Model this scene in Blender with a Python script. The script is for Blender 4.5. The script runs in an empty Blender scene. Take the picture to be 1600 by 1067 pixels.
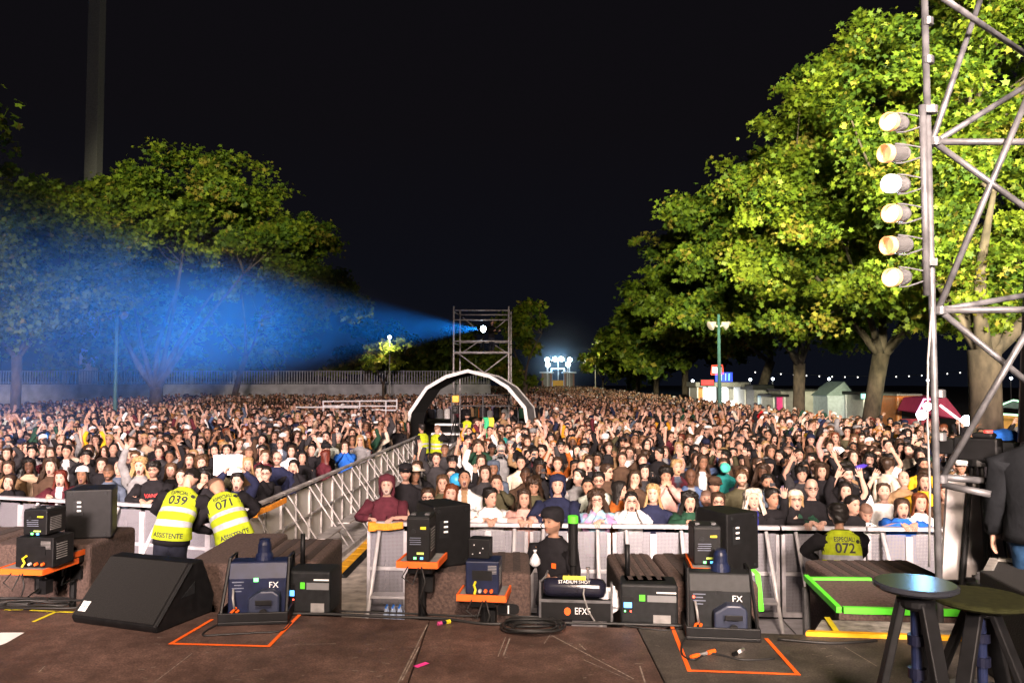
import bpy, math, random
import numpy as np
from mathutils import Vector, Matrix, Euler, Quaternion
R = math.radians
SC = bpy.context.scene
COL = SC.collection
random.seed(5)
RNG = np.random.default_rng(11)

# ------------------------------------------------------------------ camera
F_PX, CX, CY, CAM_H, PITCH = 1250.0, 800.0, 533.5, 3.2, math.atan(56.5 / 1250.0)
cam_data = bpy.data.cameras.new('camera')
cam_data.sensor_width = 36.0
cam_data.lens = 36.0 * F_PX / 1600.0
cam_data.clip_start = 0.05
cam_data.clip_end = 2000.0
cam = bpy.data.objects.new('camera', cam_data)
cam.location = (0, 0, CAM_H)
cam.rotation_euler = (math.pi / 2 + PITCH, 0, 0)
COL.objects.link(cam)
SC.camera = cam

# ------------------------------------------------------------------ night sky
world = bpy.data.worlds.new('World')
SC.world = world
world.use_nodes = True
wn = world.node_tree.nodes
wn['Background'].inputs[0].default_value = (0.0042, 0.0038, 0.0052, 1)
wn['Background'].inputs[1].default_value = 1.0
_tc = wn.new('ShaderNodeTexCoord'); _sx = wn.new('ShaderNodeSeparateXYZ'); _mr = wn.new('ShaderNodeMapRange'); _mx = wn.new('ShaderNodeMix'); _mx.data_type = 'RGBA'
_mr.inputs[1].default_value = -.02; _mr.inputs[2].default_value = .30
_mx.inputs[6].default_value = (.0036, .0046, .0085, 1); _mx.inputs[7].default_value = (.0046, .0040, .0054, 1)
for _a, _b in ((_tc.outputs['Generated'], _sx.inputs[0]), (_sx.outputs[2], _mr.inputs[0]), (_mr.outputs[0], _mx.inputs[0]), (_mx.outputs[2], wn['Background'].inputs[0])): world.node_tree.links.new(_a, _b)
SC.view_settings.view_transform = 'Standard'
SC.view_settings.look = 'None'
SC.view_settings.exposure = 0.0
SC.view_settings.gamma = 1.0
SC.cycles.max_bounces = 4
SC.cycles.diffuse_bounces = 2
SC.cycles.glossy_bounces = 2
SC.cycles.transmission_bounces = 3
SC.cycles.transparent_max_bounces = 10
SC.cycles.volume_bounces = 0
SC.cycles.volume_step_rate = 2.0
SC.cycles.use_denoising = True
SC.cycles.sample_clamp_indirect = 4.0

# ------------------------------------------------------------------ the show lighting
def spot(name, loc, target, watts, color, angle, blend=0.6, size=0.3):
    d = bpy.data.lights.new(name, 'SPOT')
    d.energy = watts; d.color = color; d.spot_size = R(angle); d.spot_blend = blend; d.shadow_soft_size = size
    o = bpy.data.objects.new(name, d)
    o.location = loc
    o.rotation_euler = (Vector(target) - Vector(loc)).to_track_quat('-Z', 'Y').to_euler()
    COL.objects.link(o)
    return o

WARM = (1.0, 0.79, 0.69)
WASH = 150000
for x_, yaw_, pw_ in ((-9.0, -31, .8), (-6.0, -20, 1.05), (-2.5, -8, 1), (2.5, 3, 1), (6.0, 14, .9), (9.0, 25, .42)):
    spot('stage_wash', (x_, -15.0, 10.0), (x_ + 39 * math.tan(R(yaw_)), 24.0, 1.2), WASH * pw_, (1.0, .78, .72) if x_ < 0 else WARM, 23, .6, 2.5)
spot('stage_wash', (0.0, -15.0, 10.5), (1.5, 40.0, 3.0), 20000, (1.0, .75, .64), 20, .8, 1.0)
spot('tree_flood', (11.0, -6.0, 5.5), (14.8, 30.0, 11.5), 200000, (1.0, .97, .60), 36, .95, .8)
spot('tree_flood', (1.0, -7.0, 9.0), (14.6, 34.0, 11.0), 230000, (1.0, .97, .60), 27, .8, .8)  # added fill near the camera axis, evens out dark gaps between leaves
spot('tree_flood', (-4.0, -6.0, 12.0), (-18.5, 48.0, 17.0), 230000, (1.0, .95, .62), 22, .9, .8)
spot('tree_flood', (-9.0, -8.0, 6.0), (-21.5, 37.0, 8.0), 45000, (1.0, .95, .70), 15, .9, .8)
spot('tree_flood', (1.0, -7.0, 9.0), (12.5, 75.0, 9.5), 170000, (1.0, .97, .60), 17, .8, .8)
spot('column_fill', (-4.0, -6.0, 12.0), (-47.6, 90.0, 46.0), 5500, (1.0, .9, .85), 26, .6, .8)  # unseen spot added only to lift the far column out of the dark
spot('deck_light', (0.5, -4.0, 8.5), (0.0, 5.4, 1.6), 9000, (1.0, .76, .60), 80, .8, .8)

# ------------------------------------------------------------------ helpers
def ray(px, py):
    u = (px - CX) / F_PX; v = (CY - py) / F_PX
    c, s = math.cos(PITCH), math.sin(PITCH)
    return Vector((u, c - v * s, s + v * c))
def at(px, py, Y):
    r = ray(px, py); t = Y / r.y
    return Vector((r.x * t, Y, CAM_H + r.z * t))
def atz(px, py, z):
    r = ray(px, py); t = (z - CAM_H) / r.z
    return Vector((r.x * t, r.y * t, z))

def mat(name, color, rough=0.6, metal=0.0, vary=0.12, scale=6.0, bump=0.0, emit=0.0, ecol=None, spec=0.5, col2=None, stretch=None, attr=None, alpha=1.0, trans=0.0):
    m = bpy.data.materials.new(name); m.use_nodes = True
    nt = m.node_tree; b = nt.nodes['Principled BSDF']
    b.inputs['Roughness'].default_value = rough; b.inputs['Metallic'].default_value = metal
    b.inputs['Specular IOR Level'].default_value = spec
    tc = nt.nodes.new('ShaderNodeTexCoord'); mp = nt.nodes.new('ShaderNodeMapping')
    nt.links.new(tc.outputs['Object'], mp.inputs[0])
    if stretch: mp.inputs['Scale'].default_value = stretch
    nz = nt.nodes.new('ShaderNodeTexNoise'); nz.inputs['Scale'].default_value = scale; nz.inputs['Detail'].default_value = 5
    nt.links.new(mp.outputs[0], nz.inputs['Vector'])
    mx = nt.nodes.new('ShaderNodeMix'); mx.data_type = 'RGBA'
    if attr:
        at_ = nt.nodes.new('ShaderNodeAttribute'); at_.attribute_name = attr
        hs = nt.nodes.new('ShaderNodeMix'); hs.data_type = 'RGBA'; hs.blend_type = 'MULTIPLY'; hs.inputs[0].default_value = 1.0
        rp = nt.nodes.new('ShaderNodeMapRange'); rp.inputs[1].default_value = .3; rp.inputs[2].default_value = .7
        rp.inputs[3].default_value = 1 - vary; rp.inputs[4].default_value = 1 + vary
        nt.links.new(nz.outputs[0], rp.inputs[0])
        nt.links.new(at_.outputs['Color'], hs.inputs[6]); nt.links.new(rp.outputs[0], hs.inputs[7])
        out = hs.outputs[2]
    else:
        c2 = col2 if col2 else tuple(min(1, c * (1 + vary * 2)) for c in color)
        c1 = color if col2 else tuple(c * (1 - vary) for c in color)
        mx.inputs[6].default_value = (*c1, 1); mx.inputs[7].default_value = (*c2, 1)
        rp = nt.nodes.new('ShaderNodeMapRange'); rp.inputs[1].default_value = .3; rp.inputs[2].default_value = .7
        nt.links.new(nz.outputs[0], rp.inputs[0]); nt.links.new(rp.outputs[0], mx.inputs[0])
        out = mx.outputs[2]
    nt.links.new(out, b.inputs['Base Color'])
    if bump:
        bp = nt.nodes.new('ShaderNodeBump'); bp.inputs['Strength'].default_value = bump; bp.inputs['Distance'].default_value = .02
        nt.links.new(nz.outputs[0], bp.inputs['Height']); nt.links.new(bp.outputs[0], b.inputs['Normal'])
    if emit:
        b.inputs['Emission Color'].default_value = (*(ecol or color), 1); b.inputs['Emission Strength'].default_value = emit
    if alpha < 1: b.inputs['Alpha'].default_value = alpha
    if trans:
        tr = nt.nodes.new('ShaderNodeBsdfTranslucent'); ms = nt.nodes.new('ShaderNodeMixShader'); ms.inputs[0].default_value = trans
        nt.links.new(out, tr.inputs[0]); nt.links.new(b.outputs[0], ms.inputs[1]); nt.links.new(tr.outputs[0], ms.inputs[2])
        nt.links.new(ms.outputs[0], nt.nodes['Material Output'].inputs[0])
    return m

class MB:
    """collects shapes, then links them as one mesh object"""
    def __init__(s): s.v = []; s.f = []; s.m = []
    def add(s, vs, fs, mi=0):
        o = len(s.v); s.v.extend([tuple(p) for p in vs]); s.f.extend([tuple(i + o for i in f) for f in fs]); s.m.extend([mi] * len(fs)); return s
    def box(s, c, size, rot=None, mi=0, taper=1.0):
        hx, hy, hz = size[0] / 2, size[1] / 2, size[2] / 2
        vs = []
        for z in (-hz, hz):
            k = taper if z > 0 else 1
            vs += [(-hx * k, -hy * k, z), (hx * k, -hy * k, z), (hx * k, hy * k, z), (-hx * k, hy * k, z)]
        M = Euler(rot).to_matrix() if rot else Matrix.Identity(3)
        vs = [M @ Vector(v) + Vector(c) for v in vs]
        return s.add(vs, [(3, 2, 1, 0), (4, 5, 6, 7), (0, 1, 5, 4), (1, 2, 6, 5), (2, 3, 7, 6), (3, 0, 4, 7)], mi)
    def tube(s, pts, r, n=8, mi=0, cap=True):
        pts = [Vector(p) for p in pts]
        rs = r if isinstance(r, (list, tuple)) else [r] * len(pts)
        vs = []; up = None
        for i, p in enumerate(pts):
            t = (pts[min(i + 1, len(pts) - 1)] - pts[max(i - 1, 0)])
            t = t.normalized() if t.length > 1e-9 else Vector((0, 0, 1))
            if up is None: up = t.orthogonal().normalized()
            up = (up - t * up.dot(t)); up = up.normalized() if up.length > 1e-6 else t.orthogonal().normalized()
            w = t.cross(up)
            for k in range(n):
                a = 2 * math.pi * k / n
                vs.append(p + (up * math.cos(a) + w * math.sin(a)) * rs[i])
        fs = []
        for i in range(len(pts) - 1):
            for k in range(n):
                a = i * n + k; b = i * n + (k + 1) % n
                fs.append((a, b, b + n, a + n))
        if cap:
            fs.append(tuple(range(n - 1, -1, -1))); L = (len(pts) - 1) * n; fs.append(tuple(range(L, L + n)))
        return s.add(vs, fs, mi)
    def lathe(s, prof, n=24, c=(0, 0, 0), axis=(0, 0, 1), mi=0, cap=True):
        q = Vector((0, 0, 1)).rotation_difference(Vector(axis)); vs = []; fs = []
        for r, z in prof:
            for k in range(n):
                a = 2 * math.pi * k / n
                vs.append(q @ Vector((r * math.cos(a), r * math.sin(a), z)) + Vector(c))
        for i in range(len(prof) - 1):
            for k in range(n):
                a = i * n + k; b = i * n + (k + 1) % n
                fs.append((a, b, b + n, a + n))
        if cap and prof[0][0] > 1e-6: fs.append(tuple(range(n - 1, -1, -1)))
        if cap and prof[-1][0] > 1e-6: L = (len(prof) - 1) * n; fs.append(tuple(range(L, L + n)))
        return s.add(vs, fs, mi)
    def prism(s, poly, axis_from, axis_to, mi=0):
        """poly: list of 3-d points; extruded along axis_to - axis_from"""
        d = Vector(axis_to) - Vector(axis_from); n = len(poly)
        vs = [Vector(p) for p in poly] + [Vector(p) + d for p in poly]
        fs = [tuple(range(n - 1, -1, -1)), tuple(range(n, 2 * n))] + [(i, (i + 1) % n, (i + 1) % n + n, i + n) for i in range(n)]
        return s.add(vs, fs, mi)
    def build(s, name, mats, parent=None, loc=None, bevel=0.0, smooth=False, seg=2):
        me = bpy.data.meshes.new(name)
        me.from_pydata(s.v, [], s.f); me.validate()
        ms = mats if isinstance(mats, (list, tuple)) else [mats]
        for m in ms: me.materials.append(m)
        if len(ms) > 1 and len(me.polygons) == len(s.m): me.polygons.foreach_set('material_index', s.m)
        if smooth: me.polygons.foreach_set('use_smooth', [True] * len(me.polygons))
        o = bpy.data.objects.new(name, me); COL.objects.link(o)
        if parent: o.parent = parent
        if loc is not None: o.location = loc
        if bevel:
            b = o.modifiers.new('edge', 'BEVEL'); b.width = bevel; b.segments = seg; b.limit_method = 'ANGLE'; b.angle_limit = R(35)
        return o

def tag(o, label=None, cat=None, group=None, kind=None):
    if label: o['label'] = label
    if cat: o['category'] = cat
    if group: o['group'] = group
    if kind: o['kind'] = kind
    return o
def thing(name, loc, label, cat, group=None, rz=0.0, rot=None):
    o = bpy.data.objects.new(name, None); o.empty_display_size = .1; COL.objects.link(o)
    o.location = loc; o.rotation_euler = rot if rot else (0, 0, rz)
    return tag(o, label, cat, group)
def copy_thing(src, loc, rz=None, label=None, rot=None):
    r = src.copy(); COL.objects.link(r); r.location = loc
    if rz is not None: r.rotation_euler = (0, 0, rz)
    if rot is not None: r.rotation_euler = rot
    if label: r['label'] = label
    for ch in list(src.children):
        c = ch.copy(); COL.objects.link(c); c.parent = r
        for g in ch.children:
            d = g.copy(); COL.objects.link(d); d.parent = c
    return r
def smoothstep(x): x = np.clip(x, 0, 1); return x * x * (3 - 2 * x)
def text_mesh(body, size, extrude=0.001, bold=0.0):
    cu = bpy.data.curves.new('lettering', 'FONT'); cu.body = body; cu.size = size; cu.extrude = extrude
    cu.offset = bold; cu.align_x = 'CENTER'; cu.align_y = 'CENTER'; cu.resolution_u = 3
    t = bpy.data.objects.new('lettering', cu); COL.objects.link(t)
    dg = bpy.context.evaluated_depsgraph_get()
    me = bpy.data.meshes.new_from_object(t.evaluated_get(dg))
    bpy.data.objects.remove(t); bpy.data.curves.remove(cu)
    return me
def text(body, size, m, parent, loc, rot=(math.pi / 2, 0, 0), name='lettering', squeeze=1.0, extrude=.001):
    me = text_mesh(body, size, extrude); me.materials.clear(); me.materials.append(m)
    o = bpy.data.objects.new(name, me); COL.objects.link(o); o.parent = parent; o.location = loc; o.rotation_euler = rot; o.scale = (squeeze, 1, 1)
    return o
def np_mesh(name, V, faces, mats, parent=None, color=None, smooth=True, mi=None):
    """V (n,3) array, faces: list of int arrays (m,k); fast mesh"""
    me = bpy.data.meshes.new(name)
    V = np.ascontiguousarray(V, dtype=np.float32)
    faces = [np.asarray(f, dtype=np.int32) for f in faces if len(f)]
    loops = np.concatenate([f.ravel() for f in faces])
    tot = np.concatenate([np.full(len(f), f.shape[1], np.int32) for f in faces])
    start = np.concatenate([[0], np.cumsum(tot)[:-1]]).astype(np.int32)
    me.vertices.add(len(V)); me.vertices.foreach_set('co', V.ravel())
    me.loops.add(len(loops)); me.loops.foreach_set('vertex_index', loops)
    me.polygons.add(len(tot)); me.polygons.foreach_set('loop_start', start); me.polygons.foreach_set('loop_total', tot)
    for m in (mats if isinstance(mats, (list, tuple)) else [mats]): me.materials.append(m)
    if mi is not None: me.polygons.foreach_set('material_index', np.asarray(mi, np.int32))
    if smooth: me.polygons.foreach_set('use_smooth', np.ones(len(tot), bool))
    me.update(calc_edges=True)
    if color is not None:
        a = me.color_attributes.new('Col', 'FLOAT_COLOR', 'POINT')
        c4 = np.ones((len(V), 4), np.float32); c4[:, :3] = color
        a.data.foreach_set('color', c4.ravel())
    o = bpy.data.objects.new(name, me); COL.objects.link(o)
    if parent: o.parent = parent
    return o

# ------------------------------------------------------------------ materials
M = {}
M['black'] = mat('black_plastic', (.006, .006, .0065), .5, spec=.25, vary=.25, scale=20)
M['carpet_black'] = mat('black_grille_cloth', (.005, .005, .005), .9, vary=.4, scale=120, bump=.3)
M['brown'] = mat('brown_carpet', (.064, .041, .034), .95, vary=.35, scale=55, bump=.5)
M['brown_shade'] = mat('brown_carpet_shade', (.036, .024, .021), .95, vary=.3, scale=55, bump=.4)  # darker brown for shadow stripes painted on the subwoofer tops
M['alu'] = mat('brushed_aluminium', (.62, .61, .62), .42, .55, vary=.15, scale=9, stretch=(1, 1, .1))
M['white_alu'] = mat('bright_aluminium_tube', (.78, .77, .79), .4, .25, vary=.08, scale=10)
M['alu_rail'] = mat('barrier_aluminium', (.46, .45, .48), .45, .2, vary=.15, scale=8)
M['steel'] = mat('galvanised_tube', (.095, .095, .10), .45, .35, vary=.35, scale=9)
M['tower_tube'] = mat('weathered_scaffold_tube', (.40, .38, .38), .5, .3, vary=.3, scale=7)
M['chrome'] = mat('polished_can', (.75, .74, .74), .22, .9, vary=.1, scale=8)
M['white'] = mat('white_paint', (.74, .74, .75), .6, vary=.08)
M['orange'] = mat('orange_tape', (.86, .13, .012), .55, vary=.1, emit=0)
M['yellow'] = mat('yellow_tape', (.72, .62, .02), .6, vary=.1)
M['green_tape'] = mat('bright_green_tape', (.10, .72, .03), .55, vary=.08)
M['amber'] = mat('amber_edge_strip', (.85, .40, .01), .5, vary=.15, scale=14)
M['navy'] = mat('navy_plastic', (.007, .011, .034), .42, spec=.3, vary=.25, scale=14)
M['dkgrey'] = mat('dark_grey_case', (.010, .011, .012), .55, spec=.25, vary=.25, scale=25)
M['midgrey'] = mat('mid_grey_metal', (.22, .215, .21), .55, .2, vary=.25, scale=12)
M['concrete'] = mat('concrete', (.30, .29, .27), .9, vary=.25, scale=3, bump=.2)
M['text_white'] = mat('white_lettering', (.80, .80, .80), .6, vary=.02)
M['text_black'] = mat('black_lettering', (.02, .02, .02), .6, vary=.02)
M['red'] = mat('red_print', (.62, .02, .02), .6, vary=.05)
M['silver'] = mat('silver_reflective_band', (.55, .56, .60), .4, .1, vary=.06)
M['hivis'] = mat('high_visibility_yellow', (.66, .80, .03), .75, vary=.1, scale=8, bump=.25)
M['bark'] = mat('plane_tree_bark', (.052, .038, .028), .9, vary=.5, scale=4, bump=.6, stretch=(1, 1, .5))
M['green_post'] = mat('green_painted_post', (.05, .12, .11), .5, vary=.1)
M['led_white'] = mat('lit_white_lamp', (1, 1, 1), emit=14, ecol=(.80, .90, 1.0))
M['led_blue'] = mat('lit_blue_display', (.1, .4, .9), emit=2.5, ecol=(.12, .45, 1.0))
M['led_green'] = mat('lit_green_diode', (.1, .9, .2), emit=3, ecol=(.2, 1, .25))
M['led_red'] = mat('lit_red_diode', (.9, .1, .05), emit=4, ecol=(1, .06, .04))
M['paper'] = mat('white_paper', (.82, .82, .82), .8, vary=.04)
M['cable'] = mat('black_cable_rubber', (.012, .012, .012), .55, vary=.2)
M['pink'] = mat('pink_tape', (.85, .05, .30), .6)
M['bluecap'] = mat('bright_blue_cloth', (.03, .2, .75), .8)
M['plastic_wrap'] = mat('clear_plastic_bag', (.72, .72, .75), .3, vary=.15, scale=16, bump=.5)
# ================================================================== ground and stage deck
g = MB().add([(-160, -40, 0), (160, -40, 0), (160, 320, 0), (-160, 320, 0)], [(0, 1, 2, 3)]).build('ground', mat('asphalt', (.055, .05, .047), .9, vary=.3, scale=1.5, bump=.15))
tag(g, kind='structure')
gp = MB().add([(-11, 4.0, .004), (9, 4.0, .004), (9, 10.4, .004), (-1.95, 10.9, .004), (-1.6, 30, .004), (-3.3, 30, .004), (-4.1, 12.0, .004), (-11, 13.5, .004)], [(0, 1, 2, 3, 4, 5, 6, 7)])
gp = gp.build('pavement', mat('pale_paving', (.42, .38, .33), .9, vary=.3, scale=5, bump=.4)); tag(gp, kind='structure')

def edge_y(x): return 5.30 - .1245 * x
DZ = 1.6
mdeck = mat('stage_floor_rubber', (.060, .036, .029), .55, vary=.3, scale=2.2, bump=.12, col2=(.125, .076, .061), spec=.35)
mdeck2 = mat('stage_floor_black_panel', (.038, .033, .029), .6, vary=.3, scale=3, col2=(.078, .066, .056), spec=.35, bump=.1)
mscr = mat('scuffed_paint', (.20, .165, .14), .8, vary=.4, scale=30)
def wear(m, amount):
    nt = m.node_tree; b = nt.nodes['Principled BSDF']; src = b.inputs['Base Color'].links[0].from_socket
    tc = nt.nodes.new('ShaderNodeTexCoord'); n1 = nt.nodes.new('ShaderNodeTexNoise'); n1.inputs['Scale'].default_value = 85; n1.inputs['Detail'].default_value = 3
    n2 = nt.nodes.new('ShaderNodeTexNoise'); n2.inputs['Scale'].default_value = 9; n2.inputs['Detail'].default_value = 6; n2.inputs['Roughness'].default_value = .7
    nt.links.new(tc.outputs['Object'], n1.inputs['Vector']); nt.links.new(tc.outputs['Object'], n2.inputs['Vector'])
    r1 = nt.nodes.new('ShaderNodeMapRange'); r1.inputs[1].default_value = .35; r1.inputs[2].default_value = .68; r1.inputs[3].default_value = 1 - amount; r1.inputs[4].default_value = 1 + amount; nt.links.new(n1.outputs[0], r1.inputs[0])
    r2 = nt.nodes.new('ShaderNodeMapRange'); r2.inputs[1].default_value = .40; r2.inputs[2].default_value = .72; r2.inputs[3].default_value = .8; r2.inputs[4].default_value = 1.55; nt.links.new(n2.outputs[0], r2.inputs[0])
    mu = nt.nodes.new('ShaderNodeMath'); mu.operation = 'MULTIPLY'; nt.links.new(r1.outputs[0], mu.inputs[0]); nt.links.new(r2.outputs[0], mu.inputs[1])
    mx = nt.nodes.new('ShaderNodeMix'); mx.data_type = 'RGBA'; mx.blend_type = 'MULTIPLY'; mx.inputs[0].default_value = 1; nt.links.new(src, mx.inputs[6]); nt.links.new(mu.outputs[0], mx.inputs[7]); nt.links.new(mx.outputs[2], b.inputs['Base Color'])
wear(mdeck, .35); wear(mdeck2, .4)
def deck_panel(x0, x1, y0, m, name):
    b = MB(); t = DZ
    poly = [(x0, y0, t - .15), (x1, y0, t - .15), (x1, edge_y(x1), t - .15), (x0, edge_y(x0), t - .15)]
    b.prism(poly, (0, 0, t - .15), (0, 0, t))
    return tag(b.build(name, m, bevel=.006), kind='structure')
seam1 = -.72
deck_panel(-9, -.55, -8, mdeck, 'stage_floor')
deck_panel(-.543, .80, -8, mdeck, 'stage_floor')
deck_panel(.807, 8, -8, mdeck2, 'stage_floor')
fas = MB(); fas.prism([(-9, edge_y(-9) - .06, 0), (8, edge_y(8) - .06, 0), (8, edge_y(8) - .02, 0), (-9, edge_y(-9) - .02, 0)], (0, 0, 0), (0, 0, DZ - .155))
tag(fas.build('stage_skirt', M['carpet_black']), 'black cloth skirt hanging under the stage edge', 'skirt')
sc = MB()
def scratch(pa, pb, w=.006):
    a = atz(*pa, DZ + .003); b = atz(*pb, DZ + .003); d = (b - a).normalized(); n = Vector((-d.y, d.x, 0)) * w
    sc.add([a - n, b - n * .6, b + n, a + n * .7], [(0, 1, 2, 3)])
for s_ in (((862, 992), (990, 1060)), ((668, 975), (622, 1066)), ((790, 995), (778, 1025)), ((797, 996), (786, 1024)), ((460, 1006), (525, 1005)),
           ((300, 1020), (240, 1066)), ((912, 1030), (985, 1062)), ((60, 1050), (70, 1040)), ((655, 1010), (628, 1062)), ((905, 1005), (915, 1015)), ((860, 990), (850, 1005)), ((1000, 1040), (1008, 1067)), ((1320, 1010), (1370, 1040))):
    scratch(*s_, w=random.choice((.003, .005)))
for k in range(60):
    x = random.uniform(200, 1340); y = random.uniform(985, 1062); l = random.uniform(4, 16); a_ = random.uniform(-.6, .6)
    scratch((x, y), (x + l * math.cos(a_), y + l * .35 * math.sin(a_)), w=random.choice((.0018, .003)))
tag(sc.build('stage_floor_markings', mscr), kind='structure')

# ================================================================== crowd barriers
perf = bpy.data.materials.new('perforated_sheet'); perf.use_nodes = True
_nt = perf.node_tree; _b = _nt.nodes['Principled BSDF']; _b.inputs['Base Color'].default_value = (.25, .245, .275, 1); _b.inputs['Metallic'].default_value = .3; _b.inputs['Roughness'].default_value = .5
_tc = _nt.nodes.new('ShaderNodeTexCoord'); _ck = _nt.nodes.new('ShaderNodeTexVoronoi'); _ck.inputs['Scale'].default_value = 55; _ck.inputs['Randomness'].default_value = 0
_lt = _nt.nodes.new('ShaderNodeMath'); _lt.operation = 'GREATER_THAN'; _lt.inputs[1].default_value = .33
_nt.links.new(_tc.outputs['Object'], _ck.inputs['Vector']); _nt.links.new(_ck.outputs['Distance'], _lt.inputs[0]); _nt.links.new(_lt.outputs[0], _b.inputs['Alpha'])
perf2 = perf.copy(); perf2.name = 'worn_perforated_sheet'
for n_ in perf2.node_tree.nodes:
    if n_.type == 'BSDF_PRINCIPLED': n_.inputs['Base Color'].default_value = (.80, .77, .72, 1); n_.inputs['Metallic'].default_value = 0
    if n_.type == 'MATH': n_.inputs[1].default_value = .07
M['alu_worn'] = mat('worn_aluminium', (.33, .315, .30), .6, .1, vary=.3, scale=6)
BH = 1.25
def make_barrier(w, label, group, dull=False, braced=True):
    t = thing('crowd_barrier', (0, 0, 0), label, 'barrier', group)
    fm = M['alu_worn'] if dull else M['alu_rail']
    f = MB(); h = w / 2 - .012
    f.box((0, 0, BH - .03), (w - .02, .10, .05)); f.box((0, 0, .09), (2 * h, .05, .06)); f.box((0, -.01, .62), (2 * h - .08, .04, .05))
    for sx in (-1, 1): f.box((sx * (h - .025), 0, .62), (.05, .05, 1.02))
    f.box((0, 0, .62), (.09, .035, 1.0))
    f.build('frame', fm, t, bevel=.006)
    p = MB(); p.box((-h / 2, .015, .62), (h - .07, .003, 1.04)); p.box((h / 2, .015, .62), (h - .07, .003, 1.04))
    p.build('mesh_panel', perf2 if dull else perf, t)
    for sx in ((-1, 1) if braced else ()):
        b = MB(); x = sx * (h - .18)
        b.tube([(x, -.045, BH - .08), (x, -.80, .07)], .015 if dull else .026, 8)
        b.build('brace', fm if dull else M['white_alu'], t, smooth=True)
    if not braced: return t
    s = MB(); s.box((0, -.60, .42), (2 * h - .42, .22, .03)); s.build('step', fm, t, bevel=.004)
    q = MB(); q.box((0, -.44, .03), (2 * h, .86, .02)); q.box((0, -.84, .06), (2 * h, .05, .06)); q.build('foot_plate', fm, t)
    return t
def barrier_line(p0, p1, n, label, group, src=None, dull=False, braced=True):
    p0 = Vector(p0); p1 = Vector(p1); d = (p1 - p0); w = d.length / n; out = None
    ang = math.atan2(d.y, d.x)
    for i in range(n):
        c = p0 + d * ((i + .5) / n)
        if out is None:
            out = make_barrier(w, label, group, dull, braced); out.location = (c.x, c.y, .0); out.rotation_euler = (0, 0, ang)
        else: copy_thing(out, (c.x, c.y, 0), ang)
    return out
PR0, PR1 = (-1.98, 11.0), (5.75, 10.55)
PL0, PL1 = (-9.8, 13.75), (-4.02, 12.05)
PD0, PD1 = (-4.0, 12.15), (-3.15, 27.8)
barrier_line((*PR0, 0), (*PR1, 0), 7, 'bright metal crowd barrier section with mesh panel before the front row beside the stage', 'barriers facing the stage front')
barrier_line((*PL0, 0), (*PL1, 0), 5, 'pale metal crowd barrier section behind the bent security guards and wedge speaker', 'barriers behind the two guards')
barrier_line((*PD0, 0), (*PD1, 0), 10, 'dull grey barrier section with ladder braces along the paved aisle', 'barriers along the paved aisle', dull=True)
barrier_line((-1.62, 27.8, 0), (-1.98, 11.6, 0), 13, 'metal barrier section closing the aisle side of the larger crowd', 'barriers at the edge of the larger crowd', dull=True, braced=False)

# straps wound on the barriers
def strap(pts, label):
    b = MB()
    P = [Vector(p) for p in pts]
    for i in range(len(P) - 1):
        d = P[i + 1] - P[i]; n = Vector((0, 0, 1)); q = d.cross(n).normalized() * .012
        hgt = .045
        b.prism([P[i] - q - n * hgt, P[i + 1] - q - n * hgt, P[i + 1] - q + n * hgt, P[i] - q + n * hgt], (0, 0, 0), q * 2)
    b.box(P[0], (.10, .09, .12), (0, 0, .3))
    o = b.build('barrier_strap', mat('orange_webbing', (.80, .27, .02), .8, vary=.2, scale=40, bump=.3), bevel=.006)
    return tag(o, label, 'strap')
strap([at(398, 802, 12.3), at(422, 793, 12.75), at(447, 781, 13.4)], 'orange ratchet strap stretched along the aisle barrier near guard 071')
strap([at(581, 822, 10.85), at(606, 823, 10.8), at(630, 820, 10.82)], 'orange strap wrapped round barrier end below the maroon hoodie')
# cable ramp in the aisle
A_, B_ = atz(526, 902, .02), atz(579, 849, .02)
d_ = (B_ - A_); n_ = Vector((d_.y, -d_.x, 0)).normalized()
B_ = A_ + d_ * 1.6
cr = MB()
for k in range(9):
    a0 = A_ + (B_ - A_) * (k / 9); a1 = A_ + (B_ - A_) * ((k + .96) / 9)
    cr.prism([a0 - n_ * .16, a0 + n_ * .16, a0 + n_ * .09 + Vector((0, 0, .06)), a0 - n_ * .09 + Vector((0, 0, .06))], a0, a1)
t_ = thing('cable_ramp', (0, 0, 0), 'yellow lidded cable ramp lying along the paved aisle', 'cable ramp')
cr.build('base', M['dkgrey'], t_)
cl = MB()
for k in range(9):
    a0 = A_ + (B_ - A_) * (k / 9); a1 = A_ + (B_ - A_) * ((k + .95) / 9); z = Vector((0, 0, .064))
    cl.prism([a0 - n_ * .088 + z, a0 + n_ * .088 + z, a0 + n_ * .088 + z * 1.15, a0 - n_ * .088 + z * 1.15], a0, a1)
cl.build('lid', M['amber'], t_)

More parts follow.
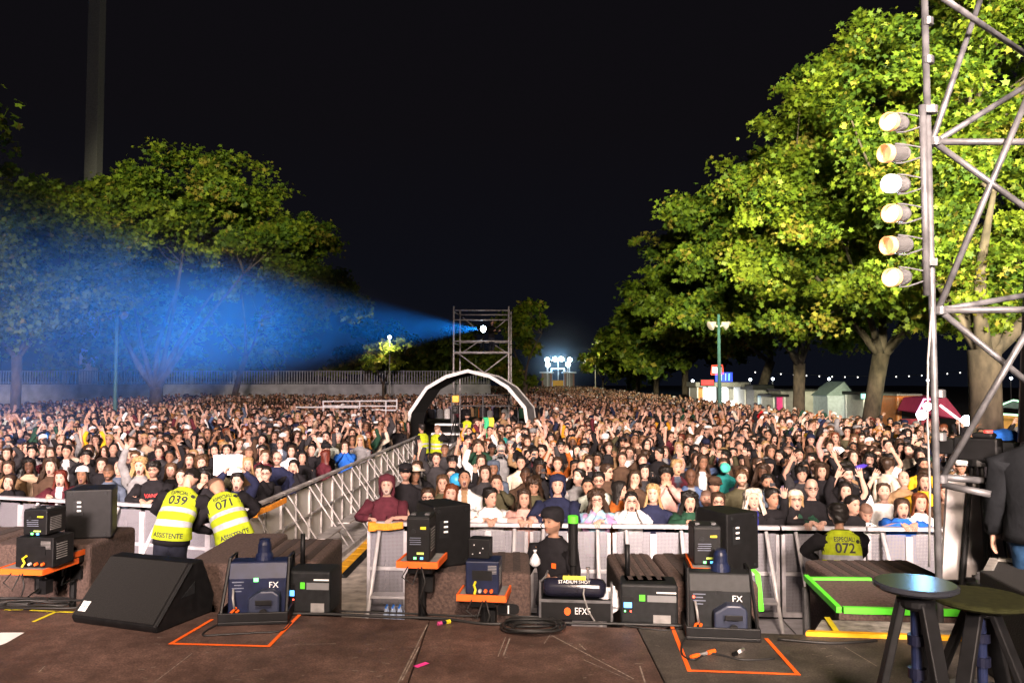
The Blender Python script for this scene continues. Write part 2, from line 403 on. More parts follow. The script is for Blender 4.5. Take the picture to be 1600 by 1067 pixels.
# ================================================================== trees
def leaf_mat(name, c): return mat(name, c, 55e-2, vary=.35, scale=.6, trans=.45, spec=.25)
LEAF = [leaf_mat('plane_leaf', (.105, .155, .014)), leaf_mat('plane_leaf_light', (.165, .205, .018)), leaf_mat('plane_leaf_deep', (.05, .088, .012)), leaf_mat('plane_leaf_yellowing', (.25, .21, .035))]
_a = np.array([90, 120, 150, 195, 225, 270, 315, 345, 30, 60]) * np.pi / 180
_r = np.array([.62, .28, .52, .24, .46, .30, .46, .24, .52, .28])
LOBED = np.stack([np.cos(_a) * _r, np.sin(_a) * _r], 1)
DIAMOND = np.array([(0, .55), (-.34, .05), (0, -.5), (.34, .05)])
def crown(name, ells, n_clump, n_leaf, leaf, parent, base, seed, shape=LOBED, clump_r=1.0, low=-.35, mats=None, probs=(.42, .26, .24, .08)):
    rng = np.random.default_rng(seed)
    w = np.array([e[1][0] * e[1][1] for e in ells]); w = w / w.sum()
    n_leafclump = n_clump; n_clump = max(16, n_clump // 6)
    ei = rng.choice(len(ells), n_clump, p=w)
    C = np.array([e[0] for e in ells])[ei]; S = np.array([e[1] for e in ells])[ei]
    d = rng.normal(size=(n_clump, 3)); d /= np.linalg.norm(d, axis=1)[:, None]
    d[:, 2] = np.where(d[:, 2] < low, -d[:, 2], d[:, 2])
    lump = .86 + .17 * np.sin(d[:, 0] * 5 + seed) * np.cos(d[:, 2] * 6 + seed * 2) + .10 * np.sin(d[:, 1] * 9 + d[:, 2] * 7) + .09 * rng.normal(size=n_clump).clip(-1, 1.6)
    rad = (rng.uniform(.22, 1, n_clump) ** .45) * lump
    cc = C + d * S * rad[:, None]
    # boughs: each carries several leaf clumps, with gaps between neighbouring boughs
    bi = rng.integers(0, n_clump, n_leafclump); bs = clump_r * rng.uniform(.75, 1.7, n_clump)
    o3 = rng.normal(size=(n_leafclump, 3)); o3 /= np.linalg.norm(o3, axis=1)[:, None]; o3 *= (rng.uniform(0, 1, n_leafclump) ** .45)[:, None]
    cc = cc[bi] + o3 * bs[bi][:, None] * np.array([1.15, 1.15, .75]); d = d[bi] * .6 + o3 * .7; d /= np.linalg.norm(d, axis=1)[:, None] + 1e-6
    n_clump = n_leafclump
    cr_ = clump_r * rng.uniform(.35, .85, n_clump)
    li = np.repeat(np.arange(n_clump), np.maximum(8, (n_leaf * rng.uniform(.5, 1.4, n_clump)).astype(int)))
    n = len(li)
    off = rng.normal(size=(n, 3)) * .5
    P = cc[li] + off * cr_[li][:, None] * np.array([1, 1, .62])
    P[:, 2] -= .18 * (off[:, 0] ** 2 + off[:, 1] ** 2) * cr_[li]
    nrm = np.array([0, 0, .55]) + d[li] * .55 + rng.normal(size=(n, 3)) * .55
    nrm /= np.linalg.norm(nrm, axis=1)[:, None]
    u = np.cross(nrm, rng.normal(size=(n, 3))); u /= np.linalg.norm(u, axis=1)[:, None]
    v = np.cross(nrm, u)
    s = leaf * rng.uniform(.6, 1.2, n)
    k = len(shape)
    V = P[:, None, :] + (shape[None, :, 0, None] * u[:, None, :] + shape[None, :, 1, None] * v[:, None, :]) * s[:, None, None]
    V = V - nrm[:, None, :] * (np.abs(shape[None, :, 0, None]) * .35 * s[:, None, None])
    F = np.arange(n * k).reshape(n, k)
    cm = rng.choice(4, n_clump, p=probs)
    mi = np.where(rng.uniform(size=n) < .55, cm[li], rng.choice(4, n, p=probs))
    o = np_mesh(name, V.reshape(-1, 3) - np.array(base), [F], mats or LEAF, parent, smooth=False, mi=mi)
    return o, cc
def limb(b, p0, p1, r0, r1, rng, sag=.12, n=7, seg=9):
    p0 = Vector(p0); p1 = Vector(p1); L = (p1 - p0).length; pts = []; rs = []
    wob = Vector(rng.normal(size=3)) * L * .05
    for i in range(n):
        t = i / (n - 1); p = p0.lerp(p1, t) + wob * math.sin(t * math.pi) + Vector((0, 0, -sag * L * math.sin(t * math.pi) * .4 + sag * L * t * t * .3))
        pts.append(p); rs.append((r0 + (r1 - r0) * t) * (1 + .07 * rng.normal()))
    b.tube(pts, rs, seg); return pts
def tree(base, label, group, trunk_r, fork_h, limbs, ells, n_clump, n_leaf, leaf, seed, shape=LOBED, clump_r=1.0, low=-.35, lean=(0, 0), mats=None, probs=(.42, .26, .24, .08), twigs=30):
    base = Vector(base); rng = np.random.default_rng(seed + 77)
    t = thing('tree', base, label, 'tree', group)
    b = MB()
    fk = Vector((lean[0], lean[1], fork_h))
    b.tube([(0, 0, -.1), (lean[0] * .1, lean[1] * .1, .35), (lean[0] * .35, lean[1] * .35, fork_h * .4), (lean[0] * .7, lean[1] * .7, fork_h * .75), tuple(fk)],
           [trunk_r * 1.45, trunk_r * 1.1, trunk_r * .95, trunk_r * .92, trunk_r * .95], 14)
    ends = []
    for e in limbs:
        e = Vector(e); pts = limb(b, fk - Vector((0, 0, trunk_r * .5)), e, trunk_r * .52, trunk_r * .14, rng); ends += pts[3:]
    o, cc = crown('crown', ells, n_clump, n_leaf, leaf, t, tuple(base), seed, shape, clump_r, low, mats, probs)
    for k in rng.choice(len(cc), min(twigs, len(cc)), replace=False):
        q = Vector(cc[k]) - base; s = min(ends, key=lambda e: (e - q).length)
        if (s - q).length < 9: limb(b, s, q, trunk_r * .13, .02, rng, n=5, seg=5)
    b.build('trunk', M['bark'], t, smooth=True)
    return t
AV = 'plane trees lining the square'
tree((13.7, 23.2, 0), 'nearest plane tree with thick forked trunk beside the television camera crew', AV, .46, 4.0, [(-2.0, 1, 8.0), (2.6, .5, 9), (.8, 2, 11), (-.8, -2.0, 8), (3.5, -1, 8)],
     [((15.4, 23.5, 12.4), (5.2, 6, 6.0)), ((18.5, 23.5, 10.5), (5, 6, 6)), ((13.2, 22.4, 8.2), (3.6, 3.6, 3.2)), ((16.5, 22, 17), (4.4, 5, 4)), ((12.9, 22.2, 5.4), (1.5, 1.6, 1.2)), ((18, 22, 7), (3.5, 3.5, 2.5)), ((11.6, 23, 11.0), (2.4, 3, 2.6))], 700, 160, .215, 3, low=-.8)
tree((14.9, 33.8, 0), 'broad plane tree with bright lit leaves and leaning trunk by the white tent', AV, .36, 4.2, [(-3, 0, 8.5), (3.0, 1, 8.5), (.5, 2, 11), (-1.5, -2.0, 8), (4.0, -1, 7.4)],
     [((14.3, 33.2, 10.2), (6.5, 6.2, 5.4)), ((16.4, 33.5, 12.8), (5.3, 6, 5.0)), ((12.1, 31.8, 7.8), (4.2, 4.2, 3.0)), ((14.0, 32.5, 15.0), (3.0, 4, 2.8)), ((15.0, 32.2, 6.5), (5.8, 4.5, 2.1)), ((11.6, 31.5, 10.0), (3.2, 3.2, 2.6))], 800, 150, .25, 8, lean=(.7, 0), low=-.75, probs=(.40, .38, .12, .10))
tree((15.7, 44.0, 0), 'plane tree with twin grey limbs in front of the pale container wall', AV, .34, 4.0, [(-3.5, 0, 9), (2.4, 1, 8.5), (0, 2, 11), (-2, -2, 8)],
     [((13.6, 43.5, 9.8), (5.8, 6, 4.9)), ((16.5, 44, 10.5), (5, 6, 5)), ((12.5, 42.5, 13.2), (3.6, 4, 3)), ((13.8, 42.5, 6.6), (5.8, 5, 2.0))], 560, 110, .32, 13, lean=(.1, 0), low=-.75)
tree((17.3, 57.5, 0), 'plane tree leaning over the kiosk with the neon signs', AV, .34, 4.4, [(-3.5, 0, 9), (3, 1, 9), (0, 2, 12)],
     [((14.8, 57, 10.6), (6.4, 6, 5.8)), ((17.5, 57, 12), (6, 6, 5)), ((14.6, 56, 7.0), (6.2, 5, 2.3))], 560, 95, .38, 17, lean=(1.3, 0), low=-.8)
FAR = [((16.0, 74, 0), 'dark plane tree behind the neon kiosk, fourth along its row', 6.8, 13.0), ((16.2, 90, 0), 'dark tree between the neon kiosk and the floodlit gate', 6.4, 12.4),
       ((17.0, 108, 0), 'far dark tree nearest the gate on the kiosk row', 6.4, 12.6), ((18.6, 128, 0), 'small far tree just beside the floodlit gate kiosks', 6.2, 11.0)]
for i, (bp, lb, rr, hh) in enumerate(FAR):
    tree(bp, lb, AV, .32, 4.2, [(-3, 0, 8), (3, 1, 8), (0, 2, 11)], [((bp[0], bp[1], hh - 5.4), (rr, rr, 5.4)), ((bp[0] + 1, bp[1], hh - 4), (rr * .7, rr * .7, 4.6)), ((bp[0] - 1, bp[1] - 1, 5.6), (rr * .95, rr * .8, 1.9))], 360, 65, .62, 30 + i, DIAMOND, 1.25, -.6, twigs=8)
# the other side of the square
tree((-22.2, 50, 0), 'tall plane tree with three pale limbs standing in blue light', AV, .42, 2.6, [(-1.5, 0, 7.6), (.9, 1, 8.8), (3.6, -.4, 8.2), (5.0, 1, 9.5), (-4, 1, 10.5), (1, 2, 13)],
     [((-23.0, 51, 12.4), (5.6, 5.5, 3.6)), ((-18.3, 50.5, 12.6), (5.2, 5.5, 4.2)), ((-14.6, 51, 10.5), (3.6, 4, 4.0)), ((-25.5, 51.5, 13.6), (4.2, 4.5, 2.7)), ((-19.6, 50, 14.6), (3.0, 3.5, 2.4)), ((-12.8, 51.5, 8.2), (2.3, 3, 2.6)), ((-26.5, 51, 11.5), (4, 4, 3))], 820, 105, .34, 41, low=-.45)
tree((-22.9, 37, 0), 'pale lit tree behind the left lamp post with slim trunk', AV, .24, 4.2, [(-2, 0, 7.5), (2.2, 0, 7.5), (0, 1, 9)],
     [((-21.8, 37.0, 8.6), (4.4, 4.4, 3.6)), ((-19.2, 36.5, 6.9), (2.2, 2.6, 1.9)), ((-23.5, 36.5, 6.0), (3.0, 3.2, 1.8))], 300, 110, .28, 47, low=-.7)
tree((-18.6, 20.5, 0), 'bright leafy branches of a tree reaching in above the crowd edge', AV, .34, 5.5, [(-2, 0, 9), (2.4, 0, 10.5), (0, 1, 12)],
     [((-19.4, 20.5, 12.4), (4.0, 4.6, 2.5)), ] + [((-14.95, 20.5, 9.7), (1.0, 1.2, .8))] * 7, 90, 75, .30, 51, low=-.5, probs=(.3, .45, .1, .15))
tree((-23.2, 66, 0), 'thin leaning tree between the blue lit plane tree and the fence', AV, .26, 5.0, [(2.4, 0, 8), (-2, 0, 9), (0, 2, 11)],
     [((-20.6, 66.5, 10.6), (5.8, 5, 4.4)), ((-16.0, 66.5, 8.4), (3.6, 4, 3.4))], 170, 60, .55, 55, DIAMOND, 1.1, lean=(1.2, 0))
DKM = 'dark tree standing behind the white boundary wall'
for i, (x, y, r_, h_, lb) in enumerate(((-60, 84, 7, 13, 'dark tree behind the wall nearest the tall column'), (-49, 90, 7.5, 13.5, 'dark broad tree behind the wall under the tall column'),
        (-38, 86, 6.5, 12.5, 'dark tree behind the fence between column and blue lit tree'), (-27, 90, 7, 12, 'dark tree behind the fence and the three pale limbs'), (-16, 88, 5.4, 9.4, 'low dark tree behind the fence beside the small lamp lit tree'), (-9.5, 92, 4.6, 8.2, 'dark bushy tree behind the arch tent and scaffold tower'))):
    tree((x, y, 0), lb, 'trees behind the boundary wall', .3, 3.6, [(-2, 0, 7), (2, 1, 7)], [((x, y, h_ - r_ * .72), (r_, r_ * .8, r_ * .72)), ((x + 1.5, y - 1, h_ * .45), (r_ * .8, r_ * .7, h_ * .25))], 120, 55, .72, 60 + i, DIAMOND, 1.25, -.8, twigs=6)
tree((-11.4, 71, 0), 'small round tree lit yellow by the street lamp above it', AV, .14, 2.6, [(-1, 0, 4.5), (1, 0, 4.5)], [((-11.4, 71, 5.2), (2.7, 2.4, 1.35))], 60, 60, .34, 71, DIAMOND, .7, -.9, probs=(.3, .5, .1, .1))
tree((1.2, 72, 0), 'green tree showing past the legs of the scaffold tower', AV, .25, 3, [(-1.5, 0, 7), (1.5, 0, 7)], [((.4, 72, 5.8), (3.0, 3, 4.4)), ((1.0, 72, 8.0), (1.9, 2, 2.4))], 110, 60, .5, 73, DIAMOND, .95, -.9)
tree((-4.5, 78, 0), 'dark green tree framed by the scaffold tower legs', AV, .25, 3, [(-1.5, 0, 6), (1.5, 0, 6)], [((-4.8, 78, 5.4), (2.8, 3, 3.2))], 70, 60, .55, 74, DIAMOND, .95, -.9)
tree((13.4, 118, 0), 'small tree lit yellow by a lamp near the far gate', AV, .16, 3, [(-1, 0, 5), (1, 0, 5)], [((13.4, 116, 6.2), (2.1, 2.1, 3.0))], 50, 60, .5, 75, DIAMOND, .8, -.9, probs=(.3, .5, .1, .1))

# ================================================================== boundary wall with fence, tall column
t = thing('boundary_wall', (-34, 75, 0), 'white boundary wall with grey railing fence along its top', 'wall')
b = MB(); b.box((0, 0, 1.3), (64, .3, 2.6)); b.build('wall', mat('white_render', (.36, .37, .39), .85, vary=.2, scale=1.2), t)
b = MB()
for i in range(256): b.box((-32 + i * .25 + .12, 0, 3.25), (.09, .04, 1.2))
b.box((0, .04, 3.8), (64, .05, .06)); b.box((0, .04, 2.75), (64, .05, .06))
for i in range(17): b.box((-31.9 + i * 3.98, .08, 3.25), (.14, .12, 1.28))
b.build('railing_slats', mat('grey_railing', (.30, .31, .33), .6, vary=.2), t)
t = thing('stone_column', (-47.6, 90, 0), 'tall slim grey column rising into the night sky behind the trees', 'column')
b = MB(); b.box((0, 0, 30), (1.45, 1.45, 60), taper=.94); b.build('shaft', mat('pale_column_stone', (.6, .58, .56), .8), t, bevel=.08)
b = MB(); b.box((0, 0, .6), (3.2, 3.2, 1.2)); b.build('plinth', M['concrete'], t, bevel=.05)

# ================================================================== front-of-house: scaffold tower, follow spot, arch tent
def P(px, py, Y): return at(px, py, Y)
t = thing('scaffold_tower', (-1.5, 42, 0), 'grey scaffold tower behind the arch tent carrying the blue follow spot', 'scaffold')
base = Vector((-1.5, 42, 0))
def pipe(parent, base, a, b_, r, name, m=None, n=7):
    q = MB(); q.tube([Vector(a) - base, Vector(b_) - base], r, n); return q.build(name, m or (M['tower_tube'] if base.y > 30 else M['steel']), parent, smooth=True)
xl, xr = P(709, 480, 40.8), P(795, 480, 40.8); xl2, xr2 = P(719, 488, 43.4), P(798.5, 488, 43.4)
for p in (xl, xr, xl2, xr2): pipe(t, base, (p.x, p.y, 0), (p.x, p.y, p.z + .05), .045, 'standard')
def lvl(y, Y=40.8): return P(750, y, Y).z
for (y, Y, a, c) in ((485, 40.8, xl, xr), (500, 40.8, xl, xr), (533, 40.8, xl, xr), (551.5, 40.8, xl, xr), (492, 43.4, xl2, xr2), (535, 43.4, xl2, xr2), (552, 43.4, xl2, xr2)):
    z = lvl(y, Y); pipe(t, base, (a.x, a.y, z), (c.x, c.y, z), .036, 'ledger')
for a, c in ((xl, xl2), (xr, xr2)):
    for y in (487, 536, 552): z = lvl(y); pipe(t, base, (a.x, a.y, z), (c.x, c.y, z), .034, 'ledger')
z0, z1, z2 = lvl(490), lvl(551), lvl(582); mx = (xl.x + xr.x) / 2
for a, b_ in (((xl.x + .3, 43.4, z0), (mx - .25, 43.4, lvl(512))), ((xr.x, 43.4, z0), (mx + .55, 43.4, lvl(512))), ((xl2.x, 43.4, z1), (mx, 43.4, lvl(525))), ((xr.x, 43.4, z1), (mx + .6, 43.4, lvl(535))),
              ((xl2.x + .1, 40.8, z1 - .05), (mx + .15, 40.8, z2)), ((xr.x, 40.8, z1 - .05), (mx + .15, 40.8, z2))): pipe(t, base, a, b_, .03, 'brace')
q = MB(); q.box(Vector((mx, 42.1, lvl(551.5) + .05)) - base, (xr.x - xl.x - .1, 2.5, .05)); q.build('platform', M['midgrey'], t)
# follow spot
fp = P(755, 514, 40.9); tgt = Vector((-13.4, 18.5, 4.5)); fd = (tgt - fp).normalized(); hd = Vector((fd.x, fd.y, 0)).normalized()
t = thing('follow_spot', (fp.x, fp.y + .0, lvl(551.5) + .08), 'follow spot lamp glowing white blue on the scaffold tower', 'spotlight')
loc0 = t.location.copy()
b = MB(); b.lathe([(.001, -.85), (.16, -.8), (.16, -.25), (.20, -.2), (.20, 0), (.17, 0)], 18, fp - loc0, fd, cap=False); b.build('lamp_body', M['black'], t, smooth=False)
b = MB(); b.lathe([(.0001, .06), (.08, .045), (.14, .02), (.165, .004)], 18, fp - loc0, fd)
b.build('lens', mat('lit_followspot_lens', (1, 1, 1), emit=60, ecol=(.62, .83, 1.0)), t, smooth=True)
b = MB(); b.tube([(0, .25, 0), (-.0, .25, fp.z - loc0.z - .25)], .035, 8)
for a in (0, 2.1, 4.2): b.tube([(0, .25, .55), (.45 * math.cos(a), .25 + .45 * math.sin(a), .02)], .02, 6)
b.build('stand', M['black'], t)
bl = spot('beam_lamp', fp + fd * .30, tgt, 1, (.006, .27, 1.0), 17.0, 1.0, .06); BEAM = bl
bl.data.energy = 780000
# arch tent
pts = [(641, 644), (667, 606), (697, 588.5), (731, 579.5), (765, 588), (793, 605), (820, 637)]
fr = [P(x, y, 35.6) for x, y in pts]; fr = [Vector((fr[0].x - .25, 35.6, 0))] + fr + [Vector((fr[-1].x + .25, 35.6, 0))]
bk = [p + Vector((.42, 1.7, -.04 if p.z > .3 else 0)) for p in fr]
base = Vector(((fr[0].x + fr[-1].x) / 2, 37, 0))
t = thing('arch_tent', base, 'arched tent with white rim roofing the mixing position', 'tent')
def poly_beam(ps, w, name, m):
    b = MB(); n = len(ps); c = Vector((base.x, ps[0].y, .5)); vs = []
    for p in ps:
        r = (p - c).normalized()
        for dy, k in ((-.12, -w), (.12, -w), (.12, w), (-.12, w)): vs.append(p + r * k + Vector((0, dy, 0)) - base)
    fs = [(i * 4 + k, i * 4 + (k + 1) % 4, i * 4 + 4 + (k + 1) % 4, i * 4 + 4 + k) for i in range(n - 1) for k in range(4)] + [(3, 2, 1, 0), tuple(range(4 * n - 4, 4 * n))]
    return b.add(vs, fs).build(name, m, t)
poly_beam(fr, .075, 'front_rim', M['white']); poly_beam(bk, .06, 'back_rim', M['midgrey'])
for off, nm, m in ((.0, 'outer_cover', mat('grey_tent_cover', (.16, .16, .17), .45, vary=.3, scale=3, bump=.3)), (-.07, 'inner_lining', M['carpet_black'])):
    b = MB(); vs = []
    for a, c in zip(fr, bk):
        ctr = Vector((base.x, 37, .5)); ra = (a - Vector((base.x, a.y, .5))).normalized()
        vs += [a + ra * off + Vector((0, .13, 0)) - base, c + ra * off + Vector((0, -.13, 0)) - base]
    b.add(vs, [(2 * i, 2 * i + 1, 2 * i + 3, 2 * i + 2) for i in range(len(fr) - 1)]).build(nm, m, t)
# mixing platform, camera tripod, boxes under the arch
t = thing('mixing_riser', (-2.1, 32.5, 0), 'white stepped riser under the arch tent behind the guards', 'riser')
for k, (w, z, y) in enumerate(((2.6, .5, 0), (2.4, .9, .55), (2.2, 1.25, 1.1))):
    b = MB(); b.box((0, y, z), (w, .55, .07)); b.build('step', M['white'], t)
b = MB()
for sx in (-1.1, -.4, .4, 1.1):
    b.tube([(sx, -.2, 0), (sx, -.2, .48)], .03, 6); b.tube([(sx * .9, 1.3, 0), (sx * .9, 1.3, 1.22)], .03, 6)
b.build('leg_frame', M['steel'], t)
cp = P(712, 640, 31); gz = .0
t = thing('tripod_camera', (cp.x, 31, 0), 'dark video camera on tripod beside the guard under the arch', 'camera')
b = MB(); b.box((0, 0, cp.z), (.22, .5, .3)); b.box((0, -.35, cp.z), (.15, .22, .17)); b.build('camera_body', M['black'], t, bevel=.02)
b = MB()
for a in (.5, 2.6, 4.7): b.tube([(0, 0, cp.z - .2), (.5 * math.cos(a), .5 * math.sin(a), .02)], .025, 6)
b.build('tripod', M['black'], t)
yp = P(712, 623, 33.5)
t = thing('effects_lamp', yp, 'small yellow boxed lamp hanging under the arch tent', 'lamp')
b = MB(); b.box((0, 0, 0), (.28, .2, .28)); b.build('housing', M['amber'], t, bevel=.02)
b = MB(); b.tube([(0, 0, .14), (0, .2, P(712, 600, 33.5).z - yp.z)], .02, 6); b.build('hanging_bracket', M['black'], t)
t = thing('cross_rail', (-1.4, 38.6, 0), 'thin grey rail crossing beneath the arch tent', 'railing')
for zz in (P(720, 617, 38.6).z, P(720, 634, 38.6).z):
    b = MB(); b.tube([(-1.5, 0, zz), (1.7, 0, zz)], .035, 6); b.build('rail', M['steel'], t)
b = MB()
for x in (-1.5, 0, 1.7): b.tube([(x, 0, 0), (x, 0, P(720, 617, 38.6).z)], .035, 6)
b.build('post', M['steel'], t)
# viewing platform railings in the left crowd
t = thing('platform_railing', (-9, 37.5, 0), 'white tubular railing of the raised viewing platform in the crowd', 'railing')
def rr(a, b_, y=37.5, nm='rail'):
    A = P(*a, y); B = P(*b_, y); q = MB(); q.tube([A - Vector((-9, 37.5, 0)), B - Vector((-9, 37.5, 0))], .035, 6); q.build(nm, M['white_alu'], t)
rr((505, 627, ), (620, 626)); rr((462, 636), (560, 636.5)); rr((505, 634), (620, 634.5)); rr((560, 640), (625, 641))
for x in (505, 562, 603, 620): rr((x, 623 if x in (620,) else 626), (x, 668), nm='post')

# ================================================================== lamp posts
def lamp_post(px, py, Y, label):
    top = at(px, py, Y)
    t = thing('lamp_post', (top.x, Y, 0), label, 'lamp post', 'green lamp posts in the crowd')
    b = MB(); b.tube([(0, 0, 0), (0, 0, 1.2), (0, 0, 1.25), (0, 0, top.z + .5)], [.14, .13, .10, .065], 10); b.build('post', M['green_post'], t, smooth=True)
    for s in (-1, 1):
        b = MB(); b.tube([(0, 0, top.z - .1), (s * .22, 0, top.z + .02)], .035, 6)
        b.lathe([(.05, .0), (.24, .32), (.20, .36), (.05, .37)], 12, (s * .14, 0, top.z + .12), (s * .9, -.25, -.55)); b.build('lamp_head', mat('lamp_glass', (.42, .36, .34), .4), t)
    return t
lamp_post(183, 492, 40, 'green lamp post with twin heads standing in the blue smoke')
lamp_post(1123, 508, 37, 'green lamp post with twin heads in front of the neon kiosk')
def street_lamp(px, py, Y, label, s=.14):
    top = at(px, py, Y)
    t = thing('street_lamp', (top.x, Y, 0), label, 'street lamp', 'lit street lamps beyond the square')
    b = MB(); b.tube([(0, 0, 0), (0, 0, top.z + .1)], .06, 6); b.build('post', M['midgrey'], t)
    b = MB(); b.lathe([(.01, -s), (s, -s * .4), (s, s * .5), (.02, s)], 10, (0, -.1, top.z)); b.build('lamp_head', M['led_white'], t)
for px, py, lb in ((1207, 592, 'lit street lamp beside the twin limbed tree'), (1295, 592, 'lit street lamp above the green gabled tent'), (1362, 593, 'lit street lamp left of the orange van roof'), (1449, 594, 'lit street lamp seen beside the scaffold pole'), (1579, 591, 'lit street lamp beyond the nearest trunk'),
                   (609, 527, 'lit lamp above the small yellow lit tree'), (930, 551, 'lit lamp left of the small tree by the far gate'), (1172, 593, 'lit lamp at the roof end of the neon kiosk'), (1082, 595, 'lit lamp behind the red sign of the neon kiosk')):
    street_lamp(px, py, 95 if px > 1000 else 70 if px < 700 else 116, lb, .16)
lt = bpy.data.lights.new('small_tree_lamp', 'POINT'); lt.energy = 900; lt.color = (1, .9, .55); lt.shadow_soft_size = .2
lo = bpy.data.objects.new('small_tree_lamp', lt); lo.location = at(607, 533, 69.0); COL.objects.link(lo)
lt = bpy.data.lights.new('gate_tree_lamp', 'POINT'); lt.energy = 2000; lt.color = (1, .92, .55); lt.shadow_soft_size = .2
lo = bpy.data.objects.new('gate_tree_lamp', lt); lo.location = at(938, 556, 112.5); COL.objects.link(lo)
# string of bulbs
A = at(1180, 580, 62); B = at(1560, 575, 62)
t = thing('string_light', (A.x, 62, A.z), 'string of small white bulbs hung across behind the trunks', 'string lights')
cpts = []
for i in range(20):
    k = i / 19; p = A.lerp(B, k); p.z -= .5 * math.sin(k * math.pi); cpts.append(p - A)
b = MB(); b.tube(cpts, .012, 5); b.build('wire', M['cable'], t)
for p in cpts:
    b = MB(); b.lathe([(.01, -.06), (.048, -.03), (.045, .03), (.01, .06)], 8, p + Vector((0, 0, -.08))); b.build('bulb', mat('lit_bulb', (1, 1, 1), emit=2.2, ecol=(1, .95, .9)) if 'lit_bulb' not in bpy.data.materials else bpy.data.materials['lit_bulb'], t)

# ================================================================== far gate with floodlights
gb = at(872, 600, 150); gx = gb.x
mw = M['white']
for s, px, lb in ((-1, 854, 'flat roofed white gate kiosk under the cluster of floodlights nearer the scaffold'), (1, 889, 'flat roofed white gate kiosk on the tree side of the yellow board')):
    p = at(px, 582, 150)
    t = thing('gate_kiosk', (p.x, 150, 0), lb, 'kiosk', 'gate kiosks')
    b = MB(); b.box((0, 0, p.z), (2.6, 2.4, .3)); b.build('roof', mw, t, bevel=.05)
    for sx in (-.8, .8):
        b = MB(); b.box((sx, -.8, p.z / 2 - .1), (.3, .3, p.z - .25)); b.build('pillar', mat('brick_pillar', (.36, .18, .13), .9), t)
    b = MB(); b.box((0, .4, p.z * .55), (1.5, 1.2, p.z * .8)); b.build('booth', M['midgrey'], t)
t = thing('gate_portal', (gx, 150.5, 0), 'white portal frame between the two gate kiosks', 'gate')
zt = at(872, 575, 150.5).z
for s in (-1.2, 1.2):
    b = MB(); b.box((s, 0, zt / 2), (.25, .25, zt)); b.build('post', mw, t)
b = MB(); b.box((0, 0, zt - .1), (2.15, .25, .25)); b.build('lintel', mw, t)
p = at(872, 597, 149)
t = thing('yellow_board', (p.x, 149, 0), 'yellow board standing below the far gate portal', 'board')
b = MB(); b.box((0, 0, 1.9), (2.0, .08, 1.6)); b.build('panel', M['amber'], t)
b = MB(); b.tube([(-.8, 0, 0), (-.8, 0, 1.2)], .05, 6); b.tube([(.8, 0, 0), (.8, 0, 1.2)], .05, 6); b.build('post', M['midgrey'], t)
def flood_mast(px, pys, Y, label, n, sp):
    p = at(px, pys, Y)
    t = thing('floodlight_mast', (p.x, Y, 0), label, 'floodlight', 'floodlights at the far gate')
    b = MB(); b.tube([(0, 0, 0), (0, 0, p.z)], .09, 6); b.tube([(-sp, 0, p.z - .3), (sp, 0, p.z - .3)], .06, 6); b.build('mast', M['white_alu'], t)
    for i in range(n):
        x = (i - (n - 1) / 2) * sp if n > 1 else 0
        b = MB(); b.lathe([(.02, .3), (.38, .1), (.42, -.1), (.3, -.16), (.02, -.2)], 12, (x, -.3, p.z + (.0 if n > 1 else 0)), (0, 1, .15)); b.build('lamp', M['flood'], t)
M['flood'] = mat('lit_floodlight', (1, 1, 1), emit=40, ecol=(.66, .86, 1.0))
flood_mast(872, 561, 149.5, 'floodlight mast standing in the middle of the far gate', 2, 1.25)
flood_mast(855, 562, 149.2, 'floodlight over the kiosk nearer the scaffold', 1, .3)
flood_mast(856, 570, 148.8, 'lower floodlight over the kiosk nearer the scaffold', 1, .2)
flood_mast(890, 562, 149.2, 'high floodlight over the kiosk on the tree side', 1, .3)
flood_mast(887, 569, 148.8, 'lower floodlight over the kiosk on the tree side', 1, .2)
lt = bpy.data.lights.new('gate_floodlight', 'SPOT'); lt.spot_size = R(150); lt.spot_blend = .6; lt.energy = 9000; lt.color = (.22, .58, 1.0); lt.shadow_soft_size = .5
lo = bpy.data.objects.new('gate_floodlight', lt); lo.location = at(872, 554, 149.5); lo.rotation_euler = (R(62), 0, 0); COL.objects.link(lo)
glare_haze = bpy.data.materials.new('gate_glare_haze'); glare_haze.use_nodes = True
nt = glare_haze.node_tree; nt.nodes.remove(nt.nodes['Principled BSDF']); vp = nt.nodes.new('ShaderNodeVolumePrincipled'); vp.inputs['Color'].default_value = (.95, .97, 1, 1)
tc = nt.nodes.new('ShaderNodeTexCoord'); vl = nt.nodes.new('ShaderNodeVectorMath'); vl.operation = 'LENGTH'; vs_ = nt.nodes.new('ShaderNodeVectorMath'); vs_.operation = 'SUBTRACT'; vs_.inputs[1].default_value = (at(872, 560, 150).x, 149, 7)
nt.links.new(tc.outputs['Object'], vs_.inputs[0]); nt.links.new(vs_.outputs[0], vl.inputs[0]); mr = nt.nodes.new('ShaderNodeMapRange'); mr.interpolation_type = 'SMOOTHERSTEP'; mr.inputs[1].default_value = 0; mr.inputs[2].default_value = 11; mr.inputs[3].default_value = .012; mr.inputs[4].default_value = 0
nt.links.new(vl.outputs['Value'], mr.inputs[0]); nt.links.new(mr.outputs[0], vp.inputs['Density'])
nt.links.new(vp.outputs[0], nt.nodes['Material Output'].inputs['Volume'])
b = MB(); b.lathe([(.1, .5), (7, 2), (12, 7), (11, 12), (7, 16), (.1, 18)], 20, (at(872, 560, 150).x, 150, 0))
tag(b.build('glare_haze', glare_haze), kind='stuff')  # volume added so the gate floodlights glow, in place of lens glare

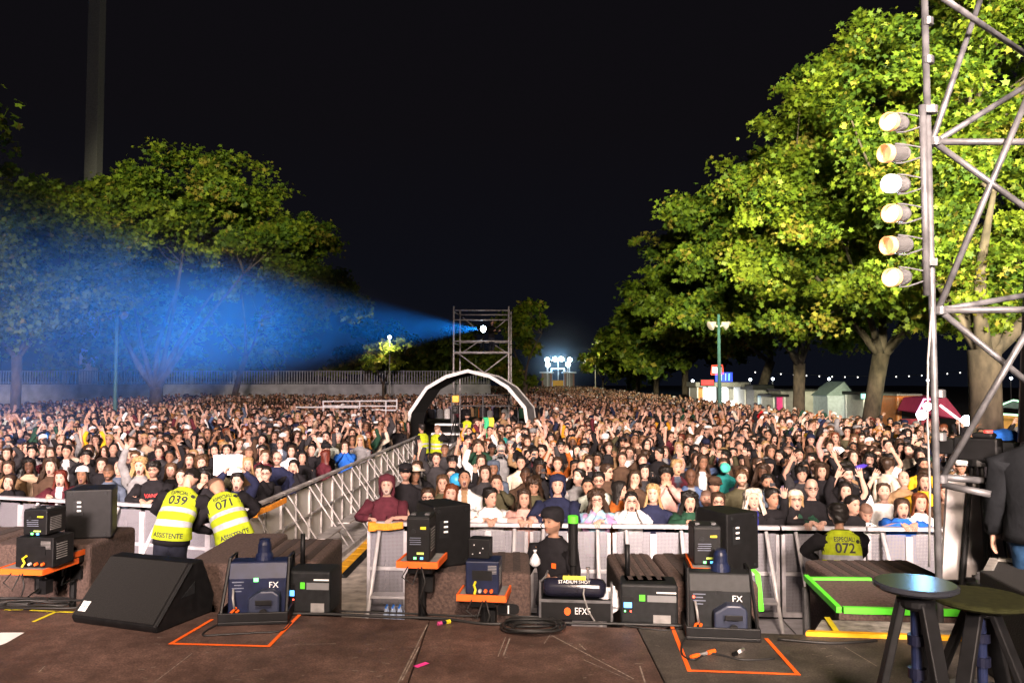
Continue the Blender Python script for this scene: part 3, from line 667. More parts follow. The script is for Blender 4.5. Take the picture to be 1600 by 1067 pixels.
# ================================================================== stalls on the right
lit = mat('lit_stall_interior', (1, 1, 1), emit=2.2, ecol=(.92, .97, 1.0)); litw = mat('lit_warm_interior', (1, 1, 1), emit=1.8, ecol=(1.0, .95, .82))
def stall(px0, px1, pyt, pyb, Y, label, cat, roof_m, wall_m, glow, depth=2.6, roof_h=.35, name='food_stall'):
    a = at(px0, pyt, Y); b_ = at(px1, pyb, Y); w = b_.x - a.x; h = a.z
    t = thing(name, ((a.x + b_.x) / 2, Y, 0), label, cat, 'stalls along the edge of the square')
    b = MB(); b.box((0, depth / 2, h - roof_h / 2), (w + .3, depth + .5, roof_h)); b.build('roof', roof_m, t, bevel=.03)
    b = MB(); b.box((0, depth - .05, (h - roof_h) / 2), (w, .1, h - roof_h)); b.box((-w / 2 + .05, depth / 2 - .1, (h - roof_h) / 2), (.1, depth - .25, h - roof_h)); b.box((w / 2 - .05, depth / 2 - .1, (h - roof_h) / 2), (.1, depth - .25, h - roof_h)); b.build('wall', wall_m, t)
    if glow:
        b = MB(); b.box((0, depth - .18, (h - roof_h) * .6), (w - .3, .04, (h - roof_h) * .75)); b.build('lit_back_panel', glow, t)
    b = MB(); b.box((0, .1, .55), (w - .25, .5, 1.1)); b.build('counter', M['midgrey'], t)
    if name == 'kiosk' and not glow: b = MB(); b.box((0, .0, (h - roof_h) / 2), (w, .06, h - roof_h)); b.build('front_panel', wall_m, t)
    return t, w, h
t, w, h = stall(1089, 1166, 597, 640, 58, 'white lit kiosk under the red and blue neon signs', 'kiosk', M['midgrey'], M['white'], lit, name='kiosk')
for x, m in ((-1.2, mat('orange_poster', (.8, .3, .1))), (.2, M['black']), (1.1, mat('grey_menu_board', (.4, .4, .42))), (-1.55, mat('blue_poster', (.05, .1, .6)))):
    b = MB(); b.box((x, 1.5, 2.0), (.42, .05, 1.0)); b.build('menu_board', m, t)
sg = at(1105, 597.5, 57.6)
t = thing('led_sign', sg, 'red lit display board on the kiosk roof', 'sign')
b = MB(); b.box((0, 0, 0), (1.0, .12, .45)); b.build('housing', M['black'], t)
b = MB(); b.box((0, -.075, 0), (.88, .02, .34)); b.build('display', mat('lit_red_display', (.9, .02, .02), emit=1.6, ecol=(1, .02, .03)), t)
b = MB(); b.tube([(0, .05, -.2), (0, .05, at(1105, 606, 57.6).z - sg.z)], .04, 6); b.build('post', M['black'], t)
sg = at(1120, 578, 57.8)
t = thing('neon_sign', sg, 'white lit sign in red neon frame above the blue neon', 'sign')
b = MB(); b.box((0, 0, 0), (.62, .12, .42)); b.build('panel', mat('lit_white_panel', (1, 1, 1), emit=1.3, ecol=(.95, .95, 1)), t)
b = MB(); b.tube([(-.42, -.05, -.33), (-.36, -.05, .32), (.40, -.05, .36), (.44, -.05, -.28), (-.42, -.05, -.33)], .04, 6); b.build('neon_frame', mat('lit_red_neon', (1, .1, .05), emit=2.2, ecol=(1, .06, .04)), t)
text('L', .36, M['text_black'], t, (-.16, -.068, 0)); 
b = MB(); b.tube([(0, .1, -.2), (0, .1, at(1120, 600, 57.8).z - sg.z)], .04, 6); b.build('post', M['black'], t)
sg = at(1131, 589, 57.9)
t = thing('neon_sign', sg, 'blue neon lettered sign with green tip on the kiosk roof', 'sign')
b = MB(); b.box((0, 0, 0), (1.25, .1, .68)); b.build('panel', mat('lit_blue_panel', (.02, .05, .5), emit=.8, ecol=(.01, .07, .9)), t)
for x in (-.45, -.2, .1, .36):
    b = MB(); b.tube([(x, -.07, -.25), (x + .02, -.07, .25)], .03, 6); b.build('neon_tube', mat('lit_blue_neon', (.3, .5, 1), emit=2.5, ecol=(.15, .35, 1)) if x < .3 else mat('lit_green_neon', (.2, 1, .6), emit=2, ecol=(.2, 1, .6)), t)
b = MB(); b.tube([(.3, .1, -.3), (.3, .1, at(1135, 606, 57.9).z - sg.z)], .04, 6); b.build('post', M['black'], t)
t, w, h = stall(1178, 1205, 601, 640, 56, 'dark grey kiosk with small lit window beside the neon kiosk', 'kiosk', M['dkgrey'], M['midgrey'], None, name='kiosk')
b = MB(); b.box((-.1, -.05, h * .62), (.5, .05, .8)); b.build('window', mat('lit_dim_window', (.6, .7, .8), emit=.5, ecol=(.55, .75, .9)), t)
stall(1208, 1228, 616, 645, 52, 'small lit stall with a pink poster behind the twin limbed tree', 'stall', M['dkgrey'], M['white'], lit, roof_h=.15)
p = at(1218, 626, 52.2); t = thing('pink_banner', (p.x, 52.2, 0), 'pink banner hung in the small lit stall', 'banner')
b = MB(); b.box((0, 0, 1.55), (.38, .05, .9)); b.build('cloth', M['pink'], t); b = MB(); b.tube([(-.22, 0, 2.03), (.22, 0, 2.03)], .03, 6); b.tube([(.2, .05, 0), (.2, .05, 2.03)], .03, 6); b.build('pole', M['midgrey'], t)
a = at(1222, 611, 52); b_ = at(1292, 650, 52)
t = thing('site_container', ((a.x + b_.x) / 2, 53.5, 0), 'pale site container with a flat roof beside the gabled tent', 'container')
b = MB(); b.box((0, 0, a.z / 2), (b_.x - a.x, 2.6, a.z)); b.build('body', mat('pale_grey_container', (.25, .24, .23), .7, vary=.15, scale=2), t, bevel=.03)
b = MB(); b.box((0, 0, a.z + .06), (b_.x - a.x + .15, 2.8, .12)); b.build('roof', M['dkgrey'], t)
a = at(1291, 618, 50); b_ = at(1330, 650, 50); pk = at(1316, 596, 50)
t = thing('gable_tent', ((a.x + b_.x) / 2, 51, 0), 'pale tent with a green grey gabled roof by the leaning trunk', 'tent')
w = b_.x - a.x; xc = pk.x - (a.x + b_.x) / 2
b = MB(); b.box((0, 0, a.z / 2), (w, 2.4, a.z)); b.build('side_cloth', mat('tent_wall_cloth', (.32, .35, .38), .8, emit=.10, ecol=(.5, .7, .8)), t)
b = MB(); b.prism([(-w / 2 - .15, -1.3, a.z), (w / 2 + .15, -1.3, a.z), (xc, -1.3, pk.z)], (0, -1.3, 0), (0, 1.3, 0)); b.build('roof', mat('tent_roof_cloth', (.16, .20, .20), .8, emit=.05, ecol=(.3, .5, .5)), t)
t, w, h = stall(1349, 1402, 612, 650, 47, 'brightly lit food stall with white walls left of the orange van', 'stall', M['dkgrey'], M['white'], litw, roof_h=.2)
p = at(1353, 619, 46.5)
t = thing('lit_sign', p, 'small turquoise lit strip sign on the stall beside the leaning trunk', 'sign')
b = MB(); b.box((0, 0, 0), (.55, .1, .28)); b.build('panel', mat('lit_turquoise_panel', (.4, 1, .85), emit=1.2, ecol=(.35, 1, .85)), t)
b = MB(); b.box((0, .12, 0), (.2, .14, .12)); b.build('bracket', M['black'], t)
# orange van
a = at(1401, 618, 44); b_ = at(1446, 660, 44); w = b_.x - a.x
t = thing('food_van', ((a.x + b_.x) / 2, 45.5, 0), 'orange food van with a pale roof and a dark window', 'van')
b = MB(); b.box((0, 0, a.z / 2 + .15), (w, 3.0, a.z - .3)); b.build('body', mat('orange_van_paint', (.55, .17, .04), .4, vary=.1), t, bevel=.12)
b = MB(); b.box((0, 0, a.z + .02), (w - .1, 2.8, .16)); b.build('roof', M['midgrey'], t, bevel=.05)
b = MB(); b.box((-.15, -1.515, a.z * .62), (.75, .03, 1.2)); b.build('window', mat('dark_van_glass', (.02, .03, .05), .15), t)
for sx in (-1, 1):
    b = MB(); b.lathe([(.0001, -.1), (.33, -.1), (.33, .1), (.0001, .1)], 16, (sx * (w / 2 - .12), -1.0, .33), (1, 0, 0)); b.build('wheel', M['black'], t)
# pink canopy stall
a = at(1432, 632, 40); b_ = at(1502, 660, 40); pk = at(1452, 622, 40); w = b_.x - a.x
t = thing('canopy_stall', ((a.x + b_.x) / 2, 41, 0), 'stall with a dark red canopy and pink lit edges behind the scaffold pole', 'stall')
b = MB(); xk = pk.x - (a.x + b_.x) / 2
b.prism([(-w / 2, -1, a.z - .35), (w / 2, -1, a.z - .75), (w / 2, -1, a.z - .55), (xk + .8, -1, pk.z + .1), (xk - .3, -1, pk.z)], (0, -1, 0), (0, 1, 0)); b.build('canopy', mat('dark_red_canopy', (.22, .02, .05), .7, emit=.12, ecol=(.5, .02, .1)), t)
b = MB(); b.tube([(-w / 2, -1.06, a.z - .4), (xk - .3, -1.06, pk.z - .05), (xk + .3, -1.06, pk.z - .05)], .045, 6); b.build('light_strip', mat('lit_pink_strip', (1, .4, .7), emit=2.4, ecol=(1, .35, .75)), t)
b = MB(); b.tube([(xk + .5, -1.06, pk.z - .35), (w / 2, -1.06, a.z - .85)], .06, 6); b.build('light_strip', mat('lit_rose_strip', (1, .8, .8), emit=2.4, ecol=(1, .75, .75)), t)
b = MB(); b.box((0, .9, a.z / 2 - .4), (w - .2, .1, a.z - .8)); b.build('back_cloth', mat('red_back_cloth', (.3, .04, .06), .8), t)
for x in (-w / 2 + .1, w / 2 - .1):
    b = MB(); b.tube([(x, -.95, 0), (x, -.95, a.z - .5)], .04, 6); b.build('post', M['white_alu'], t)
# green strip tent
a = at(1562, 633, 38); pk = at(1582, 625, 38); w = 3.0
t = thing('strip_lit_tent', (a.x + w / 2, 39, 0), 'tent edged with pale green light strips beyond the nearest trunk', 'tent')
mg = mat('lit_green_strip', (.5, 1, .6), emit=1.6, ecol=(.45, 1, .6))
b = MB(); b.prism([(-w / 2, -1, a.z - .1), (w / 2, -1, a.z - .3), (pk.x - a.x - w / 2, -1, pk.z - .06)], (0, -1, 0), (0, 1, 0)); b.build('roof', mat('dark_tent_cloth', (.06, .10, .09), .8), t)
b = MB(); b.tube([(-w / 2, -1.05, a.z), (pk.x - a.x - w / 2, -1.05, pk.z), (w / 2, -1.05, a.z - .2)], .04, 6); b.build('light_strip', mg, t)
zl = at(1570, 650, 38).z
b = MB(); b.tube([(-w / 2, -1.05, zl + .1), (w / 2, -1.05, zl - .1)], .05, 6); b.build('light_strip', mg, t)
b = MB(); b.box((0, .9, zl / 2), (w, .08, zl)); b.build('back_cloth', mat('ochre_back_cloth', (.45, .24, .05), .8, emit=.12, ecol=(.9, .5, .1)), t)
for x in (-w / 2, w / 2): b = MB(); b.tube([(x, -.98, 0), (x, -.98, a.z - .15)], .04, 6); b.build('post', M['midgrey'], t)
# bright floodlights near the stalls
for px, py, Y, lb, s in ((1449.5, 635, 37, 'dazzling floodlight at the tip of the pink canopy', .17), (1440, 648, 36, 'dazzling floodlight beside the orange van', .20), (1511, 657, 33, 'dazzling floodlight in front of the nearest trunk', .20)):
    p = at(px, py, Y)
    t = thing('stall_floodlight', (p.x, Y, 0), lb, 'floodlight', 'floodlights by the stalls')
    b = MB(); b.tube([(0, .1, 0), (0, .1, p.z)], .03, 6); b.build('stand', M['black'], t)
    b = MB(); b.lathe([(.02, .25), (s, .1), (s * 1.1, 0), (s * .8, -.03), (.02, -.05)], 14, (0, 0, p.z), (.2, 1, .1)); b.build('lamp', M['flood'], t)
# ================================================================== people
M['skin'] = mat('skin', (.5, .3, .2), .55, vary=.05, scale=30, attr='Col', spec=.3)
M['hair'] = mat('hair', (.1, .1, .1), .5, vary=.45, scale=40, attr='Col', stretch=(1, 1, .15), bump=.4, spec=.35)
M['cloth'] = mat('clothing_cloth', (.1, .1, .1), .88, vary=.22, scale=14, attr='Col', bump=.5, spec=.15)
SKIN = [(.54, .335, .26), (.48, .285, .21), (.37, .205, .135), (.24, .125, .075), (.10, .05, .03)]
HAIRC = dict(k=(.010, .008, .007), n=(.036, .020, .012), b=(.080, .042, .020), y=(.34, .22, .10), r=(.13, .035, .012), g=(.32, .31, .30), w=(.55, .50, .42), a=(.10, .018, .010), o=(.30, .13, .03))
CLOTH = dict(black=(.013, .012, .014), charcoal=(.035, .033, .036), navy=(.015, .018, .045), olive=(.066, .060, .034), brown=(.068, .040, .026), burgundy=(.085, .016, .024), maroon=(.090, .020, .030), grey=(.20, .20, .205),
             white=(.78, .77, .76), cream=(.60, .53, .43), beige=(.40, .29, .20), pink=(.52, .30, .26), blue=(.02, .12, .50), denim=(.07, .11, .22), red=(.48, .015, .02), mustard=(.50, .24, .015), yellow=(.70, .42, .02), rust=(.32, .085, .015),
             teal=(.02, .20, .19), green=(.03, .22, .07), lilac=(.26, .22, .36), tiedye=(.30, .42, .58), tan=(.27, .17, .09), sage=(.42, .46, .40), slate=(.08, .10, .14), royal=(.04, .05, .45), darkgreen=(.015, .05, .03))
_Z = [.118, .112, .10, .08, .055, .03, .0, -.03, -.055, -.08, -.1, -.112, -.122, -.14, -.17]
_A = [.0, .032, .050, .065, .073, .076, .076, .073, .068, .059, .046, .038, .046, .052, .058]
_Ff = [.0, .038, .062, .079, .089, .092, .089, .087, .088, .089, .086, .074, .045, .036, .036]
_Bb = [.0, .044, .070, .088, .099, .102, .098, .092, .083, .072, .064, .06, .058, .057, .060]
_zi = np.array(_Z[::-1])
def hprof(z): return np.interp(z, _zi, _A[::-1]), np.interp(z, _zi, _Ff[::-1]), np.interp(z, _zi, _Bb[::-1])
LODS = {0: (32, [.113, .104, .092, .078, .063, .048, .037, .029, .021, .012, .004, -.004, -.013, -.022, -.030, -.037, -.045, -.053, -.060, -.067, -.074, -.082, -.090, -.099, -.108, -.117, -.130, -.152], 12, 7),
        1: (22, [.110, .096, .078, .056, .038, .026, .014, .004, -.008, -.022, -.034, -.046, -.057, -.067, -.077, -.088, -.100, -.113, -.130, -.152], 10, 6),
        2: (14, [.106, .084, .058, .032, .008, -.014, -.036, -.052, -.068, -.084, -.102, -.120, -.150], 6, 4),
        3: (8, [.095, .052, .008, -.034, -.068, -.105, -.145], 5, 3)}
TZ = [1.435, 1.418, 1.395, 1.37, 1.335, 1.30, 1.25, 1.15, 1.03, .93, .85]
TA = [.062, .080, .118, .160, .178, .183, .180, .165, .150, .160, .172]
TD = [.058, .066, .078, .088, .097, .102, .108, .110, .102, .110, .115]
def torso_prof(z, wide=1.0):
    zz = np.array(TZ[::-1]); return np.interp(z, zz, TA[::-1]) * wide, np.interp(z, zz, TD[::-1])
def VW(z): return np.interp(z, [.86, 1.1, 1.2, 1.30, 1.37, 1.40, 1.435], [.98, .96, .86, .78, .80, .95, 1.0])
def rotm(yaw, pitch, roll):
    return np.array(Euler((pitch, roll, yaw), 'XYZ').to_matrix())
def grid_faces(r0, r1, N):
    """quads between ring start indices r0 and r1 (both length N)"""
    j = np.arange(N); k = (j + 1) % N
    return np.stack([r0 + j, r1 + j, r1 + k, r0 + k], 1)

class Geo:
    def __init__(s): s.V = []; s.C = []; s.F = []; s.n = 0
    def verts(s, P, col):
        P = np.asarray(P, float); c = np.asarray(col, float)
        if c.ndim == 1: c = np.tile(c, (len(P), 1))
        s.V.append(P); s.C.append(c); o = s.n; s.n += len(P); return o
    def faces(s, F):
        F = np.asarray(F, int)
        if len(F): s.F.append(F)
    def arrays(s): return np.concatenate(s.V), np.concatenate(s.C), s.F

def build_person(lod=1, sk=(.5, .3, .2), hair='s', hc=(.02, .01, .01), cl=(.02, .02, .02), trousers=(.02, .022, .035), kind='jacket', hat=None, hatc=(.02, .02, .02), mo=0., smile=0., arms=('d', 'd'),
                 beard=0., yaw=0., pitch=0., roll=0., lean=0., H=1.60, wide=1.0, rail=None, seed=0, inner=None, glasses=False, squat=0., sleeve='long', vest=False):
    """geometry of one person facing -Y; feet at z=0; H = height of the head centre. Returns dict part -> (V, C, F)"""
    rng = np.random.default_rng(seed); k = H / 1.60
    N, HZ, NA, NFing = LODS[lod]
    t = np.linspace(-math.pi, math.pi, N, endpoint=False); th = t - .35 * np.sin(t)
    ct, st = np.cos(th), np.sin(th)
    hs = 1.0 if k > .93 else 1.0
    hs *= (1.04 if lod >= 2 else 1.06)
    hc = np.array(hc); sk = np.array(sk); cl = np.array(cl)
    Rh = rotm(yaw, pitch, roll)
    HC = np.array([0, -.035, H])                                  # head centre
    piv = np.array([0, 0, .95 * k])
    def bend(Pp):
        if lean == 0: return Pp
        Pp = np.array(Pp, float); w = smoothstep((Pp[..., 2] - .90 * k) / (.28 * k)) * lean
        c, s_ = np.cos(w), np.sin(w); y = Pp[..., 1] - piv[1]; z = Pp[..., 2] - piv[2]
        Q = Pp.copy(); Q[..., 1] = piv[1] + y * c - z * s_; Q[..., 2] = piv[2] + y * s_ + z * c
        return Q
    def place_head(Pl, wz):                                       # local head coords -> body space; wz = how far the neck follows
        Pr = Pl @ Rh.T
        w = np.clip(wz, 0, 1)[..., None]
        return bend((Pr * w + Pl * (1 - w)) * hs + HC)
    # ---- head rings
    hz = np.array(HZ); rows = []; cols = []
    for z in hz:
        a, f, b = hprof(z)
        x = a * st; y = np.where(ct > 0, -f * ct, -b * ct); zz = np.full(N, z)
        fr = np.clip(ct, 0, 1)
        lx = np.abs(x)
        if lod < 3:
            nz_ = np.interp(z, [-.048, -.038, -.01, .02], [0, 1, .55, 0.1])
            y = y - fr * .025 * nz_ * np.exp(-(x / (.011 if lod < 2 else .02)) ** 2)
            y = y + fr * .011 * np.exp(-((lx - .031) / .016) ** 2 - ((z - .006) / .013) ** 2)
            y = y - fr * .006 * np.exp(-((z - .026) / .009) ** 2) * np.exp(-(x / .05) ** 2)
            y = y - fr * .005 * np.exp(-((lx - .04) / .02) ** 2 - ((z + .03) / .02) ** 2)
            y = y - fr * .006 * np.exp(-(x / .022) ** 2 - ((z + .066) / .012) ** 2)
            y = y - fr * .006 * np.exp(-(x / .018) ** 2 - ((z + .1) / .012) ** 2)
            x = x + np.sign(st) * .017 * np.exp(-((np.abs(th) - 1.62) / .16) ** 2 - ((z + .01) / .024) ** 2)
        col = np.tile(sk, (N, 1))
        if lod < 4:
            front = ct > .2
            col = col * (1 + .10 * (np.exp(-((lx - .04) / .018) ** 2 - ((z + .028) / .016) ** 2) * front)[:, None] * np.array([1, -.6, -.6]))
            lip = front & (((x / .024) ** 2 + ((z + .068) / .011) ** 2) < 1)
            col[lip] = sk * np.array([.86, .50, .48])
            zc = -.070 - .012 * mo; rx, rz = .021 + .003 * mo, .0055 + .019 * mo
            if mo > .1:
                e = (x / rx) ** 2 + ((z - zc) / rz) ** 2; ins = front & (e < 1)
                y = np.where(ins, y + .022 * mo * np.sqrt(np.clip(1 - e, 0, 1)), y)
                col[ins] = (.075, .022, .020)
                te = ins & (z > zc + rz * .52) & (lx < .016) & (lod == 0); col[te] = (.36, .32, .28)
            elif smile > 0:
                ins = front & (((x / .024) ** 2 + ((z + .067 - lx * .12) / .0065) ** 2) < 1); col[ins] = sk * .35 + np.array([.22, .20, .18])
            if beard:
                bm = (ct > -.15) & (z < -.040) & (z > -.125) & ~((lx < .022) & (np.abs(z + .069) < .008 + .015 * mo))
                bm &= ~((z > -.052) & (lx > .02) & (lx < .055))
                col[bm] = col[bm] * (1 - beard) + hc * 1.4 * beard; y = np.where(bm, y - .008 * beard * fr, y)
            br = front & (np.abs(z - .0315 + lx * .04) < .0058) & (lx > .014) & (lx < .050); col[br] = col[br] * .45 + hc * .55
            ew = .0145 if lod == 0 else .016
            if lod == 0:
                wh = front & (((lx - .031) / .0155) ** 2 + ((z - .003) / .0078) ** 2 < 1); col[wh] = sk * .35 + np.array([.08, .07, .065])
            ey = front & (((lx - .031) / (.0085 if lod == 0 else ew)) ** 2 + ((z - .004) / (.0085 if lod < 2 else .012)) ** 2 < 1); col[ey] = (.045, .030, .024)
            if hair in ('z', 'b') and True:
                cap_ = (z > .045 - .06 * np.clip(-ct, 0, 1) - .02 * (ct < .3)) & (ct < .85 if hair == 'b' else True)
                if hair == 'z': col[cap_] = sk * .25 + hc * .75
        zz = zz - .018 * mo * smoothstep((-.07 - zz) / .03) * (np.clip(ct, 0, 1) > .1) * (zz > -.12)
        rows.append(np.stack([x, y, zz], 1)); cols.append(col)
    Hd = np.array(rows); wz = smoothstep((Hd[..., 2] + .165) / .06)
    Hd = place_head(Hd, wz)
    body = Geo()
    pole = place_head(np.array([[0, 0, .1175]]), np.ones(1))
    o = body.verts(pole, sk if hair != 'z' else sk * .25 + hc * .75)
    ro = []
    for i in range(len(hz)): ro.append(body.verts(Hd[i], cols[i]))
    j = np.arange(N); body.faces(np.stack([np.full(N, o), ro[0] + j, ro[0] + (j + 1) % N], 1))
    for i in range(len(hz) - 1): body.faces(grid_faces(ro[i], ro[i + 1], N))
    # ---- torso
    tz = np.array(TZ if lod < 2 else [1.43, 1.40, 1.36, 1.30, 1.22, 1.05, .85]) if lod < 3 else np.array([1.42, 1.38, 1.30, 1.15, .85])
    def torso_rows(zs, infl, noise=0.0, wd=wide):
        out = []
        for z in zs:
            a, d = torso_prof(z, wd)
            sx = np.sign(st) * np.abs(st) ** .85; sy = np.sign(ct) * np.abs(ct) ** .85
            x = (a + infl) * sx; y = -(d + infl) * sy
            if noise: nz = 1 + noise * rng.normal(size=N) * .5; x = x * nz; y = y * nz
            out.append(np.stack([x, y, np.full(N, z * k + (0 if True else 0))], 1))
        return bend(np.array(out))
    sidep = int(round(N * .75)); sidem = N - sidep                # +x column is where sin is 1
    jp = int(np.argmin(np.abs(th - 1.55))); jm = int(np.argmin(np.abs(th + 1.55)))
    dc = max(1, N // 12)
    hole_rows = {0: (3, 6), 1: (3, 6), 2: (2, 4), 3: (1, 2)}[lod]
    def shell(g, zs, infl, col, noise=0., top_from=None, last_cap=True, inner_col=None):
        T = torso_rows(zs, infl, noise)
        offs = []
        for i in range(len(zs)):
            c = np.tile(col, (N, 1)) if np.ndim(col) == 1 else col
            offs.append(g.verts(T[i], c))
        chain = ([top_from] if top_from is not None else []) + offs
        for a_, b_ in zip(chain[:-1], chain[1:]):
            Fq = grid_faces(a_, b_, N)
            ia = offs.index(a_) if a_ in offs else -1
            if arms_on and hole_rows[0] <= ia < hole_rows[1]:
                keep = np.ones(N, bool)
                for jc in (jp, jm):
                    for q in range(-dc, dc): keep[(jc + q) % N] = False
                Fq = Fq[keep]
            g.faces(Fq)
        return T, offs
    arms_on = not (lod >= 2 and arms == ('d', 'd') and lod == 3)
    hipz = tz[-1] * k
    # ---- arm targets
    rail_z = (rail if rail is not None else 1.25)
    def arm_path(side, pose):
        S = bend(np.array([side * .172 * wide, .0, 1.355 * k])); L1, L2 = .285 * k, .255 * k
        head = bend(HC)
        hint = np.array([side * .5, .1, -1.0]); pn = np.array([0, -1.0, 0]); curl = .35; spread = .10; fing = None
        if pose == 'd': Wt = S + np.array([side * .10, -.03, -.52 * k]); pn = np.array([-side, 0, 0.]); hint = np.array([side * .3, .6, -.4])
        elif pose == 'r': Wt = np.array([side * (.02 + .10 * rng.uniform()), -.36, rail_z + .035]); pn = np.array([0, -.1, -1.0]); hint = np.array([side * 1.0, .2, -.5]); curl = .5
        elif pose == 'R': Wt = np.array([side * .20, -.36, rail_z + .03]); pn = np.array([0, -.2, -1.0]); hint = np.array([side * 1., .3, -.5]); curl = 1.1
        elif pose == 'u': Wt = S + np.array([side * rng.uniform(-.05, .16), -.10 - .1 * rng.uniform(), .47 * k]); hint = np.array([side * 1., -.1, -.1]); curl = .15; spread = .2
        elif pose == 'w': Wt = S + np.array([side * .22, -.20, .30 * k]); hint = np.array([side * .8, .2, -1.]); curl = .12; spread = .24
        elif pose == 'f': Wt = S + np.array([side * rng.uniform(0, .22), -.14, .46 * k]); hint = np.array([side * 1., 0, -.1]); curl = 1.55; spread = .0
        elif pose == 'i': Wt = S + np.array([side * .02, -.12, .50 * k]); hint = np.array([side * 1., 0, -.1]); curl = 1.5; fing = 'point'
        elif pose == 'c': Wt = head + Rh @ np.array([side * .085, -.075, -.135]); pn = np.array([-side, .25, 0]); hint = np.array([side * .9, -.2, -1.]); curl = .3
        elif pose == 'm': Wt = head + Rh @ np.array([side * .055, -.135, -.155]); pn = np.array([-side * .4, .8, .2]); hint = np.array([side * .9, 0, -1.]); curl = .7
        elif pose == 'p': Wt = S + np.array([-side * .06, -.34, .16 * k]); hint = np.array([side * 1., .2, -1.]); curl = .8; pn = np.array([-side * .8, -.3, 0])
        elif pose == 'P': Wt = S + np.array([-side * .02, -.22, .40 * k]); hint = np.array([side * 1., .0, -.4]); curl = .8; pn = np.array([-side * .8, -.3, 0])
        elif pose == 'x': Wt = bend(np.array([-side * .10, -.20, 1.14 * k])); hint = np.array([side * 1., .2, -.7]); pn = np.array([0, .8, -.2]); curl = .4
        elif pose == 'h': Wt = S + np.array([side * .03, -.34, -.22 * k]); hint = np.array([side * .6, .5, -1.]); pn = np.array([0, .1, 1.0]); curl = .9
        elif pose == 'l': Wt = S + np.array([side * .06, -.42, -.30 * k]); hint = np.array([side * .8, .6, -.4]); pn = np.array([0, -.2, -1.]); curl = .5
        elif pose == 's': Wt = S + np.array([side * .02, -.30, -.30 * k]); hint = np.array([side * 1.4, .3, -.2]); curl = .6; pn = np.array([0, 0, -1.])
        else: Wt = S + np.array([0, -.3, -.3])
        d = Wt - S; D = np.linalg.norm(d); D2 = min(D, (L1 + L2) * .995); d = d / D; Wt = S + d * D2
        a_ = (L1 ** 2 - L2 ** 2 + D2 ** 2) / (2 * D2); h_ = math.sqrt(max(0, L1 ** 2 - a_ ** 2))
        hint = hint - d * hint.dot(d); hint /= np.linalg.norm(hint) + 1e-9
        return S, S + d * a_ + hint * h_, Wt, pn, curl, spread, fing
    def frames(Cs, side):
        Cs = [Vector(c) for c in Cs]; out = []
        n0 = Vector((side, 0, 0)); prev = n0; u = Vector((0, 1, 0)); w = Vector((0, 0, 1))
        for i in range(len(Cs)):
            tt = (Cs[min(i + 1, len(Cs) - 1)] - Cs[max(i - 1, 0)]).normalized()
            q = prev.rotation_difference(tt); u = q @ u; w = q @ w; prev = tt
            out.append((np.array(tt), np.array(u), np.array(w)))
        return out
    def arm(g, T, offs, side, pose, infl, col, hand, cut=1.0, cuffcol=None):
        jc = jp if side > 0 else jm; r0, r1 = hole_rows
        cidx = [(jc + q) % N for q in range(-dc, dc + 1)]
        loop = [(r0, c) for c in cidx] + [(r, cidx[-1]) for r in range(r0 + 1, r1)] + [(r1, c) for c in cidx[::-1]] + [(r, cidx[0]) for r in range(r1 - 1, r0, -1)]
        li = np.array([offs[r] + c for r, c in loop]); LP = np.array([T[r][c] for r, c in loop]); cen = LP.mean(0)
        phi = np.arctan2(LP[:, 2] - cen[2], LP[:, 1] - cen[1]); m = len(li)
        S, E, W, pn, curl, spread, fing = arm_path(side, pose)
        ok = lambda f: f <= cut
        Cs = [S * .6 + cen * .4 + (E - S) * .10, S + (E - S) * .38, S + (E - S) * .72, E * .985 + (S + W) * .0075, E + (W - E) * .30, E + (W - E) * .68, W]
        rad = [.060, .052, .046, .042, .042, .034, .028]
        fl = [1, 1, 1, 1, 1, .92, .80]
        if lod >= 2: Cs = [Cs[0], Cs[3], Cs[5], Cs[6]] if lod == 2 else [Cs[0], Cs[3], Cs[6]]; rad = [.056, .042, .034, .028] if lod == 2 else [.055, .04, .03]; fl = [1] * 4
        ncut = len(Cs) if cut >= 1 else max(2, int(len(Cs) * cut))
        Cs, rad, fl = Cs[:ncut], rad[:ncut], fl[:ncut]
        hdir = (W - E) / (np.linalg.norm(W - E) + 1e-9)
        pn = pn - hdir * pn.dot(hdir); pn = pn / (np.linalg.norm(pn) + 1e-9)
        if hand:
            if pose in ('r', 'c', 'm', 'l'): 
                tgt_ = {'r': np.array([-side * .35, -.8, -.25]), 'c': np.array([0, -.1, 1.]), 'm': np.array([-side * .5, .1, .8]), 'l': np.array([0, -.9, -.2])}[pose]
                hdir = tgt_ / np.linalg.norm(tgt_); pn = pn - hdir * pn.dot(hdir); pn /= np.linalg.norm(pn) + 1e-9
            Cs = Cs + [W + hdir * .045, W + hdir * .085, W + hdir * .098]; rad = rad + [.040, .041, .030]; fl = fl + [.42, .36, .3]
        fr = frames(Cs, side); prev = li
        for ii, (c, r, f_, (tt, u, w)) in enumerate(zip(Cs, rad, fl, fr)):
            r = (r * (.55 + .45 * k) + infl + ((.022, .010, .004)[ii] if infl and ii < 3 else 0))
            d = np.cos(phi)[:, None] * u + np.sin(phi)[:, None] * w
            if f_ < .99: q = pn - tt * pn.dot(tt); q /= np.linalg.norm(q) + 1e-9; d = d - q * (d @ q)[:, None] * (1 - f_)
            nzz = 1 + (.10 * rng.normal(size=m) if infl else 0)
            o_ = g.verts(c + d * (r * nzz)[:, None] if infl else c + d * r, col)
            cur = np.arange(o_, o_ + m); nx = np.roll(np.arange(m), -1)
            Fq = np.stack([prev, prev[nx], cur[nx], cur], 1)
            g.faces(Fq[:, ::-1]); prev = cur
        cc = g.verts([Cs[-1] + fr[-1][0] * .004], col); g.faces(np.stack([np.roll(prev, -1), prev, np.full(m, cc)], 1))
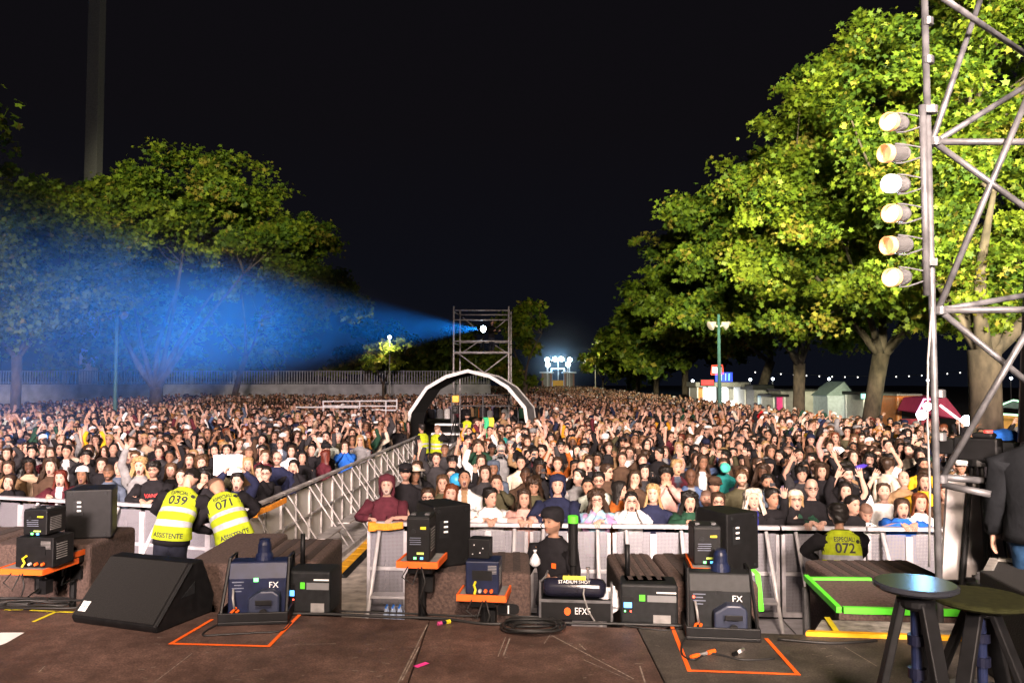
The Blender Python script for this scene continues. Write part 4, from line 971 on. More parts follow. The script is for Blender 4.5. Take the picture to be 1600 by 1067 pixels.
        if hand and lod < 3:
            ax = np.cross(hdir, pn); ax /= np.linalg.norm(ax) + 1e-9
            if ax[0] * 1 < 0 and False: ax = -ax
            nf = 4 if lod < 2 else 3; L = [.074, .082, .076, .060] if lod < 2 else [.08, .085, .07]; rf = .0095 if lod < 2 else .013
            tside = -1 if side > 0 else 1
            for q in range(nf):
                s_ = (q - (nf - 1) / 2) * (.0215 if lod < 2 else .028)
                b0 = W + hdir * .082 + ax * s_
                cu = curl * (1 + .15 * (q - 1)) if not (fing == 'point' and q == (0 if tside * 1 < 0 else nf - 1)) else .05
                dirn = hdir + ax * s_ * spread * 60 * .35; dirn /= np.linalg.norm(dirn)
                pts = [b0]; an = cu * .45
                for sg in range(3):
                    dd = dirn * math.cos(an) + pn * math.sin(an); pts.append(pts[-1] + dd * L[q] / 3 * (1.15 - .12 * sg)); an += cu * .55
                ring(g, pts, [rf, rf * .98, rf * .9, rf * .7], NFing if lod < 2 else 4, col)
            tb = W + hdir * .030 + ax * tside * .030
            td = hdir * .62 + ax * tside * (.75 if curl < 1 else .35) + pn * (.25 + .4 * min(curl, 1)); td /= np.linalg.norm(td)
            td2 = td * .8 + hdir * .4; td2 /= np.linalg.norm(td2)
            ring(g, [tb - td * .012, tb + td * .028, tb + td * .028 + td2 * .032], [.013, .0115, .008], NFing if lod < 2 else 4, col)
        return W, hdir, pn
    def ring(g, pts, rs, n, col):
        prev = None; up = None
        for i, p in enumerate(pts):
            tt = pts[min(i + 1, len(pts) - 1)] - pts[max(i - 1, 0)]; tt = tt / (np.linalg.norm(tt) + 1e-9)
            if up is None: up = np.cross(tt, [.3, .5, .8]); 
            up = up - tt * up.dot(tt); up /= np.linalg.norm(up) + 1e-9; w = np.cross(tt, up)
            an = np.arange(n) * 2 * math.pi / n
            o_ = g.verts(p + (np.cos(an)[:, None] * up + np.sin(an)[:, None] * w) * rs[i], col)
            if prev is not None: g.faces(grid_faces(o_, prev, n)[:, ::-1])
            prev = o_
        c_ = g.verts([pts[-1] + tt * rs[-1] * .8], col); jj = np.arange(n); g.faces(np.stack([prev + (jj + 1) % n, prev + jj, np.full(n, c_)], 1))
    def legs(g, off, T, infl, col, foot):
        jf, jb = N // 2, 0
        P0 = T[-1]; fz = hipz - .055 * k
        fpt, bpt = P0[jf], P0[jb]
        cr = [fpt * (1 - q) + bpt * q for q in (.25, .5, .75)]; cr = np.array(cr); cr[:, 2] = fz
        co = g.verts(cr, col)
        for side in (1, -1):
            ids = ([off + q for q in range(jf, N)] + [off] + [co + 2, co + 1, co]) if side > 0 else ([off + q for q in range(0, jf + 1)] + [co, co + 1, co + 2])
            pts = np.concatenate(([P0[q] for q in range(jf, N)] + [P0[0]] + [cr[2], cr[1], cr[0]]) if side > 0 else ([P0[q] for q in range(0, jf + 1)] + [cr[0], cr[1], cr[2]])).reshape(-1, 3)
            m = len(ids); c0 = pts.mean(0); ph = np.arctan2(pts[:, 1] - c0[1], pts[:, 0] - c0[0]); prev = np.array(ids)
            kn = np.array([side * .105, -.03 - squat * .25, .47 * k]); an_ = np.array([side * .115, .015, .09])
            stp = [(np.array([side * .092, 0, .70 * k]), .088), (kn * .6 + np.array([side * .09, 0, .78 * k]) * .4, .074), (kn, .060), (kn * .6 + an_ * .4, .058), (an_, .042)]
            if foot: stp += [(np.array([side * .115, -.01, .05]), .046), (np.array([side * .118, -.03, .006]), .05)]
            for c, r in stp:
                d = np.stack([np.cos(ph), np.sin(ph) * (1 if c[2] > .06 else 1.0), np.zeros(m)], 1)
                Pq = c + d * (r + infl)
                if foot and c[2] < .06: Pq[:, 1] = np.where(d[:, 1] < 0, Pq[:, 1] + d[:, 1] * .12, Pq[:, 1])
                o_ = g.verts(Pq, col if c[2] > .06 else (.02, .018, .016)); cur = np.arange(o_, o_ + m); nx = np.roll(np.arange(m), -1)
                g.faces(np.stack([cur, cur[nx], prev[nx], prev], 1)); prev = cur
            g.faces(np.stack([np.full(m - 2, prev[0]), prev[2:], prev[1:-1]], 1))
    out = {}
    T, offs = shell(body, tz, 0.0, sk, top_from=ro[-1])
    hands = {}
    if arms_on:
        for side, pose in ((-1, arms[0]), (1, arms[1])): hands[side] = arm(body, T, offs, side, pose, 0.0, sk, lod < 3)
    if lod < 2: legs(body, offs[-1], T, 0.0, sk, True)
    elif lod == 2:
        pass
    out['body'] = body.arrays()
    # ---- top garment
    g = Geo(); infl = {'tee': .016, 'jacket': .022, 'hoodie': .022, 'puffer': .040, 'shirt': .017, 'vest': .03}.get(kind, .02)
    gz = [z for z in tz if z <= 1.425]
    ccol = cl
    if lod < 2:
        gz = [1.445] + gz[0:] if kind != 'tee' else gz
        gz = list(gz) + ([.80] if kind in ('jacket', 'puffer', 'hoodie') else [])
    hole_save = hole_rows
    shift = list(gz).index(tz[hole_rows[0]]) - hole_rows[0]
    hole_rows = (hole_rows[0] + shift, hole_rows[1] + shift)
    Tg, og = shell(g, gz, infl, ccol, .05 if lod < 2 else 0)
    # close the hem inward
    if lod < 2:
        inn = g.verts(Tg[-1] * np.array([.86, .86, 1]) + np.array([0, 0, .01]), ccol); g.faces(grid_faces(og[-1], inn, N))
    if arms_on:
        for side, pose in ((-1, arms[0]), (1, arms[1])): arm(g, Tg, og, side, pose, infl * .8, ccol, False, cut=1.0 if sleeve == 'long' else (.45 if lod < 2 else .5))
    V, C, F = g.arrays()
    if kind == 'puffer' and lod < 2: V = V + 0; 
    if kind == 'tiedye' or (inner == 'tiedye'):
        s1 = np.sin(V[:, 0] * 21 + V[:, 2] * 13) * np.cos(V[:, 2] * 24 + 1); C = np.where((s1 > .25)[:, None], np.array([.46, .22, .42]), np.where((s1 < -.45)[:, None], np.array([.20, .30, .62]), np.array([.28, .48, .56])))
    elif inner is not None and lod < 2:
        fm = (V[:, 1] < -.02) & (np.abs(V[:, 0]) < .045 + .02 * (V[:, 2] / k - 1.2)) & (V[:, 2] > .9 * k); C[fm] = inner
    out['top'] = (V, C, F)
    if vest:
        g = Geo(); hr_ = hole_rows; hole_rows = (99, 100); Y_, S_ = np.array((.38, .47, .018)), np.array((.36, .37, .41))
        vz = [1.435, 1.40, 1.365, 1.31, 1.25, 1.205, 1.165, 1.165, 1.115, 1.115, 1.045, 1.045, .995, .995, .93, .865]; prev = None
        for q, z in enumerate(vz):
            P_ = torso_rows([z], .048 if z < 1.33 else .048 + (z - 1.33) * .10 - (.022 if z > 1.38 else 0), 0, wide * VW(z))[0]
            band = (1.115 < z + .0001 and z - .0001 < 1.165) or (.995 < z + .0001 and z - .0001 < 1.045)
            r_ = g.verts(P_, S_ if q in (7, 8, 11, 12) else Y_)
            if prev is not None and q not in (7, 9, 11, 13): g.faces(grid_faces(prev, r_, N))
            elif prev is not None: pass
            prev = r_
        out['safety_vest'] = g.arrays(); out['_surf'] = (bend, wide, k); hole_rows = hr_
    # ---- trousers
    if lod < 2:
        g = Geo(); hole_rows = (99, 100); tz2 = [.99, .93, .85]
        Tt, ot = shell(g, tz2, .010, trousers); legs(g, ot[-1], Tt, .016, trousers, False)
        out['trousers'] = g.arrays()
    elif lod == 2:
        g = Geo(); 
        for side in (-1, 1): ring(g, [np.array([side * .09, 0, .88 * k]), np.array([side * .1, 0, .45 * k]), np.array([side * .1, 0, .0])], [.10, .075, .06], 5, trousers)
        out['trousers'] = g.arrays()
    # ---- hair and hats: shells over the skull
    def skull_shell(zend, thick, col, nrow, long_z=None, noise=0., taper_in=True, zstart=.118, vol=0., drop_w=.0):
        g = Geo(); ze = zend
        o_ = g.verts(place_head(np.array([[0, 0, .1175 + thick]]), np.ones(1)), col)
        prev = None; jj = np.arange(N)
        for i in range(1, nrow + 1):
            q = i / nrow; z = .1175 - (.1175 - ze) * (1 - (1 - q) ** 1.0) ** 1.15
            z = np.minimum(z, .112)
            zz = np.maximum(z, -.10); a, f, b = hprof(zz)
            below = np.clip(-.03 - z, 0, 1)
            a = np.where(z < -.03, np.maximum(a, .072 + drop_w * below * 2.2), a); b = np.where(z < -.05, np.maximum(b, .085), b)
            fcut = np.where(z < -.03, np.minimum(f, .05), f)
            th_ = thick * (1 + vol * np.clip(z / .1, 0, 1)) * (1 + noise * rng.normal(size=N))
            if i == nrow and taper_in: th_ = th_ * .25
            x = (a + th_) * st; y = np.where(ct > 0, -(fcut + th_) * ct, -(b + th_) * ct)
            P_ = np.stack([x, y, z + thick * .6 * np.clip(z / .118, 0, 1)], 1)
            wz = np.clip(1 - smoothstep((-.12 - z) / .12) * .8, 0, 1)
            P_ = place_head(P_, wz)
            if noise and lod < 2: P_ = P_ + rng.normal(size=(N, 3)) * noise * .012
            r_ = g.verts(P_, col)
            if prev is None: g.faces(np.stack([np.full(N, o_), r_ + jj, r_ + (jj + 1) % N], 1))
            else: g.faces(grid_faces(prev, r_, N))
            prev = r_
        inn = P_ * .0 + P_; ctr = place_head(np.array([[0, 0, -.02]]), np.ones(1))
        inn = ctr + (P_ - ctr) * np.array([.86, .86, 1.0]); r2 = g.verts(inn, col); g.faces(grid_faces(prev, r2, N))
        return g
    ath = np.abs(th); nrow = {0: 12, 1: 8, 2: 4, 3: 3}[lod]
    def hairline(hl, temple, side, back, long_side=None):
        return np.interp(ath, [0, .55, .95, 1.35, 1.75, 2.2, math.pi], [hl, hl - .004, temple, side if long_side is None else long_side, side if long_side is None else long_side, back, back])
    hair_on = hat in (None, 'cap', 'straw', 'band', 'beanie')
    if hair not in ('b', 'z') and hair_on:
        if hair == 's': ze = hairline(.068, .035, -.012, -.075); gg = skull_shell(ze, .014, hc, nrow, noise=.22 if lod < 2 else 0, vol=.9)
        elif hair == 'f': ze = hairline(.040, .020, -.02, -.085); gg = skull_shell(ze, .020, hc, nrow, noise=.30 if lod < 2 else 0, vol=.7)       # fringe, mop
        elif hair == 'c': ze = hairline(.058, .02, -.10, -.16, -.12 - .05 * rng.uniform()); gg = skull_shell(ze, .036, hc, nrow + 2, noise=.30 if lod < 2 else .1, vol=.3)
        elif hair == 'C': ze = hairline(.058, .02, -.26, -.32, -.28) + np.where(ath > 1.2, rng.normal(size=N) * .02, 0); gg = skull_shell(ze, .036, hc, nrow + 3, noise=.30 if lod < 2 else .1, vol=.2, drop_w=.16)
        elif hair == 't': ze = hairline(.070, .045, .005, -.075); gg = skull_shell(ze, .011, hc, nrow, noise=.20 if lod < 2 else 0)            # tied back
        elif hair == 'm': ze = hairline(.066, .03, -.13, -.15, -.13); gg = skull_shell(ze, .016, hc, nrow + 1, noise=.10 if lod < 2 else 0, drop_w=.10, vol=.5)   # bob
        else:
            ze = hairline(.066, .03, -.30, -.34, -.25 - .09 * rng.uniform())
            if lod < 2: ze = ze + np.where(ze < -.05, rng.normal(size=N) * .022, 0)
            gg = skull_shell(ze, .015, hc, nrow + 3, noise=.24 if lod < 2 else .05, drop_w=.07 + .08 * rng.uniform(), vol=.5)
        out['hair'] = gg.arrays()
    hatc = np.array(hatc)
    if hat == 'beanie': out['beanie'] = skull_shell(hairline(.050, .035, .000, -.035), .024, hatc, nrow, taper_in=False, vol=.5).arrays()
    elif hat == 'band': out['headband'] = skull_shell(hairline(.052, .045, .03, .0), .026, hatc, nrow, taper_in=False).arrays()
    elif hat == 'hood':
        gg = skull_shell(hairline(.060, .018, -.10, -.17, -.12), .034, hatc, nrow + 1, taper_in=False, vol=.4, drop_w=.03, noise=.05 if lod < 2 else 0)
        out['hood'] = gg.arrays()
    elif hat in ('cap', 'straw'):
        gg = skull_shell(hairline(.052, .048, .035, .015), .024, hatc, max(4, nrow - 4), taper_in=False, vol=.35)
        nb = max(8, N); an = np.linspace(-1.15, 1.15, nb) if hat == 'cap' else np.linspace(-math.pi, math.pi, nb)
        a, f, b = hprof(np.array(.05)); inr = []; our = []
        for q in an:
            cx, sy = math.sin(q), math.cos(q); rr = f if sy > 0 else b
            ext = (.070 * max(0, math.cos(q * 1.25)) if hat == 'cap' else .085)
            inr.append((cx * (a + .02), -sy * (rr + .02), .050)); our.append((cx * (a + .022 + ext * .7), -sy * (rr + .022 + ext), .050 - (.016 if hat == 'cap' else -.012)))
        for dz in (0, -.006):
            i_ = gg.verts(place_head(np.array(inr) + [0, 0, dz], np.ones(nb)), hatc); o_ = gg.verts(place_head(np.array(our) + [0, 0, dz], np.ones(nb)), hatc)
            q = np.arange(nb - 1); gg.faces(np.stack([i_ + q, o_ + q, o_ + q + 1, i_ + q + 1], 1) if dz == 0 else np.stack([i_ + q + 1, o_ + q + 1, o_ + q, i_ + q], 1))
        out['cap' if hat == 'cap' else 'straw_hat'] = gg.arrays()
    if kind == 'hoodie' and hat != 'hood' and lod < 2:          # hood lying behind the neck
        g = Geo(); prev = None
        for q, (rr, zz, yy) in enumerate(((.075, 1.46, .02), (.105, 1.475, .03), (.125, 1.44, .045), (.11, 1.395, .05))):
            an = np.linspace(-2.2, 2.2, 15); P_ = bend(np.stack([np.sin(an) * rr, np.cos(an) * rr + yy - .01, np.full(15, zz * k) - .04 * np.abs(an) / 2.2], 1)); r_ = g.verts(P_, cl)
            if prev is not None: i_ = np.arange(14); g.faces(np.stack([prev + i_, r_ + i_, r_ + i_ + 1, prev + i_ + 1], 1))
            prev = r_
        out['hood'] = g.arrays()
    if glasses and lod < 2:
        g = Geo()
        for sx in (-1, 1):
            an = np.linspace(0, 2 * math.pi, 11); ptsl = np.stack([sx * .032 + .021 * np.cos(an), np.full(11, -.101) + .006 * np.abs(np.cos(an)), .002 + .016 * np.sin(an)], 1)
            ring(g, list(place_head(ptsl, np.ones(11))), [.0034] * 11, 4, (.015, .013, .012))
            ring(g, list(place_head(np.array([[sx * .052, -.095, .006], [sx * .082, -.02, .004]]), np.ones(2))), [.003, .003], 4, (.015, .013, .012))
        ring(g, list(place_head(np.array([[-.011, -.103, .006], [.011, -.103, .006]]), np.ones(2))), [.003, .003], 4, (.015, .013, .012))
        out['glasses'] = g.arrays()
    out['_hands'] = hands; out['_head'] = bend(HC)
    return out

PART_MAT = dict(safety_vest='cloth', body='skin', top='cloth', trousers='cloth', hair='hair', beanie='cloth', headband='cloth', hood='cloth', cap='cloth', straw_hat='cloth', glasses='cloth')
TOPNAME = dict(tee='t_shirt', jacket='jacket', hoodie='hoodie', puffer='puffer_jacket', shirt='sweater', vest='jacket')
def person(loc, label, rz=0.0, group=None, lod=1, **kw):
    G = build_person(lod=lod, **kw)
    t = thing('person', loc, label, 'person', group, rz)
    for nm, val in G.items():
        if nm.startswith('_'): continue
        V, C, F = val
        np_mesh({'top': TOPNAME.get(kw.get('kind', 'jacket'), 'jacket')}.get(nm, nm), V, F, M[PART_MAT[nm]], t, color=C)
    return t, G

def vest_text(t, G, rows):
    bend, wide, k = G['_surf']
    for body_, size, z0, sq in rows:
        me = text_mesh(body_, size, 0.0, size * .022); n = len(me.vertices); co = np.empty(n * 3, np.float32); me.vertices.foreach_get('co', co); co = co.reshape(-1, 3)
        x = -co[:, 0] * sq; z = z0 + co[:, 1]; a, d = torso_prof(z, wide); a = a * VW(z) + .05; d = d + .05
        s_ = np.clip(np.abs(x) / a, 0, .98) ** (1 / .85); y = d * np.sqrt(1 - s_ ** 2) ** .85 + .007
        Q = bend(np.stack([x, y, z * k], 1)); me.vertices.foreach_set('co', Q.astype(np.float32).ravel()); me.materials.clear(); me.materials.append(M['text_black']); me.update()
        o = bpy.data.objects.new('lettering', me); COL.objects.link(o); o.parent = t
# ================================================================== the audience
AUD = 'people in the audience'
placed = []          # (x, y, px, py, anchor phrase or None)
def bar_r(x): return 11.0 - .0582 * (x + 1.98)
def bar_l(x): return 12.05 - .294 * (x + 4.02)
def bar_d(y): return -4.0 + .0543 * (y - 12.15)
def project(p):
    c, s = math.cos(PITCH), math.sin(PITCH); y, z = p[1], p[2] - CAM_H
    dep = y * c + z * s; up = -y * s + z * c
    return CX + F_PX * p[0] / dep, CY - F_PX * up / dep
def face_stage(x, y): return -math.atan2(x * .75, y + 3)
people = []
def aud(px, py, label, row=None, anchor=None, H=None, lod=0, turn=0., Y=None, **kw):
    if row == 'F':
        x = (px - CX) / F_PX * 11.3
        for _ in range(3): y = bar_r(x) + .40; x = at(px, py, y).x
        H = at(px, py, y - .03).z
    elif row == 'L':
        x = -6
        for _ in range(5): y = bar_l(x) + .42; x = at(px, py, y).x
        H = at(px, py, y - .03).z
    elif Y is not None: p_ = at(px, py, Y); x, y, H = p_.x, Y, p_.z
    else:
        H = H or 1.60; p_ = atz(px, py, H); x, y = p_.x, p_.y
        if row == 'D': x = min(x, bar_d(y) - .38)
    H = max(1.28, min(1.80, H))
    rz = face_stage(x, y) * (.9 if row is None else .6) + turn
    kw.setdefault('seed', int(px * 7 + py)); kw.setdefault('rail', BH)
    kw.setdefault('wide', .98 if H > 1.55 else .92)
    people.append((x, y, rz, label, lod if y < 15.5 else 1, H, kw))
    q = project((x, y, H)); placed.append((x, y, q[0], q[1], anchor))
    return x, y, H
C_ = CLOTH; HC_ = HAIRC; S0, S1, S2, S3, S4 = SKIN
def A(px, py, label, row=None, anchor=None, c='black', s=1, h='s', k='n', **kw):
    kw['cl'] = C_[c]; kw['sk'] = SKIN[s]; kw['hair'] = h; kw['hc'] = HC_[k]
    if kw.get('hat') and 'hatc' in kw: kw['hatc'] = C_[kw['hatc']]
    elif kw.get('hat'): kw['hatc'] = C_[c]
    if isinstance(kw.get('inner'), str) and kw['inner'] != 'tiedye': kw['inner'] = C_[kw['inner']]
    return aud(px, py, label, row, anchor, **kw)
# --- left block, along the stage barrier
A(16, 752, 'person with a hand on one cheek, dark hair tied, black jacket, at the frame edge', 'L', 'woman holding her cheek', s=0, h='m', smile=1, arms=('d', 'c'), roll=.25)
A(47, 727, 'dark skinned person in beige top behind the woman holding her cheek', None, None, 'beige', 4, 'l', 'k', mo=.5)
A(81, 728, 'person with long wavy brown hair shouting in a brown top beside the red haired one', 'L', 'long brown haired shouter', 'brown', 0, 'C', 'n', mo=1, pitch=-.15)
A(96, 746, 'red haired person shouting, burgundy jacket open over white shirt', 'L', 'red haired shouter', 'burgundy', 0, 'l', 'a', mo=1, inner='white', arms=('r', 'w'))
A(130, 741, 'shouting person in white fur headband and black hood behind the black speaker', 'L', 'white fur headband', 'black', 3, 'm', 'k', mo=1, hat='band', hatc='white', kind='hoodie')
A(171, 737, 'bearded person in dark patterned jacket looking down behind the black speaker', 'L', 'bearded man by the speaker', 'slate', 3, 'z', 'k', beard=.8, pitch=.25, smile=1)
A(220, 727, 'blond person in grey coat pointing one arm high, mouth open', 'L', 'pointing blond woman', 'grey', 0, 'C', 'y', mo=1, arms=('i', 'd'))
A(241, 733, 'person in black hoodie with red lettering, glasses and shaggy black hair', 'L', 'hoodie with red lettering', 'black', 1, 'f', 'k', kind='hoodie', glasses=True, beard=.6, arms=('r', 'r'), wide=1.12)
A(268, 734, 'person with long face and brown hair just behind the hoodie with red lettering', None, None, 'charcoal', 0, 'l', 'b', Y=14.2)
A(285, 744, 'calm person with tied dark hair in black jacket above guard 039', 'L', 'calm woman over guard 039', 'black', 0, 't', 'n', arms=('x', 'x'))
A(320, 746, 'dark haired person shouting through one hand between the two guards', 'L', 'woman shouting through her hand', 'black', 1, 'l', 'k', mo=1, arms=('m', 'd'))
A(316, 722, 'curly haired young person in dark top left of the white poster', None, 'curly boy by the poster', 'charcoal', 0, 'c', 'b', mo=.3, Y=14.6)
A(297, 718, 'person with long brown hair, mouth open, behind the curly boy by the poster', None, None, 'brown', 0, 'l', 'n', mo=.8)
A(336, 703, 'dark haired person yelling just above the white poster', None, None, 'black', 0, 'm', 'k', mo=1)
A(355, 703, 'second yelling dark haired person above the white poster, black jacket', None, None, 'charcoal', 0, 's', 'k', mo=1)
A(372, 751, 'person crying out under the white poster in a navy jacket', 'L', 'poster holder', 'navy', 0, 's', 'k', mo=.9, arms=('P', 'P'))
A(249, 706, 'thin person with brown hair behind the hoodie with red lettering', None, None, 'charcoal', 0, 's', 'n')
A(266, 713, 'brown skinned smiling person with dark hair, one palm up', None, None, 'black', 3, 's', 'k', smile=1, arms=('d', 'u'))
A(212, 714, 'person in glasses right behind the pointing arm', None, None, 'charcoal', 0, 's', 'b', glasses=True)
A(187, 731, 'bald pale person beside the grey pointing sleeve', None, None, 'slate', 0, 'b', 'n')
A(160, 725, 'person with dark hair peering between bearded man and fur headband', None, None, 'black', 0, 'm', 'n')
A(136, 713, 'person in black covering the face with both hands', None, 'person covering the face', 'black', 1, 'f', 'k', arms=('c', 'm'))
A(105, 705, 'tall young person with swept black hair and white shirt', None, 'tall boy with swept hair', 'charcoal', 1, 's', 'k', inner='white', H=1.68)
A(80, 707, 'person with long dark hair and pale face left of the tall swept haired boy', None, None, 'burgundy', 0, 'l', 'n')
A(51, 706, 'laughing person with short dark hair behind the dark skinned woman in beige', None, None, 'grey', 0, 's', 'k', smile=1)
A(13, 686, 'bearded person with dark hair and dark top near the frame edge', None, 'bearded man at the edge', 'slate', 2, 's', 'k', beard=.9)
A(32, 677, 'bald person in lilac shirt near the frame edge', None, 'bald man in lilac', 'lilac', 0, 'b', 'n')
A(12, 708, 'person with brown hair lifting an arm with a lit phone', None, None, 'charcoal', 0, 'l', 'n', arms=('d', 'P'))
A(14, 730, 'person with brown hair in a tan coat above the hand on cheek woman', None, None, 'tan', 1, 'l', 'n')
A(66, 683, 'person turned away with round black hair and cream collar', None, 'round black hair', 'cream', 1, 'c', 'k', turn=2.6)
A(125, 675, 'person looking sideways with short black hair and tan top', None, None, 'tan', 3, 's', 'k', yaw=.8)
A(178, 702, 'person tilting the head back beneath two raised arms', None, None, 'black', 1, 's', 'k', pitch=-.5, arms=('d', 'u'))
A(150, 687, 'person in yellow and white jacket clapping overhead', None, 'yellow and white jacket', 'yellow', 0, 's', 'n', arms=('u', 'u'), inner='white')
A(207, 690, 'person with short blond hair and white sleeves raised in the left crowd', None, None, 'white', 0, 's', 'b', arms=('u', 'd'))
# --- along the aisle barrier
A(407, 737, 'dark haired person in black jacket, chin on hand, next to the glasses wearer', 'D', None, 'black', 0, 't', 'k', arms=('d', 'm'), H=1.56)
A(421, 739, 'glasses wearing person with clasped hands in black coat by the aisle barrier', 'D', 'glasses wearer with clasped hands', 'black', 0, 't', 'k', glasses=True, arms=('h', 'h'), H=1.54)
A(434, 716, 'bald bearded person with glasses in padded navy jacket by the aisle barrier', 'D', 'bald man in padded navy', 'navy', 0, 'b', 'n', glasses=True, beard=.6, kind='puffer', wide=1.15, H=1.66)
A(463, 728, 'person in black leather jacket screaming with hands on the cheeks', 'D', 'screaming leather jacket', 'black', 0, 'l', 'k', mo=1, arms=('c', 'c'), H=1.50)
A(473, 714, 'dark haired person in black behind the screaming leather jacket', None, None, 'black', 1, 'l', 'k', H=1.56)
A(488, 702, 'person in black leather pointing both arms up with a red cloth', 'D', 'red cloth waver', 'black', 0, 's', 'k', arms=('i', 'u'), H=1.55)
A(508, 701, 'person in profile with dark cap and black jacket facing along the aisle', 'D', 'profile in black cap', 'black', 1, 's', 'k', hat='cap', hatc='black', turn=.9)
A(526, 712, 'person with long auburn hair and burgundy coat turned from the stage', 'D', 'auburn back of head', 'burgundy', 0, 'l', 'a', turn=2.2, H=1.5)
A(547, 697, 'person in bright blue jacket shouting through both hands by the aisle', 'D', 'bright blue jacket', 'blue', 0, 'm', 'n', mo=.9, arms=('m', 'm'), H=1.56)
A(563, 687, 'person with long blond hair, glasses and grey scarf by the aisle', 'D', 'blond glasses wearer', 'grey', 0, 'l', 'y', glasses=True, smile=1)
A(579, 691, 'smiling dark haired person in bright red top by the aisle', 'D', 'bright red top', 'red', 1, 'm', 'k', smile=1, H=1.53)
A(588, 669, 'dark curly haired person raising one hand behind the bright red top', None, None, 'black', 1, 'c', 'k', arms=('d', 'm'))
A(610, 660, 'bald person in a blue jacket where the aisle barrier recedes', None, 'bald man in blue', 'denim', 0, 'b', 'n')
A(529, 683, 'older grey haired person in olive behind the bright blue jacket', None, None, 'olive', 0, 's', 'g')
A(438, 692, 'person in round glasses and white collar in the left crowd', None, 'round glasses', 'slate', 0, 's', 'n', glasses=True, inner='white')
A(456, 704, 'smiling person in white sweater with brown hair behind the padded navy jacket', None, 'white sweater', 'white', 0, 'm', 'n', smile=1)
A(410, 686, 'shouting person in black leaning sideways above the white poster', None, None, 'black', 0, 's', 'k', mo=1, roll=.3)
A(388, 724, 'long haired blond person at the poster right edge', None, None, 'tan', 0, 'l', 'y', mo=.4)
A(415, 712, 'laughing person with brown hair touching the forehead behind bald padded navy man', None, None, 'burgundy', 0, 's', 'b', smile=1, arms=('c', 'd'))
A(360, 680, 'person in dark jumper with a white printed motif, hair cropped', None, None, 'black', 1, 's', 'k', inner='cream')
A(545, 668, 'person in a white woolly hat in the left crowd', None, 'white woolly hat', 'tan', 0, 'l', 'n', hat='beanie', hatc='white')
A(522, 660, 'shouting person in dark jacket with both arms spread upward', None, None, 'black', 0, 's', 'n', mo=1, arms=('w', 'u'))
# --- right block, along the stage barrier
A(605, 757, 'person in maroon hoodie with hood up leaning at the barrier corner', 'F', 'maroon hoodie', 'maroon', 0, 's', 'g', hat='hood', kind='hoodie', mo=.5, beard=.4, arms=('R', 'r'), wide=1.15)
A(634, 737, 'stern person in black cap and black jacket behind the maroon hoodie', None, 'black cap', 'black', 1, 's', 'k', hat='cap', hatc='black', beard=.5, wide=1.08, Y=12.3)
A(648, 740, 'person in wide straw hat next to the black cap', None, 'straw hat', 'charcoal', 3, 'l', 'k', hat='straw', hatc='cream', yaw=.4, Y=12.9)
A(669, 776, 'youngster in glasses and grey top shouting beside the centre speaker', 'F', 'shouting kid in glasses', 'grey', 0, 's', 'n', glasses=True, mo=1)
A(692, 754, 'person with wavy brown hair and olive jacket over the centre speaker', None, 'wavy brown hair', 'olive', 1, 'l', 'b', mo=.2, Y=12.3)
A(705, 770, 'auburn haired person in olive jacket grimacing behind the centre speaker', 'F', 'grimacing auburn hair', 'olive', 0, 'l', 'r', mo=.8, roll=.15, arms=('d', 'h'))
A(726, 748, 'person in white top tilting the head back, mouth open, long dark braid', None, 'white top with braid', 'white', 2, 't', 'k', mo=1, pitch=-.45, Y=12.2, inner='tan')
A(766, 776, 'balding person in white sweatshirt looking aside with folded forearms', 'F', 'white sweatshirt', 'white', 1, 's', 'k', kind='shirt', yaw=.75, arms=('r', 'r'), wide=1.2)
A(776, 754, 'person in olive jacket rubbing the face with both hands', None, 'face rubber in olive', 'olive', 1, 't', 'n', arms=('m', 'c'), Y=12.6)
A(758, 738, 'smiling dark haired person behind the white sweatshirt', None, None, 'charcoal', 0, 'l', 'n', smile=1)
A(771, 731, 'person in dark hood smiling with brown skin', None, None, 'slate', 3, 's', 'k', hat='hood', hatc='slate', kind='hoodie', smile=1)
A(819, 778, 'sullen person with long brown hair in pale pink padded coat', 'F', 'pale pink coat', 'pink', 1, 'l', 'n', arms=('r', 'r'), kind='puffer')
A(834, 757, 'person with wavy dark hair looking down behind the pale pink coat', None, None, 'olive', 2, 'C', 'n', pitch=.3, smile=1, Y=12.3)
A(871, 757, 'tall person in navy hoodie with hood up and white chest lettering', 'F', 'navy hoodie', 'navy', 0, 's', 'k', hat='hood', kind='hoodie', arms=('R', 'r'), wide=1.18)
A(918, 759, 'calm person with dark hair and mustard collar behind tie dye sweater', None, None, 'charcoal', 2, 't', 'k', inner='mustard', Y=12.4)
A(935, 750, 'bearded person in dark glasses and pale sage sweater', None, 'sage sweater', 'sage', 1, 's', 'k', kind='shirt', glasses=True, beard=.7, wide=1.2, Y=12.3)
A(932, 780, 'curly haired person in tie dye sweater covering the mouth', 'F', 'tie dye sweater', 'tiedye', 0, 'C', 'n', arms=('m', 'r'), inner='tiedye', glasses=True, roll=-.1)
A(948, 736, 'person in profile with glasses and brown hair behind sage sweater', None, None, 'brown', 1, 's', 'n', glasses=True, yaw=1.0)
A(964, 765, 'dark haired person in rust jacket turned sideways', None, 'rust jacket', 'rust', 1, 'l', 'k', turn=1.2, Y=11.9)
A(986, 782, 'person in white blouse and glasses cheering with palms by the cheeks', 'F', 'cheering white blouse', 'white', 0, 't', 'k', glasses=True, mo=.9, arms=('c', 'c'))
A(992, 746, 'person with straight fringe and dark hair, hand at the mouth', None, None, 'brown', 1, 'm', 'n', arms=('m', 'd'), Y=12.7)
A(1007, 736, 'smiling pale person with long dark hair behind the blond woman with bag', None, None, 'charcoal', 0, 'l', 'k', smile=1)
